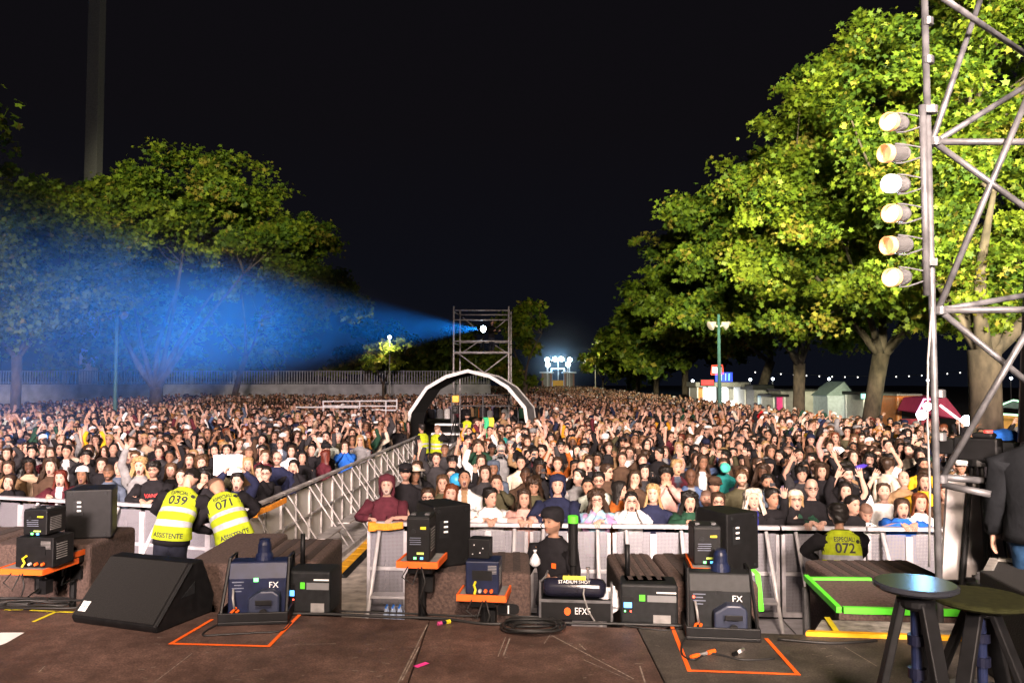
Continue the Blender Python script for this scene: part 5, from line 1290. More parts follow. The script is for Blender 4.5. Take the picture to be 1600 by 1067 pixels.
A(1020, 770, 'blond person in navy coat with beige bag on the barrier', 'F', 'blond woman with beige bag', 'navy', 0, 'l', 'y', arms=('d', 'd'), yaw=-.2)
A(1040, 742, 'person in pink shirt with hands pressed to the mouth', None, 'pink shirt', 'pink', 2, 'f', 'k', arms=('m', 'm'), Y=12.6)
A(1077, 783, 'laughing person with dark curls and dark top gripping the barrier', 'F', 'laughing dark curls', 'darkgreen', 1, 'C', 'k', mo=1, arms=('r', 'r'))
A(1079, 744, 'bald dark skinned person in blue padded jacket with pale hood', None, 'blue padded jacket', 'denim', 4, 'b', 'k', kind='puffer', inner='grey', wide=1.25, Y=12.7)
A(1103, 778, 'bearded cropped haired person beside the laughing dark curls', None, None, 'black', 1, 'z', 'k', beard=.6, Y=11.9)
A(1121, 783, 'person in glasses and white sweater behind the black speaker on the tree side', 'F', 'glasses and white sweater', 'white', 1, 'm', 'n', glasses=True, kind='shirt')
A(1116, 757, 'youngster in dark cap behind the glasses and white sweater', None, None, 'charcoal', 2, 's', 'k', hat='cap', hatc='brown', Y=12.7, yaw=.3)
A(1158, 746, 'tall red bearded person smiling in olive jacket', None, 'red bearded man', 'olive', 0, 's', 'b', beard=.85, smile=1, wide=1.2, Y=12.4)
A(1176, 780, 'older person with fluffy white hair and royal blue top', 'F', 'fluffy white hair', 'black', 0, 'C', 'w', inner='royal', pitch=-.25, arms=('d', 'w'), mo=.3)
A(1199, 753, 'bearded person in dark grey photographing with a black camera', None, None, 'slate', 2, 's', 'k', beard=.8, arms=('d', 'p'))
A(1206, 777, 'dark haired person in black coat between white hair and blond headband', 'F', None, 'black', 2, 's', 'k', yaw=.4)
A(1242, 781, 'older blond person in headband and dark jacket laughing upward', 'F', 'blond headband', 'darkgreen', 0, 'l', 'y', hat='band', hatc='cream', pitch=-.2, mo=.5, arms=('d', 'r'), glasses=True)
A(1267, 762, 'bald person in glasses and black jacket leaning on the barrier', 'F', 'bald man in glasses', 'black', 0, 'b', 'n', glasses=True, smile=1, arms=('r', 'r'), wide=1.25)
A(1320, 766, 'laughing person with black hair and both arms up in black', None, 'laughing black hair', 'black', 0, 'm', 'k', mo=1, arms=('u', 'u'), Y=11.9)
A(1331, 788, 'dark haired person in black beside the bowed head in white', 'F', None, 'black', 1, 't', 'k', yaw=.5)
A(1352, 800, 'person in white shirt bowing a shaved head', 'F', 'bowed head in white', 'white', 1, 'z', 'n', pitch=.5)
A(1380, 768, 'person in white t-shirt stretching one bare arm up', None, 'white t-shirt', 'white', 0, 's', 'n', kind='tee', sleeve='short', arms=('u', 'd'), beard=.5, pitch=-.3, wide=1.15, Y=12.0)
A(1408, 793, 'youngster in bright blue zip jacket shouting with hands on the barrier', 'F', 'bright blue zip jacket', 'blue', 1, 'm', 'n', mo=.8, arms=('r', 'r'), wide=1.1)
A(1436, 784, 'smiling person with red tinted braids in white blouse by the pole', 'F', 'red tinted braids', 'white', 1, 'l', 'r', smile=1, mo=.2)
A(1443, 751, 'person in yellow shirt shouting behind the red tinted braids', None, 'yellow shirt', 'yellow', 1, 'm', 'n', kind='shirt', mo=.8)
A(1443, 725, 'bearded person in yellow shirt and dark hair near the scaffold pole', None, None, 'yellow', 2, 's', 'k', beard=.8, kind='shirt')
A(1411, 748, 'bald looking person in tan top gazing up between white t-shirt and yellow shirt', None, None, 'tan', 0, 'b', 'n', pitch=-.3)
A(1386, 727, 'person in a white jacket turning away beneath the waving arms', None, 'white jacket turning away', 'cream', 1, 's', 'n', turn=2.2)
A(1501, 728, 'person in white cap and white hoodie beyond the grey screen', None, 'white cap', 'white', 2, 's', 'k', hat='cap', hatc='white', smile=1, kind='hoodie')
A(1476, 768, 'brown haired person glimpsed between the pole and the grey screen', None, None, 'brown', 1, 'l', 'r', mo=.4)
A(1252, 740, 'young person with dark fringe in charcoal jacket raising a hand', None, None, 'charcoal', 1, 'f', 'k', arms=('u', 'd'))
A(1283, 735, 'dark curly person with one open hand up behind the bald man in glasses', None, None, 'black', 1, 'c', 'n', arms=('d', 'u'))
A(972, 716, 'person with brown sleeve punching a fist high', None, 'raised fist', 'brown', 1, 's', 'n', arms=('d', 'f'))
A(871, 724, 'person with rust sleeves raised around a blue phone', None, 'rust sleeves', 'rust', 1, 's', 'n', arms=('u', 'u'), H=1.56)
A(682, 716, 'short haired person with mouth open lifting one spread hand', None, 'spread hand', 'charcoal', 0, 's', 'n', mo=.5, arms=('u', 'd'))
A(707, 722, 'person with shaggy black mop of hair and black top', None, 'shaggy black mop', 'black', 1, 'f', 'k', pitch=.1)
A(695, 702, 'person with cropped hair and brown skin behind the spread hand', None, None, 'charcoal', 3, 'z', 'k', smile=1)
A(752, 720, 'person with striped sleeve waving an open hand', None, 'striped sleeve', 'white', 0, 'l', 'n', arms=('u', 'd'), inner='black')
A(783, 703, 'grey bearded person holding a phone level', None, None, 'grey', 0, 's', 'g', beard=.7, arms=('p', 'p'))
A(814, 722, 'smiling person with short dark hair in cream top', None, None, 'cream', 1, 's', 'k', smile=1)
A(821, 741, 'dark skinned person in brown coat behind the pale pink coat', None, None, 'brown', 4, 'z', 'k', mo=.3)
A(824, 690, 'person in mustard jacket throwing both arms wide', None, 'mustard jacket', 'mustard', 1, 's', 'n', arms=('w', 'w'))
A(893, 676, 'person in mustard jumper turned with folded arms up', None, None, 'mustard', 1, 's', 'k', arms=('u', 'u'))
A(876, 697, 'person with black messy hair and glasses, mouth open, in black', None, None, 'black', 0, 'f', 'k', glasses=True, mo=.7)
A(951, 698, 'person in black with headphones round a pink lit face', None, None, 'black', 0, 'f', 'n', mo=.2)
A(1030, 708, 'profile of a short haired person in black behind pink shirt', None, None, 'black', 1, 's', 'k', yaw=-1.0)
A(1060, 698, 'blond person with hands cupped around the mouth', None, None, 'charcoal', 0, 'l', 'y', arms=('m', 'm'))
A(1004, 719, 'person with dark brows and brown hair behind pink shirt', None, None, 'charcoal', 0, 's', 'n')
A(1130, 726, 'person in green patterned scarf with brown hair', None, 'green scarf', 'teal', 1, 's', 'n')
A(1262, 685, 'person in yellow woolly hat in the tree side crowd', None, 'yellow woolly hat', 'charcoal', 1, 's', 'n', hat='beanie', hatc='yellow')
A(1296, 697, 'person in pale pink sleeve waving with a wristband', None, None, 'pink', 1, 's', 'n', arms=('u', 'd'))
A(1222, 690, 'person in white coat with back turned and dark hair', None, 'white coat back', 'white', 1, 's', 'k', turn=2.7)
n_manual = len(people)

# --- filling the rest of the square, row by row
def inside(x, y):
    if abs(x) > .66 * y + 2.5: return False
    if y < 11.0: return False
    if x < -30 or (y > 23 and x > 13.6): return False
    if x > -1.9:                                                   # larger block
        if y < 28.2: return x > -1.98 + .0222 * (y - 11.6) + .30 and y > bar_r(x) + .95 and not (x > 5.6 and y < 9)
        if y < 46: return x > 1.7 and x < 13.6
        return x < 13.8 if y > 46 and y < 150 else False
    if y < 28.2: return x < bar_d(y) - .38 and y > bar_l(x) + .98
    if y < 46: return x < -4.6
    if y < 73: return True
    return x > -9.5 and y < 150
trunks = [(13.7, 23.2, .9), (14.9, 33.8, .8), (15.7, 44, .7), (17.3, 57.5, .7), (-22.2, 50, .8), (-22.9, 37, .6), (-23.2, 66, .6), (-18.6, 20.5, .7), (16, 74, .7), (16.2, 90, .7), (17, 108, .7), (18.6, 128, .7), (-18.8, 40, .4), (9.57, 37, .4)]
def spacing(y): return .54 if y < 20 else .58 if y < 34 else .66 if y < 60 else .82 if y < 90 else 1.1
cand = []; y = 11.2; row = 0
while y < 148:
    sp = spacing(y); xs = np.arange(-.66 * y - 2.5, min(.66 * y + 2.5, 26), sp) + (row % 2) * sp * .5
    for x in xs:
        cand.append((x + RNG.uniform(-.40, .40) * sp, y + RNG.uniform(-.40, .40) * sp))
    y += sp * .92; row += 1
MP = np.array([(a[0], a[1]) for a in placed]); MI = np.array([(a[2], a[3]) for a in placed])
fill = []
for x, y in cand:
    if not inside(x, y) or any((x - a) ** 2 + (y - b) ** 2 < r * r for a, b, r in trunks): continue
    if np.min((MP[:, 0] - x) ** 2 + (MP[:, 1] - y) ** 2) < .25 and y < 30: continue
    H = float(np.clip(RNG.normal(1.575, .08), 1.38, 1.78)); q = project((x, y, H)); s = F_PX / y
    behind = MP[:, 1] > y + .05
    blk = behind & (np.abs(MI[:, 0] - q[0]) < .30 * s) & (MI[:, 1] > q[1] - .20 * s) & (MI[:, 1] < q[1] + .75 * s)
    if y < 20 and blk.any(): continue
    if y < 13.0: continue
    fill.append((x, y, H, q[0], q[1]))
fill.sort(key=lambda f: f[1])
N_IND = 288
auto = [f for f in fill if -30 < f[3] < 1630][:N_IND - n_manual]
aset = set((f[0], f[1]) for f in auto)
rest = [f for f in fill if (f[0], f[1]) not in aset]
TOPS = [('black', 'jacket'), ('black', 'hoodie'), ('charcoal', 'jacket'), ('navy', 'jacket'), ('olive', 'jacket'), ('brown', 'jacket'), ('grey', 'hoodie'), ('burgundy', 'jacket'), ('white', 'shirt'), ('cream', 'shirt'), ('beige', 'jacket'), ('denim', 'jacket'),
        ('slate', 'puffer'), ('black', 'puffer'), ('tan', 'jacket'), ('teal', 'jacket'), ('mustard', 'shirt'), ('white', 'tee'), ('darkgreen', 'jacket'), ('pink', 'shirt'), ('red', 'hoodie'), ('lilac', 'shirt'), ('sage', 'jacket'), ('rust', 'jacket')]
TOPP = np.array([18, 11, 9, 8, 7, 6, 4, 4, 4, 3, 4, 3, 5, 7, 4, .7, .7, 2, 3, 2, .6, 1, 1, .9]); TOPP = TOPP / TOPP.sum()
GARM = dict(jacket='jacket', hoodie='hoodie', puffer='padded jacket', shirt='sweater', tee='t-shirt')
COLN = dict(charcoal='dark grey', slate='slate blue', denim='denim blue', darkgreen='dark green', sage='pale green', olive='olive', cream='cream')
HAIRS = [('s', 'k', 'short black hair'), ('s', 'n', 'short brown hair'), ('l', 'n', 'long brown hair'), ('l', 'k', 'long black hair'), ('C', 'k', 'long black curls'), ('C', 'n', 'long brown curls'), ('l', 'y', 'long blond hair'), ('m', 'n', 'a brown bob'), ('m', 'k', 'a black bob'), ('f', 'k', 'a black mop of hair'), ('f', 'n', 'a brown fringe'), ('c', 'k', 'black curls'), ('t', 'n', 'brown hair tied back'), ('t', 'k', 'black hair tied back'), ('b', 'n', 'a bald head'), ('z', 'k', 'cropped dark hair'), ('s', 'g', 'short grey hair'), ('m', 'r', 'a reddish bob'), ('s', 'y', 'short blond hair'), ('l', 'a', 'long auburn hair')]
HAIRP = np.array([18, 14, 14, 12, 5, 4, 5, 5, 4, 4, 3, 3, 5, 5, 4, 4, 3, 2, 2, 2.]); HAIRP /= HAIRP.sum()
def rand_spec(y, rng, prox=1.0):
    c, kd = TOPS[rng.choice(len(TOPS), p=TOPP)]; h, k, hn = HAIRS[rng.choice(len(HAIRS), p=HAIRP)]
    u = rng.uniform()
    pose = 'd' if u < .56 else rng.choice(['u', 'w', 'f', 'c', 'm', 'p', 'P', 'x', 'uu', 'ww'])
    arms = {'d': ('d', 'd'), 'c': ('c', 'c'), 'm': ('m', 'm'), 'x': ('x', 'x'), 'uu': ('u', 'u'), 'ww': ('w', 'w')}.get(pose) or ((pose, 'd') if rng.uniform() < .5 else ('d', pose))
    s = int(rng.choice(5, p=[.42, .30, .14, .10, .04])); u = rng.uniform()
    mo = float(rng.choice([0, 0, 0, .3, .6, .9])); smile = 1. if mo == 0 and rng.uniform() < .5 else 0.
    male = h in ('s', 'f', 'b', 'z', 'c')
    beard = float(rng.choice([0, .5, .8], p=[.5, .25, .25])) if male else 0.
    hat = None; hc_ = None
    if u < .05: hat, hc_ = 'cap', rng.choice(['black', 'navy', 'white', 'brown'])
    elif u < .09: hat, hc_ = 'beanie', rng.choice(['black', 'grey', 'black', 'charcoal', 'navy', 'burgundy'])
    elif u < .12 and kd == 'hoodie': hat, hc_ = 'hood', c
    return dict(c=c, kd=kd, h=h, k=k, hn=hn, pose=pose, arms=arms, s=s, mo=mo, smile=smile, beard=beard, hat=hat, hatc=str(hc_) if hc_ else None, glasses=bool(rng.uniform() < .12),
                yaw=float(rng.normal(0, .22)), pitch=float(rng.normal(-.05, .12)), roll=float(rng.normal(0, .09)))
POSEN = dict(d='', u='one arm raised', w='waving', f='a fist raised', c='hands on cheeks', m='hands at the mouth', p='holding a phone', P='a phone held high', x='arms folded', uu='both arms up', ww='both palms up')
ANCH = [(a[2], a[3], a[1], a[4]) for a in placed if a[4]] + [(356, 726, 13, 'white poster'), (730, 650, 31, 'guard under the arch'), (1123, 640, 37, 'lamp post by the kiosk'), (660, 672, 25, 'two aisle guards'), (1462, 700, 6, 'scaffold pole'), (1500, 800, 7, 'grey screen')]
used = set(p_[3].lower() for p_ in people)
rg = np.random.default_rng(99)
phones = []
for (x, y, H, px, py) in auto:
    for attempt in range(40):
        sp = rand_spec(y, rg)
        rel = sorted(ANCH, key=lambda a: (a[0] - px) ** 2 + ((a[1] - py) * 1.3) ** 2)[min(attempt // 10, 3)]
        dx = px - rel[0]
        where = ('behind' if y > rel[2] else 'in front of') if abs(dx) < 22 else ('just left of' if dx > -70 else 'left of') if dx < 0 else ('just right of' if dx < 70 else 'right of')
        hn = {'cap': f"{COLN.get(sp['hatc'], sp['hatc'])} cap", 'beanie': f"{COLN.get(sp['hatc'], sp['hatc'])} beanie", 'hood': 'hood up'}.get(sp['hat'], sp['hn'])
        ex = POSEN[sp['pose']] or ('glasses' if sp['glasses'] else 'beard' if sp['beard'] else 'mouth wide open' if sp['mo'] > .7 else '')
        lab = f"{COLN.get(sp['c'], sp['c'])} {GARM[sp['kd']]}, {hn}" + (f", {ex}" if ex else '') + f", {where} the {rel[3]}"
        key = lab.lower()
        if key not in used and len(lab.split()) <= 14: break
    used.add(key)
    lab = 'person in ' + lab
    if len(lab.split()) > 16: lab = lab.replace('person in ', '')
    kw = dict(cl=CLOTH[sp['c']], sk=SKIN[sp['s']], hair=sp['h'], hc=HAIRC[sp['k']], kind=sp['kd'], arms=sp['arms'], mo=sp['mo'], smile=sp['smile'], beard=sp['beard'], hat=sp['hat'], glasses=sp['glasses'], yaw=sp['yaw'], pitch=sp['pitch'], roll=sp['roll'],
              seed=int(rg.integers(1e6)), sleeve='short' if sp['kd'] == 'tee' else 'long', wide=float(rg.uniform(.90, 1.1)), trousers=[(.02, .022, .035), (.03, .045, .09), (.02, .02, .02), (.08, .06, .04)][int(rg.integers(4))])
    if sp['hat']: kw['hatc'] = CLOTH[sp['hatc']]
    if sp['kd'] in ('jacket', 'puffer') and rg.uniform() < .55: kw['inner'] = CLOTH[['white', 'grey', 'black', 'cream', 'slate', 'burgundy'][int(rg.integers(6))]]
    people.append((x, y, face_stage(x, y) + float(rg.normal(0, .18)), lab, 1, H, kw))
phone_m = mat('dark_phone_body', (.015, .015, .02), .3); scr_m = mat('lit_phone_screen', (.3, .4, .7), emit=.6, ecol=(.45, .5, .9))
n_phone = 0
for (x, y, rz, lab, lod, H, kw) in people:
    t, G = person((x, y, 0), lab, rz, AUD, lod, H=H, **kw)
    for side, pose in ((-1, kw.get('arms', ('d', 'd'))[0]), (1, kw.get('arms', ('d', 'd'))[1])):
        if pose in ('p', 'P') and '_hands' in G and side in G['_hands'] and 'poster' not in lab:
            W, hd, pn = G['_hands'][side]; c = Vector(W + hd * .10 + pn * .035); c = Matrix.Rotation(rz, 3, 'Z') @ c + Vector((x, y, 0))
            words_ = lab.replace('person ', '').replace('in ', '', 1) if lab.startswith('person in') else lab.replace('person ', '')
            ph = thing('phone', c, 'phone held by ' + ' '.join(('the ' + words_).split()[:13]).rstrip(','), 'phone', 'phones held up in the crowd', rz)
            b = MB(); b.box((0, 0, 0), (.075, .010, .15)); b.build('body', phone_m, ph, bevel=.004)
            b = MB(); b.box((0, .0065, 0), (.066, .002, .135)); b.build('screen', scr_m, ph)

# --- things held up or worn in the crowd
pc = at(356, 726, 13.35)
t = thing('poster', (pc.x, pc.y, pc.z), 'blank white poster held up behind the two bent guards', 'poster', rz=.12)
b = MB(); b.box((0, 0, 0), (.46, .008, .34)); b.build('sheet', M['paper'], t, bevel=.002)
b = MB(); b.box((.06, .012, -.22), (.02, .012, .12)); b.build('grip', M['midgrey'], t)
pc = at(1022, 812, 11.15)
t = thing('handbag', (pc.x, pc.y, pc.z), 'beige handbag resting on the barrier before the blond woman', 'bag')
b = MB(); b.box((0, 0, 0), (.27, .10, .19), taper=.86); b.build('body', mat('beige_leather', (.42, .28, .16), .55, bump=.1), t, bevel=.02)
b = MB(); b.tube([(-.10, .02, .09), (-.09, .06, .24), (.0, .12, .32), (.09, .06, .24), (.10, .02, .09)], .007, 6); b.build('strap', mat('tan_leather', (.25, .13, .06)), t)
b = MB(); b.box((0, -.055, .03), (.24, .012, .09)); b.build('flap', bpy.data.materials['beige_leather'], t, bevel=.004)
pc = at(1345, 729, 11.85)
t = thing('bottle', (pc.x, pc.y, pc.z), 'dark blue bottle shaped object waved above laughing black hair', 'bottle', rot=(0, 1.35, .1))
b = MB(); b.lathe([(.03, -.08), (.034, -.07), (.034, .05), (.018, .075), (.016, .095)], 12); b.build('body', mat('indigo_plastic', (.05, .03, .32), .4), t, smooth=True)
b = MB(); b.lathe([(.019, .095), (.019, .115)], 10); b.build('cap', M['black'], t)
pc = at(763, 672, 24)
t = thing('flag', (pc.x, pc.y, pc.z), 'folded green and yellow flag held up before the arch tent', 'flag')
b = MB(); n = 9
vs = [(.10 * math.sin(i * 1.1) * .3 + (j - .5) * (.30 - .02 * i), .05 * math.cos(i * .9 + j), .38 - i * .095) for i in range(n) for j in range(2)]
for q, m in ((0, mat('green_flag_cloth', (.03, .38, .16), .8)), (1, mat('yellow_flag_cloth', (.65, .50, .04), .8))):
    b = MB(); w0 = (.0 if q == 0 else .16)
    vv = []
    for i in range(n):
        for u_ in (0, 1):
            for dy in (-.006, .006): vv.append(((u_ * .16 + w0 - .16) * (1 - .05 * i) + .03 * math.sin(i), .04 * math.cos(i * .9 + u_ + q) + dy, .38 - i * .10))
    fs = []
    for i in range(n - 1):
        a = i * 4; c = a + 4
        fs += [(a, a + 2, c + 2, c), (a + 1, c + 1, c + 3, a + 3), (a, c, c + 1, a + 1), (a + 2, a + 3, c + 3, c + 2)]
    fs += [(0, 1, 3, 2), (4 * n - 4, 4 * n - 2, 4 * n - 1, 4 * n - 3)]
    b.add(vv, fs).build('green_half' if q == 0 else 'yellow_half', m, t, smooth=True)
pc = at(713, 750, 12.35)
t = thing('balloon', (pc.x, pc.y, pc.z), 'bright blue round balloon beside the white top with braid', 'balloon')
b = MB(); b.lathe([(.001, -.12), (.05, -.105), (.095, -.05), (.11, 0), (.095, .06), (.05, .10), (.001, .115)], 16); b.build('skin', mat('blue_balloon', (.03, .28, .55), .35), t, smooth=True)
b = MB(); b.lathe([(.018, -.14), (.006, -.118)], 8); b.build('knot', M['bluecap'], t)
pc = at(1130, 727, 14.6)
t = thing('face_mask', (pc.x, pc.y - .12, pc.z - .03), 'turquoise cloth held before the face of the green scarf wearer', 'cloth')
b = MB(); b.lathe([(.001, -.07), (.07, -.05), (.10, 0), (.085, .05), (.02, .07)], 12, (0, 0, 0), (.2, -1, .2)); b.build('cloth', mat('turquoise_cloth', (.06, .48, .38), .8), t, smooth=True)
# red lettering, white lettering on the two hoodies
for (x, y, rz, lab, lod, H, kw) in people[:n_manual]:
    for key, s_, sz, m, z0 in (('black hoodie with red lettering', 'VANS', .085, 'red', 1.22), ('navy hoodie with hood up and white', 'cubo', .13, 'text_white', 1.18)):
        if key in lab:
            k = H / 1.6; me = text_mesh(s_, sz, 0.0, sz * .02); me.materials.clear(); me.materials.append(M[m])
            n = len(me.vertices); co = np.empty(n * 3, np.float32); me.vertices.foreach_get('co', co); co = co.reshape(-1, 3)
            xx = co[:, 0]; z = z0 + co[:, 1]; a, d = torso_prof(z, kw.get('wide', 1)); a = a + .03; d = d + .030; s1 = np.clip(np.abs(xx) / a, 0, .98) ** (1 / .85)
            Q = np.stack([xx, -(d * np.sqrt(1 - s1 ** 2) ** .85 + .007), z * k], 1); me.vertices.foreach_set('co', Q.astype(np.float32).ravel()); me.update()
            o = bpy.data.objects.new('lettering', me); COL.objects.link(o)
            par = [p for p in COL.objects if p.get('label') == lab][0]; o.parent = par

# --- everyone farther back as one mass
def make_templates(lod, n, seed):
    rng = np.random.default_rng(seed); out = []
    for i in range(n):
        sp = rand_spec(30, rng)
        if lod == 3 and i % 5: sp['arms'] = ('d', 'd')
        sl = 'long'
        G = build_person(lod=lod, sk=(1, 1, 1), hair=sp['h'] if not (lod == 3 and sp['h'] in 'tfmC') else 's', hc=(1, 1, 1), cl=(1, 1, 1), trousers=(.02, .022, .03), kind=sp['kd'], hat=sp['hat'], hatc=(1, 1, 1), mo=sp['mo'] * (lod == 2), arms=sp['arms'], beard=0., yaw=sp['yaw'], pitch=sp['pitch'], roll=sp['roll'], seed=i)
        V, C, K, F3, F4, F3k, F4k = [], [], [], [], [], [], []; o = 0
        for nm, cls in (('body', 0), ('hair', 1), ('top', 2), ('beanie', 3), ('headband', 3), ('hood', 2), ('cap', 3), ('trousers', 4)):
            if nm not in G: continue
            v, c, f = G[nm]
            if nm == 'body' and sp['h'] in ('z', 'b') : pass
            V.append(v); C.append(c); K.append(np.full(len(v), cls))
            for q in f:
                (F3 if q.shape[1] == 3 else F4).append(q + o); (F3k if q.shape[1] == 3 else F4k).append(np.full(len(q), min(cls, 2)))
            o += len(v)
        out.append((np.concatenate(V), np.concatenate(C), np.concatenate(K), np.concatenate(F3), np.concatenate(F4), np.concatenate(F3k), np.concatenate(F4k)))
    return out
T2 = make_templates(2, 64, 5); T3 = make_templates(3, 30, 6)
Vs, Cs, f3, f4, m3, m4 = [], [], [], [], [], []; o = 0
crg = np.random.default_rng(123)
hk = list(HAIRC); hp = np.array([.30, .30, .14, .07, .05, .03, .01, .04, .06]); hp = hp / hp.sum()
for (x, y, H, px, py) in rest:
    V, C, K, F3, F4, k3, k4 = (T2 if y < 36 else T3)[crg.integers(64 if y < 36 else 30)]
    s = H / 1.60; a = face_stage(x, y) + crg.normal(0, .2); c, sn = math.cos(a), math.sin(a)
    W = np.empty_like(V); wd = crg.uniform(.92, 1.08); W[:, 0] = (V[:, 0] * c - V[:, 1] * sn) * s * wd + x; W[:, 1] = (V[:, 0] * sn + V[:, 1] * c) * s + y; W[:, 2] = V[:, 2] * s
    pal = np.array([SKIN[crg.choice(5, p=[.42, .30, .14, .10, .04])], HAIRC[hk[crg.choice(len(hk), p=hp)]], CLOTH[TOPS[crg.choice(len(TOPS), p=TOPP)][0]], CLOTH[['black', 'navy', 'white', 'grey', 'charcoal'][crg.integers(5)]], (.9, .9, .9)])
    Vs.append(W); Cs.append(C * pal[K] * np.where(K == 0, crg.uniform(.85, 1.1), 1)[:, None]); f3.append(F3 + o); f4.append(F4 + o); m3.append(k3); m4.append(k4); o += len(V)
cr = np_mesh('crowd', np.concatenate(Vs), [np.concatenate(f3), np.concatenate(f4)], [M['skin'], M['hair'], M['cloth']], color=np.concatenate(Cs), mi=np.concatenate([np.concatenate(m3), np.concatenate(m4)]))
tag(cr, kind='stuff'); cr['label'] = 'dense mass of people filling the square up to the gate and wall'
print('people', len(people), 'manual', n_manual, 'rest', len(rest), 'verts', o, 'auto to', auto[-1][1])

# ================================================================== crew
def guard(px, py, Y, num, label, rz, base=0., H=None, letter=True, **kw):
    p_ = at(px, py, Y)
    H = H or p_.z - base
    t, G = person((p_.x, Y, base), label, rz, 'stewards in yellow vests', 0, H=H, vest=True, **kw)
    if letter: vest_text(t, G, [('ESPECIAL!', .070, 1.335, .76), (num, .150, 1.238, .98), ('ASSISTENTE', .068, .915, .95)])
    return t, G
g1, G1 = guard(276, 748, 9.7, '039', 'steward in yellow vest 039 bending toward the crowd barrier', math.pi + .05, base=.345, sk=S1, hair='s', hc=HC_['k'], cl=C_['black'], kind='jacket', arms=('s', 's'), lean=.62, wide=1.12, H=1.74, pitch=.7, seed=1, squat=.2)
g2, G2 = guard(345, 752, 9.9, '071', 'steward in yellow vest 071 with cropped hair turned to colleague 039', math.pi + .45, base=.345, sk=S2, hair='z', hc=HC_['k'], cl=C_['black'], kind='jacket', arms=('s', 's'), lean=.55, wide=1.14, H=1.72, yaw=-1.0, pitch=.3, roll=.25, seed=2)
g3, G3 = guard(1316, 806, 9.2, '072', 'steward in yellow vest 072 with black hair facing the barrier', math.pi - .12, sk=S2, hair='f', hc=HC_['k'], cl=C_['black'], kind='jacket', arms=('l', 's'), lean=.18, wide=1.14, seed=3)
def tilt(o, a, dx): o.rotation_euler = (Matrix.Rotation(a, 3, 'Y') @ o.rotation_euler.to_matrix()).to_euler(); o.location.x += dx
tilt(g1, .10, -.14); tilt(g2, -.30, .46)
def logo(G, t):
    bend, wide, k = G['_surf']; b = MB(); n = 14
    x0, z0 = -.150, 1.315
    def S(x, z):
        a, d = torso_prof(np.array(z), wide); a = a * VW(z) + .05; d = d + .05; s1 = min(.98, abs(x) / a) ** (1 / .85)
        return bend(np.array([x, d * math.sqrt(1 - s1 ** 2) ** .85 + .008, z * k]))
    b.add([S(x0 + .026 * math.cos(2 * math.pi * i / n), z0 + .022 * math.sin(2 * math.pi * i / n)) for i in range(n)], [tuple(range(n))])
    arc = [S(x0 + (.045 + w) * math.cos(a), z0 + (.045 + w) * math.sin(a)) for a in np.linspace(-2.2, -3.9, 8) for w in (0, .006)]
    b.add(arc, [(2 * i, 2 * i + 1, 2 * i + 3, 2 * i + 2) for i in range(7)])
    b.build('emblem', M['text_black'], t)
for t_, G_ in ((g1, G1), (g2, G2), (g3, G3)): logo(G_, t_)
guard(660, 668, 24.5, '', 'steward in yellow vest in the aisle nearest the ladder braces', -2.2, letter=False, sk=S2, hair='s', hc=HC_['k'], cl=C_['black'], arms=('d', 'd'), wide=1.1, seed=4)
guard(682, 670, 24.9, '', 'steward in yellow vest in the aisle lifting a hand to the face', 2.3, letter=False, sk=S1, hair='z', hc=HC_['n'], cl=C_['black'], arms=('m', 'd'), wide=1.1, seed=5)
guard(730, 650, 30.5, '', 'masked steward in yellow vest and dark cap facing the stage under the arch', 0, letter=False, sk=S1, hair='s', hc=HC_['k'], cl=C_['black'], arms=('x', 'x'), hat='cap', hatc=C_['black'], wide=1.1, seed=6, beard=1.)
pt = at(866, 812, 8.35)
t, G = person((pt.x, pt.y, 0), 'technician in black beanie and black jacket with headset behind the cannon', -.55, None, 0, H=pt.z, sk=S2, hair='t', hc=HC_['k'], hat='beanie', hatc=C_['black'], cl=C_['black'], kind='jacket', arms=('h', 'h'), yaw=-.35, pitch=.1, beard=.4, seed=7)
b = MB(); b.box((.07, -.142, 1.2 * pt.z / 1.6), (.05, .004, .05)); b.build('badge', M['orange'], t)
b = MB(); b.tube([(-.085, -.06, pt.z + .0), (-.09, -.13, pt.z - .05), (-.05, -.15, pt.z - .07)], .006, 6); b.lathe([(.02, -.012), (.02, .012)], 10, (-.088, -.04, pt.z), (1, 0, 0)); b.build('headset', M['black'], t)
hp_ = at(836, 873, 8.02)
t = thing('plastic_bag', hp_, 'small clear plastic bag in the technician hand', 'bag')
b = MB(); b.lathe([(.01, .06), (.025, .04), (.05, 0), (.055, -.045), (.03, -.07), (.005, -.075)], 10); b.build('bag_body', M['plastic_wrap'], t, smooth=True)
b = MB(); b.lathe([(.011, .055), (.014, .075), (.02, .09)], 8); b.build('knot', M['plastic_wrap'], t, smooth=True)
# two people on the mixing riser
p_ = at(786, 652, 33.6)
person((p_.x, 33.6, 0), 'person in tan yellow shirt filming beside the mixing riser', .2, 'crew by the mixing riser', 1, H=1.62, sk=S1, hair='s', hc=HC_['n'], cl=C_['tan'], kind='shirt', arms=('p', 'd'), seed=8)
p_ = at(800, 644, 33.7)
person((p_.x, 33.7, 0), 'person in black jacket next to the tan shirted one beside the mixing riser', -.3, 'crew by the mixing riser', 1, H=1.74, sk=S1, hair='z', hc=HC_['k'], cl=C_['black'], kind='jacket', arms=('d', 'p'), seed=9)
zf = at(750, 551.5, 41).z + .08
person((at(768, 545, 42.3).x, 42.3, zf), 'lighting operator in dark clothes behind the follow spot', .8, None, 1, H=1.56, sk=S1, hair='s', hc=HC_['k'], cl=C_['black'], arms=('h', 'h'), seed=10)
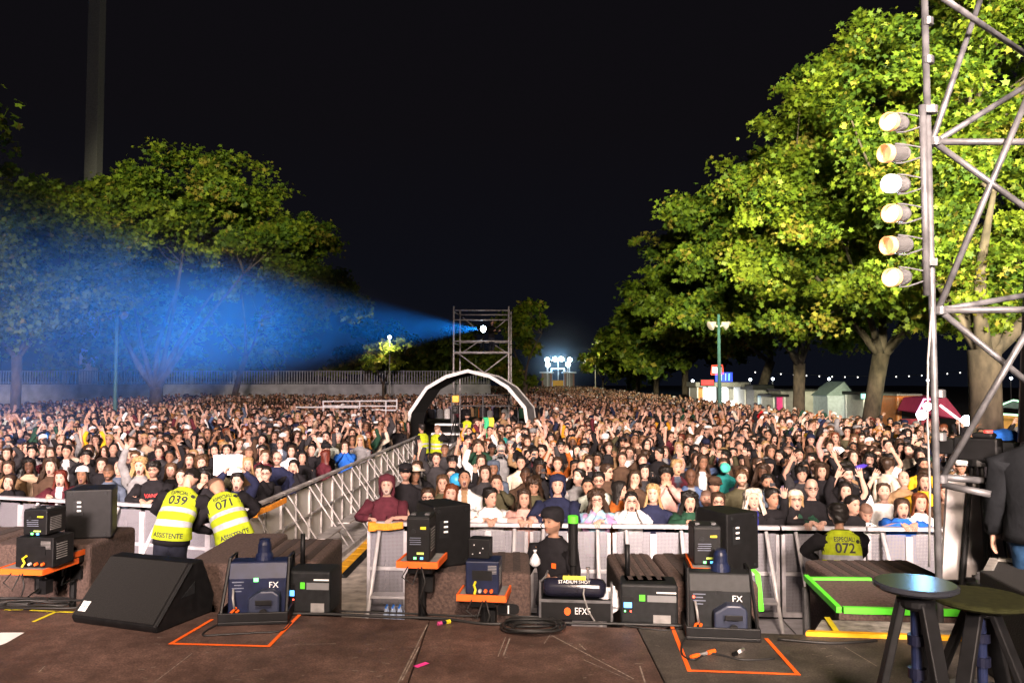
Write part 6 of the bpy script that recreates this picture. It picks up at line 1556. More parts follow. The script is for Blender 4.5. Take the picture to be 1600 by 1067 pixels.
# ================================================================== equipment along the stage edge
def sub(x0, x1, y0, y1, z1, label, handle=None, rz=0.0, stripes=4):
    c = Vector(((x0 + x1) / 2, (y0 + y1) / 2, 0)); w, d = x1 - x0, y1 - y0
    t = thing('subwoofer', c, label, 'speaker', 'carpeted subwoofers in front of the stage', rz)
    b = MB(); b.box((0, 0, z1 / 2), (w, d, z1)); b.build('cabinet', M['brown'], t, bevel=.035, seg=3)
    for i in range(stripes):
        b = MB(); b.box(((-.5 + (i + .5) / stripes) * (w - .08), .02, z1 + .002), ((w - .08) / stripes * .48, d - .10, .004)); b.build('shade_strip', M['brown_shade'], t)  # dark strips paint the striped shade across the carpet top
    if handle:
        hx, hz = handle
        b = MB(); n = 14
        b.prism([(hx + .075 * math.copysign(abs(math.cos(a)) ** .6, math.cos(a)), -d / 2 - .004, hz + .038 * math.copysign(abs(math.sin(a)) ** .6, math.sin(a))) for a in [2 * math.pi * i / n for i in range(n)]], (0, 0, 0), (0, .02, 0))
        h = b.build('handle', M['black'], t)
        b = MB(); b.box((hx, -d / 2 - .010, hz - .005), (.010, .008, .062)); b.build('handle_bar', M['white'], h)
    return t
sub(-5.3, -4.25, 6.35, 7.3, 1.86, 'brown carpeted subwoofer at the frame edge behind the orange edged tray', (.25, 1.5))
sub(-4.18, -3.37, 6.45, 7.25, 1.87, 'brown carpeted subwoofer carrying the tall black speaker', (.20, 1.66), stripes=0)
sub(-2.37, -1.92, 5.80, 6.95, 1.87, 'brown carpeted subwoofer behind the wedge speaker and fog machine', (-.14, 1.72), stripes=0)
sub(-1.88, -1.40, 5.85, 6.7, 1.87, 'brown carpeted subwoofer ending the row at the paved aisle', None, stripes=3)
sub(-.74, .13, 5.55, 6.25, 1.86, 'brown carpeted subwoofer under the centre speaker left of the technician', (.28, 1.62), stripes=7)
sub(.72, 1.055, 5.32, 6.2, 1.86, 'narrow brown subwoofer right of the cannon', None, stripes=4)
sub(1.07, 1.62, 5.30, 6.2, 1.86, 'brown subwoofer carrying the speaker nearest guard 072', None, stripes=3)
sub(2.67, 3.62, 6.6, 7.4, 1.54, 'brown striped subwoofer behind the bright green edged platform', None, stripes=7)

def speaker(px, py_base, Y, z0, w, d, h, rz, label):
    p = at(px, py_base, Y)
    t = thing('loudspeaker', (p.x, Y, z0), label, 'speaker', 'small black front fill speakers', rz)
    b = MB(); b.prism([(-w / 2, -d / 2, 0), (w / 2, -d / 2, 0), (w / 2 * .8, d / 2, 0), (-w / 2 * .8, d / 2, 0)], (0, 0, 0), (0, 0, h)); b.build('cabinet', M['black'], t, bevel=.012)
    b = MB(); b.box((-w * .22, -d / 2 - .003, h * .62), (.07, .006, .12)); b.build('connector_plate', M['dkgrey'], t)
    b = MB()
    for i in range(3): b.box((-w * .22 + .01, -d / 2 - .008, h * .58 + i * .035), (.03, .004, .012))
    b.build('label', M['text_white'], t)
    for sx in (-1, 1):
        for z in (.08, .92):
            b = MB(); b.lathe([(.012, -.004), (.012, .004)], 10, (sx * w * .36, -d / 2 - .004, h * z), (0, 1, 0)); b.build('rigging_point', M['dkgrey'], t)
    b = MB(); b.prism([(-w / 2 * .78, d / 2 + .002, .02), (w / 2 * .78, d / 2 + .002, .02), (w / 2 * .78, d / 2 + .012, .02), (-w / 2 * .78, d / 2 + .012, .02)], (0, 0, 0), (0, 0, h - .04)); b.build('grille', M['carpet_black'], t)
speaker(146, 835, 6.85, 1.872, .36, .36, .40, .25, 'tall black speaker standing on the subwoofer near the fur headband')
speaker(690, 868, 5.88, 1.865, .30, .34, .43, .55, 'black speaker standing on the striped subwoofer below the shouting kid')
speaker(1134, 885, 5.75, 1.865, .30, .34, .40, .50, 'black speaker in front of the glasses and white sweater')

# wedge monitor
A = atz(114, 972, DZ); B = atz(246, 990, DZ); wd = (B - A); W_ = wd.length; ang = math.atan2(wd.y, wd.x)
t = thing('wedge_monitor', A, 'large black wedge floor monitor beside the orange taped rectangle', 'speaker', rz=ang)
prof = [(.0, .0), (-.022, .045), (.29, .375), (.40, .38), (.52, .12), (.50, 0)]
b = MB(); b.prism([(0, y, z) for y, z in prof], (0, 0, 0), (W_, 0, 0)); b.build('cabinet', M['black'], t, bevel=.014)
b = MB(); gq = [(-.014, .054), (.284, .369)]; nrm = Vector((0, -(.369 - .054), (.284 + .014))).normalized() * .012
b.prism([(.02, gq[0][0], gq[0][1]), (W_ - .02, gq[0][0], gq[0][1]), (W_ - .02, gq[1][0], gq[1][1]), (.02, gq[1][0], gq[1][1])], (0, 0, 0), nrm); b.build('grille', M['carpet_black'], t, bevel=.004)
dirg = Vector((0, gq[1][0] - gq[0][0], gq[1][1] - gq[0][1])).normalized()
c0 = Vector((.075, gq[0][0], gq[0][1])) + nrm * 1.15 + dirg * .062
bd = MB()
for i in (-1, 1):
    for j in (-1, 1):
        q = c0 + Vector((i * .0165, 0, 0)) + dirg * (j * .0185)
        bd.add([q + Vector((-.015, 0, 0)) - dirg * .017, q + Vector((.015, 0, 0)) - dirg * .017, q + Vector((.015, 0, 0)) + dirg * .017, q + Vector((-.015, 0, 0)) + dirg * .017], [(0, 1, 2, 3)])
bd.build('badge', M['text_white'], t)
b = MB(); b.prism([(W_ + .002, .20, .17), (W_ + .002, .32, .25), (W_ + .002, .32, .17)], (0, 0, 0), (.004, 0, 0)); b.build('side_handle', M['dkgrey'], t)
b = MB(); b.tube([(W_ + .005, -.014, .05), (W_ + .005, .29, .37)], .007, 6); b.build('edge_trim', M['dkgrey'], t)

# orange edged trays on poles
def tray(px0, px1, py, Y, d, label, floor=0.0, thick=.03):
    a = at(px0, py, Y); c = at(px1, py, Y); w = c.x - a.x
    t = thing('equipment_tray', ((a.x + c.x) / 2, Y, 0), label, 'tray', 'orange edged equipment trays', -.12)
    z = a.z
    b = MB(); b.box((0, d / 2, z), (w - .02, d - .02, thick)); b.build('shelf', M['midgrey'], t)
    b = MB(); b.box((0, -.004, z), (w + .01, .012, thick + .012)); b.box((-w / 2, d / 2, z), (.012, d - .01, thick + .012)); b.box((w / 2, d / 2, z), (.012, d - .01, thick + .012)); b.build('edge_tape', M['orange'], t)
    b = MB(); b.tube([(.03, -.012, z - .01), (.06, -.03, z - .10), (.02, -.02, z - .22), (.05, d / 2 - .06, max(DZ + .02, z - .5))], .006, 6); b.tube([(-.06, -.010, z - .01), (-.09, -.05, z - .07), (-.02, -.045, z - .12), (.01, -.01, z - .015)], .005, 6); b.build('hanging_cable', M['cable'], t, smooth=True)
    b = MB(); b.tube([(0, d / 2, floor), (0, d / 2, z - .02)], .028, 8); b.box((0, d / 2, z - .05), (.16, .16, .05)); b.box((.03, d / 2 + .02, z - .16), (.09, .08, .1)); b.build('pole', M['black'], t)
    return (a.x + c.x) / 2, Y + d / 2, z + thick / 2
def laser(x, y, z, w, d, h, label, rz, tag_=True):
    t = thing('laser_projector', (x, y, z), label, 'projector', 'show laser projectors', rz)
    b = MB(); b.box((0, 0, h / 2 + .008), (w, d, h)); b.build('housing', M['dkgrey'] if not tag_ else M['black'], t, bevel=.008)
    b = MB(); b.box((0, 0, h + .012), (w * .94, d * .94, .01)); b.build('lid', M['dkgrey'], t)
    b = MB(); b.box((w * .22, -d / 2 - .002, h * .80), (w * .24, .004, h * .06)); b.build('warning_label', M['yellow'], t)
    b = MB()
    for i in range(4): b.box((-.02 + random.uniform(-.004, .004), -d / 2 - .002, h * .42 + i * .014), (w * .48, .003, .004))
    b.build('small_print', mat('faint_print', (.14, .16, .22)) if 'faint_print' not in bpy.data.materials else bpy.data.materials['faint_print'], t)
    b = MB(); b.box((w * .1, -d / 2 - .002, h * .21), (w * .3, .004, h * .05)); b.build('status_label', mat('lime_label', (.55, .75, .15)) if 'lime_label' not in bpy.data.materials else bpy.data.materials['lime_label'], t)
    for i, m in enumerate(('led_green', 'led_blue')):
        b = MB(); b.box((-.02 + i * .045, -d / 2 - .003, h * .10), (.018, .006, .014)); b.build('status_lamp', M[m], t)
    b = MB()
    for sx in (-1, 1): b.box((sx * w * .3, -d * .1, h + .022), (.03, .05, .012))
    b.build('foot_bracket', M['steel'], t)
    b = MB()
    for i in range(8): b.box((w / 2 + .002, -d * .05, h * (.25 + .07 * i)), (.003, d * .55, .005))
    b.build('vent_grille', M['midgrey'], t)
    b = MB(); b.lathe([(.016, -.003), (.016, .003)], 10, (-w * .2, -d / 2 - .004, h * .72), (0, 1, 0)); b.build('fan_grille', M['dkgrey'], t)
def powerbox(x, y, z, w, d, h, label, rz, m='navy'):
    t = thing('power_box', (x, y, z), label, 'power unit', 'power units on the trays', rz)
    b = MB(); b.box((0, 0, h / 2 + .004), (w, d, h)); b.build('housing', M[m], t, bevel=.008)
    b = MB(); b.box((0, -d / 2 - .003, h * .6), (w * .6, .005, h * .3)); b.build('panel', M['black'], t)
    for i in range(3):
        b = MB(); b.lathe([(.011, -.02), (.013, 0)], 8, (-w * .05 + i * w * .17, -d / 2 - .018, h * .16), (0, 1, 0)); b.build('plug', M['orange'] if i else mat('grey_plug', (.4, .4, .38)) if 'grey_plug' not in bpy.data.materials else bpy.data.materials['grey_plug'], t)
    b = MB()
    for i in range(6): b.box((w * .30, -d / 2 - .002, h * (.66 + .045 * i)), (w * .26, .003, .004))
    for i in range(7): b.box((w / 2 + .002, -d * .1, h * (.3 + .08 * i)), (.003, d * .5, .006))
    b.build('vent_grille', M['midgrey'], t)
    b = MB(); b.tube([(-w * .2, -d / 2, h * .4), (-w * .22, -d / 2 - .035, h * .34), (-w * .18, -d / 2 - .03, h * .2), (-w * .2, -d / 2 - .05, h * .08)], .008, 6); b.build('connector', M['yellow'], t)
# left tray
x, y, z = tray(-8, 70, 893, 5.95, .40, 'orange edged tray with power box and laser projector at the frame edge', DZ)
powerbox(x + .085, y - .03, z, .30, .24, .22, 'black power box with yellow connector on the tray at the frame edge', -.1, 'black')
laser(x + .06, y, z + .226, .19, .22, .18, 'laser projector stacked on the power box at the frame edge', -.1)
x, y, z = tray(80, 112, 868, 6.3, .3, 'small orange edged tray behind the power box under the tall speaker', 0)
# centre trays
x, y, z = tray(620, 684, 882, 5.32, .30, 'higher orange edged tray before the black centre speaker', 0)
laser(x + .015, y - .04, z, .155, .22, .28, 'laser projector with yellow label before the black centre speaker', -.1)
x, y, z = tray(714, 790, 934, 5.30, .28, 'lower orange edged tray with the navy power box', 0)
powerbox(x + .015, y - .03, z, .22, .20, .215, 'navy power box with orange plugs on the lower tray', -.1)
t = thing('splitter_box', (x - .01, y, z + .221), 'small black box on top of the navy power box', 'box', rz=-.2)
b = MB(); b.box((0, 0, .065), (.14, .12, .13)); b.build('housing', M['black'], t, bevel=.006)
for dx, dz in ((-.03, .09), (.03, .07), (.01, .04), (-.04, .03)):
    b = MB(); b.box((dx, -.063, dz), (.007, .003, .007)); b.build('screw', M['text_white'], t)
# right tray
x, y, z = tray(1082, 1118, 892, 5.25, .42, 'orange edged tray before the speaker nearest guard 072', 0)
laser(x + .05, y - .02, z, .18, .22, .24, 'laser projector beside the speaker nearest guard 072', -.05)

# fog machines in open cases
def fogger(x, y, label, s=1.0, rz=0.0, red=False):
    t = thing('fog_machine', (x, y, DZ), label, 'fog machine', 'fog machines standing in open case lids', rz)
    w, d, h = .42 * s, .40 * s, .40 * s
    b = MB(); b.box((0, 0, .012), (w + .06, d + .08, .024)); b.box((0, -d / 2 - .03, .05), (w + .06, .016, .06)); b.box((-w / 2 - .022, 0, .05), (.016, d + .04, .06)); b.box((w / 2 + .022, 0, .05), (.016, d + .04, .06)); b.build('case_tray', M['black'], t, bevel=.006)
    b = MB(); b.prism([(-w / 2, -d / 2 + .10, .03), (-w / 2, d / 2, .03), (-w / 2, d / 2, h * .86), (-w / 2, d / 2 - .1, h), (-w / 2, -d / 2 + .14, h), (-w / 2, -d / 2 + .10, h * .72)], (0, 0, 0), (w, 0, 0)); b.build('housing', M['navy'] if not red else M['dkgrey'], t, bevel=.01)
    b = MB(); b.lathe([(.062, 0), (.058, .03), (.046, .05), (.044, .10), (.036, .12), (.036, .135)], 18, (.02, .03, h)); b.build('nozzle', M['navy'], t, smooth=False)
    fy = -d / 2 + .10
    text('FX', .055, M['text_white'], t, (w * .27, fy - .004, h * .60))
    b = MB()
    for i in range(4): b.box((-w * .33, fy - .003, h * (.50 + .055 * i)), (w * (.12 + .08 * (i % 2)), .004, .006))
    b.build('panel_print', bpy.data.materials['faint_print'], t)
    b = MB(); b.box((-.01, fy - .004, h * .70), (.030, .006, .024)); b.build('status_lamp', M['led_green'] if not red else M['dkgrey'], t)
    if red: b = MB(); b.lathe([(.008, -.004), (.008, .004)], 8, (-w * .42, fy - .006, h * .62), (0, 1, 0)); b.build('status_lamp', M['led_red'], t)
    # fluid can
    c = MB(); cx, cy = w * .14, -d / 2 + .02
    cw, ch = .22 * s, .185 * s
    c.prism([(cx - cw / 2, cy, .03), (cx + cw / 2, cy, .03), (cx + cw / 2, cy, ch), (cx + cw * .3, cy, ch + .03), (cx - cw * .1, cy, ch + .03), (cx - cw / 2, cy, ch - .02)], (0, -.05, 0), (0, .06, 0))
    can = c.build('fluid_can', mat('blue_grey_can', (.018, .024, .048), .45) if 'blue_grey_can' not in bpy.data.materials else bpy.data.materials['blue_grey_can'], t, bevel=.012)
    b = MB(); b.box((cx + .01, cy - .052, ch - .03), (cw * .52, .006, .032)); b.build('handle_hole', M['black'], can, bevel=.004)
    b = MB(); b.lathe([(.027, -.003), (.027, .003)], 16, (cx + .01, cy - .054, .075), (0, 1, 0)); b.build('round_recess', M['black'], can)
    b = MB(); b.tube([(-w * .40, fy - .01, .20), (-w * .38, fy - .05, .15), (-w * .36, fy - .04, .08)], .008, 6); b.build('hose', M['midgrey'], t, smooth=True)
    for i in range(3):
        b = MB(); b.lathe([(.009, -.014), (.009, .014)], 8, (-w * .40 + i * .016, fy - .03, .06 + .018 * (i % 2)), (.3, 1, .2)); b.build('plug', M['orange'], t)
    for sx in (-1, 1):
        b = MB(); b.tube([(sx * w * .5, d / 2 - .02, .03), (sx * w * .5, d / 2 - .03, h + .02), (sx * w * .5, -d / 2 + .16, h + .02), (sx * w * .54, -d / 2 - .02, .05)], .011, 6); b.build('carry_frame', M['black'], t)
    return t
p_ = atz(394, 972, DZ); fogger(p_.x, p_.y + .16, 'navy fog machine marked FX in the nearer orange taped rectangle by the wedge', .92, .10)
p_ = atz(1136, 1000, DZ); fogger(p_.x, p_.y + .20, 'dark fog machine marked FX with red lamp by the cannon side rectangle', .92, -.12, True)
def hazer(x, y, label, w, h, rz=0.0):
    t = thing('haze_machine', (x, y, DZ), label, 'haze machine', 'haze machines along the stage edge', rz); d = .24
    b = MB(); b.box((0, 0, h / 2), (w, d, h)); b.build('housing', M['dkgrey'], t, bevel=.018, seg=3)
    f = -d / 2 - .002
    b = MB(); b.box((-w * .12, f, h * .66), (w * .10, .004, h * .15)); b.build('tag', M['green_tape'], t)
    b = MB(); b.box((w * .22, f, h * .65), (w * .50, .003, h * .16)); b.build('text_plate', mat('grey_print_plate', (.16, .165, .17)) if 'grey_print_plate' not in bpy.data.materials else bpy.data.materials['grey_print_plate'], t)
    b = MB(); b.box((w * .30, f, h * .80), (w * .34, .004, h * .035)); b.build('maker_print', M['text_white'], t)
    b = MB(); b.box((-w * .37, f, h * .50), (w * .20, .004, h * .36)); b.build('control_panel', M['black'], t)
    b = MB(); b.box((-w * .37, f - .003, h * .48), (w * .14, .004, h * .13)); b.build('display', M['led_blue'], t)
    for i, m in enumerate(('led_green', 'led_red')):
        b = MB(); b.box((-w * .42 + i * w * .1, f - .003, h * .33), (.010, .005, .010)); b.build('status_lamp', M[m], t)
    b = MB(); b.box((w * .22, f, h * .14), (w * .30, .004, h * .22)); b.build('socket_plate', M['midgrey'], t)
    b = MB(); b.tube([(-w * .36, d / 2 - .03, h), (-w * .36, d / 2 - .03, h + .21)], .017, 10); b.build('antenna_tube', M['black'], t, smooth=True)
p_ = atz(484, 957, DZ); hazer(p_.x, p_.y + .10, 'dark grey haze machine with green tag beside the navy fog machine', .31, .285, -.08)
p_ = atz(1018, 976, DZ); hazer(p_.x, p_.y + .12, 'dark grey haze machine with blue display right of the cannon', .37, .26, -.12)
# confetti cannon
p_ = atz(903, 973, DZ); cx, cy = p_.x, p_.y + .14
t = thing('confetti_cannon', (cx, cy, DZ), 'black cannon with horizontal tank and green tipped barrel before the technician', 'cannon', rz=-.1)
b = MB(); b.box((0, 0, .065), (.46, .22, .12)); b.build('base_box', M['black'], t, bevel=.006)
b = MB(); b.box((0, -.118, .135), (.47, .012, .018)); b.box((-.235, -.10, .13), (.014, .03, .26)); b.box((.235, -.10, .13), (.014, .03, .26)); b.tube([(-.235, -.1, .25), (-.20, -.06, .28), (-.19, .0, .30)], .006, 6); b.build('frame', M['steel'], t)
b = MB(); b.lathe([(.03, -.21), (.058, -.19), (.062, -.16), (.062, .16), (.058, .19), (.03, .21)], 22, (-.01, -.03, .20), (1, 0, 0)); b.build('tank', mat('gloss_black_tank', (.012, .012, .022), .18), t, smooth=True)
b = MB(); b.lathe([(.024, .24), (.024, .33), (.033, .34), (.033, .62)], 16, (-.02, .02, 0)); b.build('barrel', M['black'], t)
b = MB(); b.lathe([(.036, .62), (.036, .665), (.030, .668)], 16, (-.02, .02, 0)); b.build('barrel_tip', M['green_tape'], t)
b = MB(); b.box((-.01, -.075, .275), (.15, .004, .026), (-.5, 0, 0)); b.build('caution_label', M['yellow'], t)
text('STADIUM SHOT', .030, M['text_white'], t, (-.01, -.084, .250), (math.pi / 2 - .35, 0, 0))
text('EFX5', .062, M['text_white'], t, (.045, -.114, .068), squeeze=.8)
b = MB(); b.prism([(-.055 + .022 * math.cos(a), -.1125, .066 + .026 * math.sin(a)) for a in np.linspace(0, 2 * math.pi, 12, endpoint=False)], (0, 0, 0), (0, -.002, 0)); b.build('emblem', M['orange'], t)
b = MB(); b.lathe([(.008, 0), (.008, .05), (.014, .055), (.014, .07)], 10, (.08, .0, .26)); b.build('valve', M['chrome'], t)
b = MB(); b.tube([(.06, -.05, .25), (.05, -.12, .18), (.08, -.14, .08), (.13, -.16, .01)], .006, 6); b.build('hose', M['midgrey'], t, smooth=True)
pb = atz(952, 962, DZ + .0)
t = thing('plastic_bag', (pb.x, pb.y + .02, DZ + .10), 'crumpled clear plastic bag draped over the cannon base', 'bag', rot=(0, .35, .3))
b = MB(); rgn = np.random.default_rng(4); pf = [(.005, -.07), (.06, -.065), (.085, -.02), (.075, .03), (.05, .06), (.005, .07)]
b.lathe(pf, 14, (0, 0, 0)); b.v = [tuple(np.array(v) * (1 + .16 * rgn.normal())) for v in b.v]; b.build('bag_body', M['plastic_wrap'], t, smooth=False)
b = MB(); b.lathe([(.012, .06), (.02, .085), (.01, .10)], 8); b.build('knot', M['plastic_wrap'], t)

# cables and small things on the deck
def cable(pts, r, label, parent=None):
    P3 = [atz(px, py, DZ + r + dz) for px, py, dz in pts]
    # smooth curve through the points
    Q = []
    for i in range(len(P3) - 1):
        p0 = P3[max(i - 1, 0)]; p1 = P3[i]; p2 = P3[i + 1]; p3 = P3[min(i + 2, len(P3) - 1)]
        for k in range(6):
            t_ = k / 6; Q.append(.5 * ((2 * p1) + (p2 - p0) * t_ + (2 * p0 - 5 * p1 + 4 * p2 - p3) * t_ ** 2 + (3 * p1 - p0 - 3 * p2 + p3) * t_ ** 3))
    Q.append(P3[-1]); b = MB(); b.tube(Q, r, 7); o = b.build('cable', M['cable'], None, smooth=True)
    return tag(o, label, 'cable')
cable([(440, 958, 0), (520, 959, 0), (600, 963, 0), (690, 966, 0), (760, 974, 0), (840, 972, .0), (960, 974, .0), (1090, 978, 0)], .010, 'black cable running along the stage edge from fog machine to fog machine')
cable([(530, 954, 0), (640, 958, 0), (730, 962, .01), (770, 958, .0), (810, 962, 0)], .007, 'thin black cable rising over the edge before the lower tray')
cable([(1085, 985, 0), (1068, 1000, .01), (1066, 1022, 0), (1085, 1030, 0), (1110, 1020, .0), (1160, 1030, 0), (1210, 1028, 0)], .006, 'thin looped cable inside the orange rectangle near the dark fog machine')
cable([(340, 975, 0), (322, 985, .0), (318, 992, 0), (345, 991, .0), (400, 988, 0), (440, 985, 0), (455, 972, 0)], .006, 'black cable curled round the case lid of the navy fog machine')
cable([(880, 968, 0), (930, 966, .0), (985, 978, 0), (1040, 984, .0), (1075, 978, 0)], .005, 'thin cable lying from the cannon to the dark fog machine')
cable([(1215, 998, 0), (1300, 1004, 0), (1370, 1000, 0)], .009, 'black cable leading to the stair beside guard 072')
b = MB()
rg2 = np.random.default_rng(8)
for k in range(7):
    c = atz(832 + rg2.normal() * 5, 976 + rg2.normal() * 2.5, DZ + .010 + .006 * k); r1 = .16 + .025 * rg2.normal()
    b.tube([c + Vector((math.cos(a) * r1, math.sin(a) * r1 * .75, .004 * math.sin(a * 3))) for a in np.linspace(0, 2 * math.pi, 28)], .007, 6)
tag(b.build('cable_coil', M['cable'], None, smooth=True), 'coil of black cable on the deck in front of the technician', 'cable')
b = MB()
for k in range(6):
    c = atz(42 + rg2.normal() * 22, 945 + rg2.normal() * 3, DZ + .012 + .006 * k); r1 = .18 + .03 * rg2.normal()
    b.tube([c + Vector((math.cos(a) * r1 * 1.3, math.sin(a) * r1 * .5, .006 * math.sin(a * 3))) for a in np.linspace(0, 2 * math.pi, 24)], .008, 6)
tag(b.build('cable_coil', M['cable'], None, smooth=True), 'tangle of black cable beneath the tray at the frame edge', 'cable')
def tape(pts, w, m, label, closed=False):
    b = MB(); P3 = [atz(px, py, DZ + .004) for px, py in pts]
    for i in range(len(P3) - 1):
        d = (P3[i + 1] - P3[i]).normalized(); n = Vector((-d.y, d.x, 0)) * w / 2; ex = d * w / 2
        z = Vector((0, 0, .0004 * i))
        b.prism([P3[i] - n - ex + z, P3[i + 1] - n + ex + z, P3[i + 1] + n + ex + z, P3[i] + n - ex + z], (0, 0, 0), (0, 0, .001))
    return tag(b.build('floor_tape', m), label, 'tape')
tape([(330, 968), (267, 1005), (420, 1009), (470, 958)], .024, M['orange'], 'orange tape rectangle on the deck round the navy fog machine')
tape([(1050, 978), (1077, 1047), (1247, 1053), (1198, 998)], .024, M['orange'], 'orange tape rectangle on the deck round the dark fog machine')
tape([(10, 952), (34, 952)], .022, M['yellow'], 'short yellow tape dash on the deck at the frame edge')
tape([(50, 953), (112, 956)], .022, M['yellow'], 'longer yellow tape strip leading to the wedge monitor')
tape([(88, 955), (54, 970)], .024, M['yellow'], 'yellow tape strip slanting off toward the performer')
tape([(653, 1040), (664, 1036)], .035, M['pink'], 'small pink tape mark in the middle of the deck')
b = MB(); q = [atz(-6, 988, DZ + .003), atz(38, 988, DZ + .003), atz(10, 1004, DZ + .004), atz(-12, 1012, DZ + .004)]
b.prism(q, (0, 0, 0), (0, 0, .0015)); tag(b.build('paper_sheet', M['paper']), 'white sheet of paper lying on the deck at the frame edge', 'paper')
def connector(px, py, px2, py2, ms, label):
    a = atz(px, py, DZ + .012); c = atz(px2, py2, DZ + .012)
    t = thing('cable_connector', a, label, 'connector', 'cable connectors lying on the deck'); d = c - a
    for k in range(3):
        b = MB(); b.tube([d * (k / 3), d * ((k + .9) / 3)], [.013, .010][k % 2], 8); b.build(('plug', 'collar', 'socket')[k], ms[k], t)
connector(684, 974, 704, 970, (mat('pink_plug', (.5, .06, .2)), M['navy'], M['yellow']), 'pink and yellow cable connector on the deck near the lower tray')
connector(1080, 1026, 1118, 1016, (M['orange'], M['midgrey'], M['orange']), 'orange ended cable connector inside the tape by the dark fog machine')
connector(1146, 1022, 1162, 1014, (M['black'], M['text_white'], M['chrome']), 'silver ended cable connector under the dark fog machine')

# pit step for the two guards, water bottles
t = thing('pit_step', (-3.75, 9.9, 0), 'low dark step in the pit under guards 039 and 071', 'step')
b = MB(); b.box((0, 0, .30), (1.7, .9, .08)); b.build('tread', M['midgrey'], t)
for sx in (-1, 1):
    b = MB(); b.box((sx * .78, 0, .13), (.06, .8, .26)); b.build('leg', M['black'], t)
bm_ = mat('clear_bottle', (.45, .55, .75), .15)
first = None
for i in range(8):
    x = -1.62 + (i % 4) * .085; y = 10.42 + (i // 4) * .09
    if first is None:
        first = thing('water_bottle', (x, y, .045), 'small clear water bottle in the pack at the barrier corner', 'bottle', 'water bottles at the barrier corner')
        b = MB(); b.lathe([(.03, 0), (.033, .02), (.033, .14), (.014, .185), (.014, .20)], 10); b.build('body', bm_, first, smooth=True)
        b = MB(); b.lathe([(.015, .20), (.015, .222)], 8); b.build('cap', M['bluecap'], first)
    else: copy_thing(first, (x, y, .045))

# green edged platform, stair, flight cases, stools
P0, P1, P2, P3_ = atz(1259, 906, 1.55), atz(1311, 957, 1.50), atz(1500, 962, 1.50), atz(1506, 908, 1.55)
t = thing('low_platform', (0, 0, 0), 'brown carpeted platform with bright green edges beside the stair', 'platform')
b = MB(); b.prism([P0, P1, P2, P3_], (0, 0, .05), (0, 0, 0)); b.v = [tuple(v) for v in b.v]; b.build('carpet', M['brown'], t)
z4 = Vector((0, 0, .055)); b = MB()
def lip(a, c, hgt, name):
    d = (c - a).normalized(); n = Vector((-d.y, d.x, 0)) * .018
    q = MB(); q.prism([a - n, c - n, c + n, a + n], (0, 0, 0), (0, 0, hgt)); q.build(name, M['green_tape'], t)
lip(P0, P1, .045, 'edge_strip'); lip(P1 + Vector((.03, 0, 0)), P2, .045, 'edge_strip'); lip(P0 + Vector((.03, .02, 0)), P0.lerp(P3_, .42) + Vector((0, .02, 0)), .02, 'edge_strip')
for q in (P0, P1, P2, P3_): b = MB(); b.tube([(q.x, q.y, 0), (q.x, q.y, q.z - .06)], .03, 6); b.build('leg', M['steel'], t)
# green strap behind the right fog machine
t = thing('green_strap', (0, 0, 0), 'bright green strap hanging beside the barrier brace behind the dark fog machine', 'strap')
P_ = [at(1172, 885, 6.6), at(1184, 897, 6.55), at(1187, 925, 6.5), at(1190, 955, 6.5)]
b = MB()
for i in range(3):
    d = Vector((.022, .004, 0)); b.prism([P_[i] - d, P_[i] + d, P_[i + 1] + d, P_[i + 1] - d], (0, 0, 0), (0, .01, 0))
b.build('webbing', M['green_tape'], t)
b = MB(); b.box(P_[0] + Vector((0, .03, .02)), (.05, .06, .04)); b.tube([P_[0] + Vector((0, .05, 0)), (P_[0].x, P_[0].y + .05, 0)], .02, 6); b.build('buckle', M['black'], t)
t = thing('stage_stair', (0, 0, 0), 'metal tread stair with an amber edge strip at the deck edge', 'stair')
a0, a1, a2, a3 = atz(1284, 966, DZ), atz(1268, 990, DZ), atz(1500, 998, DZ), atz(1500, 972, DZ)
b = MB(); b.prism([p - Vector((0, 0, .03)) for p in (a1, a2, a3, a0)], (0, 0, 0), (0, 0, .022))
tread = mat('tread_plate', (.34, .32, .30), .5, .4, vary=.4, scale=16, bump=.8); b.build('tread', tread, t)
b = MB(); d = Vector((0, -.02, 0)); b.prism([a1 + Vector((-.02, 0, -.02)), a2 + Vector((0, 0, -.02)), a2 + Vector((0, -.04, -.02)), a1 + Vector((-.05, -.04, -.02))], (0, 0, 0), (0, 0, .045)); b.build('edge_strip', M['amber'], t)
b = MB(); c1, c2 = atz(1292, 964, DZ + .006), atz(1307, 986, DZ + .006); n = Vector((.018, 0, 0)); b.prism([c1 - n, c2 - n, c2 + n, c1 + n], (0, 0, 0), (0, 0, .003)); b.build('marking_strip', M['yellow'], t)
b = MB(); b.box(atz(1380, 985, .8) * 0 + Vector(((a1.x + a2.x) / 2, (a0.y + a1.y) / 2 + .02, .78)), (a2.x - a1.x - .1, .10, 1.54)); b.build('support', M['midgrey'], t)

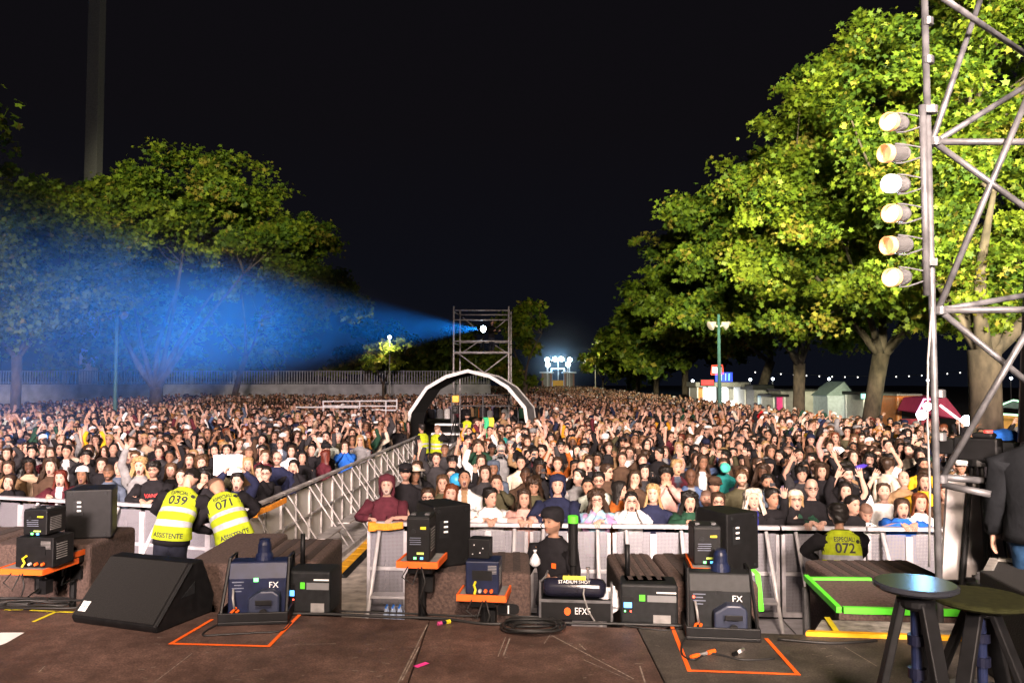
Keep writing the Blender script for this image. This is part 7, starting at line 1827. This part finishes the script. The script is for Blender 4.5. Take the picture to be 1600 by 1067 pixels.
def stool(x, y, z, r, label, m_seat, legs=3, col=True, rz=0.):
    t = thing('bar_stool', (x, y, DZ), label, 'stool', 'round stools at the stage corner', rz); h = z - DZ
    b = MB(); b.lathe([(.01, h - .035), (r * .9, h - .03), (r, h - .018), (r, h - .006), (r * .93, h), (.01, h)], 36); b.build('seat', m_seat, t, smooth=False)
    b = MB(); b.tube([(0, 0, h * .30), (0, 0, h - .03)], .022, 12); b.build('screw_column', M['navy'], t)
    for zz in (.48, .66):
        b = MB(); b.lathe([(.036, h * zz), (.036, h * zz + .04)], 14); b.build('collar', mat('blue_steel_collar', (.010, .012, .03), .35, .4) if 'blue_steel_collar' not in bpy.data.materials else bpy.data.materials['blue_steel_collar'], t)
    for k in range(legs):
        a = 2 * math.pi * k / legs + .62
        top = Vector((math.cos(a) * .055, math.sin(a) * .055, h * .90)); bot = Vector((math.cos(a) * r * 1.25, math.sin(a) * r * 1.25, 0)); s_ = Vector((-math.sin(a), math.cos(a), 0)) * .034; o_ = Vector((math.cos(a), math.sin(a), 0)) * .016
        b = MB(); b.add([top - s_ - o_, top + s_ - o_, top + s_ + o_, top - s_ + o_, bot - s_ - o_, bot + s_ - o_, bot + s_ + o_, bot - s_ + o_], [(0, 1, 2, 3), (7, 6, 5, 4), (0, 4, 5, 1), (1, 5, 6, 2), (2, 6, 7, 3), (3, 7, 4, 0)]); b.build('leg', M['black'], t, bevel=.006)
    b = MB(); b.lathe([(.06, h * .86), (.075, h * .88), (.075, h * .91), (.06, h * .92)], 18); b.build('collar_plate', M['black'], t)
    b = MB(); b.lathe([(r * .80, h * .26), (r * .86, h * .27), (r * .80, h * .28)], 24); b.build('foot_ring', M['steel'], t)
p_ = atz(1430, 909, 2.35); stool(p_.x, p_.y, 2.35, .165, 'black industrial stool with blue lit round seat before the stair', mat('dark_seat_gloss', (.02, .022, .028), .2), rz=.2)
p_ = atz(1532, 931, 2.2); stool(p_.x, p_.y, 2.2, .215, 'lower round stool with an olive seat beside the blue lit one', mat('olive_seat', (.014, .015, .005), .85, vary=.3, scale=30, spec=.1), 4)
lt = bpy.data.lights.new('seat_highlight_lamp', 'SPOT'); lt.energy = 12; lt.color = (.22, .55, 1); lt.spot_size = R(12); lt.shadow_soft_size = .05  # unseen spot added at the mirror angle to put a blue highlight on the seat
lo = bpy.data.objects.new('seat_highlight_lamp', lt); lo.location = (3.35, 6.6, 3.18); lo.rotation_euler = (Vector((1.72, 3.32, 2.35)) - lo.location).to_track_quat('-Z', 'Y').to_euler(); COL.objects.link(lo)
t = thing('flight_case', (3.72, 5.02, 0), 'aluminium edged black flight case standing by the camera riser', 'case', rz=-.62)
b = MB(); b.box((0, 0, .98), (1.3, .6, 1.90)); b.build('body', M['carpet_black'], t)
b = MB()
for sx in (-1, 1):
    for sy in (-1, 1): b.box((sx * .65, sy * .30, .97), (.05, .05, 1.94))
for sy in (-1, 1): b.box((0, sy * .302, 1.92), (1.25, .05, .06)); b.box((0, sy * .303, 1.80), (1.25, .03, .05))
for sx in (-1, 1): b.box((sx * .652, 0, 1.92), (.05, .55, .06))
b.build('edge_rail', mat('dull_aluminium_edge', (.36, .35, .33), .5, .4, vary=.3, scale=9), t)
b = MB()
for sx in (-1, 1): b.lathe([(.05, -.03), (.06, 0), (.05, .03)], 10, (sx * .655, -.30, 1.925)); 
b.build('ball_corner', M['steel'], t)
t = thing('road_case', (3.05, 4.15, DZ), 'dark road case with white painted marks under the olive stool', 'case', rz=-.1)
b = MB(); b.box((0, 0, .27), (1.0, .55, .54)); b.build('body', M['carpet_black'], t, bevel=.01)
b = MB(); b.tube([(-.38 + .05 * math.cos(a), -.285, .40 + .06 * math.sin(a)) for a in np.linspace(-.3, math.pi + .3, 9)], .009, 6); b.build('handle_loop', M['text_white'], t)
b = MB(); b.box((0, -.278, .50), (.98, .008, .03)); b.build('edge_rail', M['dkgrey'], t)

# ================================================================== scaffold mast with lamps, stage corner
SY = 5.6
def sp(px, py, Y=SY): return at(px, py, Y)
base = Vector((sp(1465, 700).x, SY, 0))
t = thing('scaffold_mast', base, 'galvanised scaffold mast with crossing braces carrying the column of six lamps', 'scaffold')
top = sp(1443, -60); bot = sp(1467, 880)
pipe(t, base, (bot.x, SY, 0), top, .0245, 'standard', n=12)
for y in (222, 485): pipe(t, base, sp(1462 if y < 300 else 1470, y), sp(1700, y - (0 if y < 300 else 2)), .0245, 'ledger', n=10)
pipe(t, base, sp(1472, 745), sp(1548, 752), .024, 'ledger', n=10); pipe(t, base, sp(1472, 757), sp(1548, 772, 5.4), .024, 'ledger', n=10)
for a, c, Yb in (((1456, 222), (1545, -40), 6.4), ((1470, -5), (1602, 85), 6.3), ((1462, 222), (1640, 112), 6.4), ((1464, 226), (1640, 352), 5.5), ((1640, 70), (1464, 487), 5.5), ((1474, 490), (1640, 625), 5.5), ((1640, 455), (1472, 484), 6.2), ((1640, 458), (1472, 746), 5.3)):
    pa, pc_ = (sp(*a), sp(*c, Yb)) if a[0] < 1500 else (sp(*a, Yb), sp(*c))
    pipe(t, base, pa, pc_, .022, 'brace', n=10)
for x, y in ((1456, 172), (1461, 222), (1469, 485), (1471, 748), (1449, 35), (1450, 95), (1468, 615), (1469, 682)):
    q = MB(); pp = sp(x, y) - base; q.lathe([(.030, -.03), (.040, -.026), (.040, .026), (.030, .03)], 12, pp); q.build('coupler', M['steel'], t)
pipe(t, base, sp(1640, -60, 6.3), sp(1612, 700, 6.3), .10, 'rear_upright', M['black'], 8)
b = MB(); b.tube([sp(1456, 480, 5.55) - base, sp(1450, 560, 5.5) - base, sp(1449, 660, 5.5) - base, sp(1453, 760, 5.5) - base, sp(1452, 885, 5.5) - base], .008, 6); b.build('hanging_cable', M['midgrey'], t, smooth=True)
# lamp bar and six cans
t = thing('lamp_bar', (sp(1444, 170).x, SY - .06, 0), 'vertical tube clamped to the scaffold mast beside the six lamps', 'bar')
b0 = Vector(t.location); q = MB(); q.tube([sp(1441, 165, SY - .06) - b0, sp(1448, 462, SY - .06) - b0], .024, 12); q.build('tube', M['steel'], t, smooth=True)
for x, y in ((1447, 172), (1452, 410)):
    q = MB(); q.box(sp(x, y, SY - .03) - b0, (.085, .06, .05)); q.build('clamp', M['steel'], t)
gel = mat('amber_gel_rim', (.75, .36, .15), .4, emit=.42, ecol=(1, .48, .20))
lampw = mat('lit_par_lens', (1, 1, 1), emit=3.2, ecol=(1, .90, .78)); lampd = mat('lit_amber_lens', (1, .55, .2), emit=1.0, ecol=(1, .62, .30)); gelw = mat('lit_white_rim', (.9, .85, .85), .4, emit=1.0, ecol=(1, .88, .86))
for i, (px, py, bright, lb) in enumerate(((1400, 192, 2, 'topmost bright par lamp on the scaffold mast'), (1399, 240, 0, 'dim amber par lamp second from the mast top'), (1402, 288, 3, 'fully white par lamp third from the mast top'), (1403, 334, 2, 'bright amber rimmed par lamp between the white and the dim lower one'),
                                        (1403, 383, 0, 'dim amber par lamp second from the bottom of the mast'), (1404, 433, 2, 'lowest bright par lamp on the scaffold mast'))):
    p = sp(px, py, SY - .06)
    t = thing('par_lamp', p, lb, 'lamp', 'six par lamps on the scaffold mast')
    ax = Vector((-.80 if bright else -.93, -.58 if bright else -.36, -.10)).normalized()
    q = MB(); q.lathe([(.001, -.095), (.052, -.09), (.060, -.06), (.060, .055), (.062, .06), (.055, .06), (.052, .045)], 22, (0, 0, 0), ax, cap=False); q.build('can', M['chrome'], t, smooth=False)
    q = MB(); q.lathe([(.001, .058), (.03, .055), (.053, .046)], 22, (0, 0, 0), ax); q.build('lens', lampw if bright else lampd, t, smooth=True)
    q = MB(); q.lathe([(.053, .062), (.064, .062), (.066, .066), (.064, .108), (.060, .108), (.058, .068), (.053, .062)], 22, (0, 0, 0), ax, cap=False); q.build('gel_frame', gelw if bright == 3 else gel, t, smooth=False)
    e = sp(px + 44, py - 2, SY - .06) - p
    q = MB(); q.tube([(0, 0, .070), (.06, 0, .066), tuple(e + Vector((0, 0, .03)))], .006, 6); q.tube([(0, 0, -.070), (.06, 0, -.066), tuple(e + Vector((0, 0, -.03)))], .006, 6); q.build('yoke', M['steel'], t)

# camera riser, screen, camera, crew
t = thing('camera_riser', (4.3, 6.5, 0), 'black camera riser behind the flight case at the stage corner', 'riser')
b = MB(); b.box((0, -.10, .64), (2.3, 2.85, 1.28)); b.build('deck', M['carpet_black'], t)
t = thing('grey_screen', (0, 0, 0), 'pale grey cloth screen hung below the scaffold rail', 'screen')
q = [sp(1481, 752, 6.0), sp(1549, 748, 6.0), sp(1578, 905, 6.0), sp(1472, 905, 6.0)]
b = MB(); b.prism(q, (0, 0, 0), (0, .03, 0)); b.build('cloth', mat('pale_grey_cloth', (.34, .32, .32), .9, vary=.15, scale=5, bump=.3), t)
b = MB()
for p in (q[2], q[3]): b.tube([(p.x, p.y + .06, 0), (p.x, p.y + .06, p.z + .5)], .02, 6)
b.build('frame', M['black'], t)
cb = sp(1528, 706, 5.9)
t = thing('television_camera', (cb.x, 5.9, 1.28), 'black television camera on a tripod before the grey screen', 'camera')
z = cb.z - 1.28
b = MB(); b.box((0, 0, z + .02), (.12, .30, .17), (0, 0, .7)); b.box((-.13, .16, z + .03), (.11, .22, .12), (0, 0, .7)); b.box((.02, -.05, z + .125), (.10, .14, .04), (0, 0, .7)); b.box((.09, -.11, z + .0), (.10, .10, .11), (0, 0, .7)); b.build('body', M['black'], t, bevel=.015)
b = MB(); b.box((.02, -.10, z + .155), (.05, .03, .02)); b.build('tally_lamp', mat('lit_tally', (.8, .05, .04), emit=.9, ecol=(1, .1, .08)), t)
b = MB(); b.box((.12, -.20, z + .05), (.08, .07, .07), (0, 0, .5)); b.build('viewfinder', M['dkgrey'], t)
b = MB(); b.tube([(.05, -.1, z - .06), (.22, -.30, z - .22)], .014, 6); b.build('pan_handle', M['black'], t)
for fx, fy in ((-.16, .05), (.02, -.12), (.12, .10)):
    b = MB(); b.tube([(fx * .25, fy * .25, z - .10), (fx, fy, .02)], .016, 7); b.tube([(fx * .55 + .015, fy * .55, z * .55), (fx + .02, fy, .03)], .010, 6); b.build('tripod_leg', M['black'], t)
b = MB(); b.lathe([(.07, z - .10), (.06, z - .05)], 14); b.build('tripod_head', M['black'], t); b = MB(); b.box((0, 0, z * .33), (.22, .03, .025)); b.box((0, 0, z * .33), (.03, .19, .022)); b.build('spreader', M['black'], t)
p_ = sp(1628, 662, 5.35)
person((p_.x, 5.35, 1.285), 'camera operator in black padded jacket and jeans with back turned', 2.4, None, 0, H=1.64, sk=S1, hair='s', hc=HC_['k'], cl=(.008, .009, .011), kind='puffer', arms=('l', 'd'), trousers=(.02, .055, .12), wide=1.2, seed=21)
p_ = sp(1567, 697, 6.7)
person((p_.x, 6.7, 1.285), 'camera assistant in bright blue hat crouching behind the television camera', -.2, None, 0, H=max(1.28, p_.z - 1.285), sk=S2, hair='s', hc=HC_['k'], hat='beanie', hatc=CLOTH['blue'], cl=C_['black'], kind='jacket', arms=('p', 'p'), seed=22)

# ================================================================== smoke drifting through the follow spot beam
sm = bpy.data.materials.new('stage_smoke'); sm.use_nodes = True
nt = sm.node_tree; nt.nodes.remove(nt.nodes['Principled BSDF']); vp = nt.nodes.new('ShaderNodeVolumePrincipled'); vp.inputs['Color'].default_value = (.9, .93, 1, 1)
tc = nt.nodes.new('ShaderNodeTexCoord'); sx = nt.nodes.new('ShaderNodeSeparateXYZ'); nt.links.new(tc.outputs['Object'], sx.inputs[0])
nz = nt.nodes.new('ShaderNodeTexNoise'); nz.inputs['Scale'].default_value = .20; nz.inputs['Detail'].default_value = 2; nt.links.new(tc.outputs['Object'], nz.inputs['Vector'])
mr = nt.nodes.new('ShaderNodeMapRange'); mr.inputs[1].default_value = 0; mr.inputs[2].default_value = 28; nt.links.new(sx.outputs[0], mr.inputs[0])
cr_ = nt.nodes.new('ShaderNodeValToRGB'); el = cr_.color_ramp.elements
for k_, (d_, v_) in enumerate(((0.0, .10), (4, .10), (8.5, .08), (11.5, .20), (14.5, .52), (18, 1.0), (21, .9), (24, .55), (28, .25))):
    e_ = el[k_] if k_ < 2 else el.new(d_ / 28); e_.position = d_ / 28; e_.color = (v_, v_, v_, 1)
nt.links.new(mr.outputs[0], cr_.inputs[0])
# thins out toward the rim of the plume
yz = nt.nodes.new('ShaderNodeCombineXYZ'); nt.links.new(sx.outputs[1], yz.inputs[1]); nt.links.new(sx.outputs[2], yz.inputs[2])
ln = nt.nodes.new('ShaderNodeVectorMath'); ln.operation = 'LENGTH'; nt.links.new(yz.outputs[0], ln.inputs[0])
rx = nt.nodes.new('ShaderNodeMath'); rx.operation = 'MULTIPLY_ADD'; rx.inputs[1].default_value = .200; rx.inputs[2].default_value = .35; nt.links.new(sx.outputs[0], rx.inputs[0])
dv = nt.nodes.new('ShaderNodeMath'); dv.operation = 'DIVIDE'; nt.links.new(ln.outputs['Value'], dv.inputs[0]); nt.links.new(rx.outputs[0], dv.inputs[1])
fo = nt.nodes.new('ShaderNodeMapRange'); fo.interpolation_type = 'SMOOTHSTEP'; fo.inputs[1].default_value = .25; fo.inputs[2].default_value = .98; fo.inputs[3].default_value = .0115; fo.inputs[4].default_value = 0; nt.links.new(dv.outputs[0], fo.inputs[0])
m0 = nt.nodes.new('ShaderNodeMath'); m0.operation = 'MULTIPLY'; nt.links.new(cr_.outputs[0], m0.inputs[0]); nt.links.new(fo.outputs[0], m0.inputs[1])
n2 = nt.nodes.new('ShaderNodeMapRange'); n2.inputs[1].default_value = .30; n2.inputs[2].default_value = .70; n2.inputs[3].default_value = .25; n2.inputs[4].default_value = 1.75; nt.links.new(nz.outputs[0], n2.inputs[0])
mm = nt.nodes.new('ShaderNodeMath'); mm.operation = 'MULTIPLY'; nt.links.new(m0.outputs[0], mm.inputs[0]); nt.links.new(n2.outputs[0], mm.inputs[1]); nt.links.new(mm.outputs[0], vp.inputs['Density'])
nt.links.new(vp.outputs[0], nt.nodes['Material Output'].inputs['Volume'])
L_ = 34.0
b = MB(); b.lathe([(.25, .35), (1.2, 4), (2.4, 10), (3.8, 17), (5.2, 24), (6.4, 30), (5.5, L_)], 20, (0, 0, 0), (1, 0, 0))
o = b.build('smoke', sm, None); o.location = fp; o.rotation_euler = Vector((1, 0, 0)).rotation_difference(fd).to_euler(); tag(o, kind='stuff')
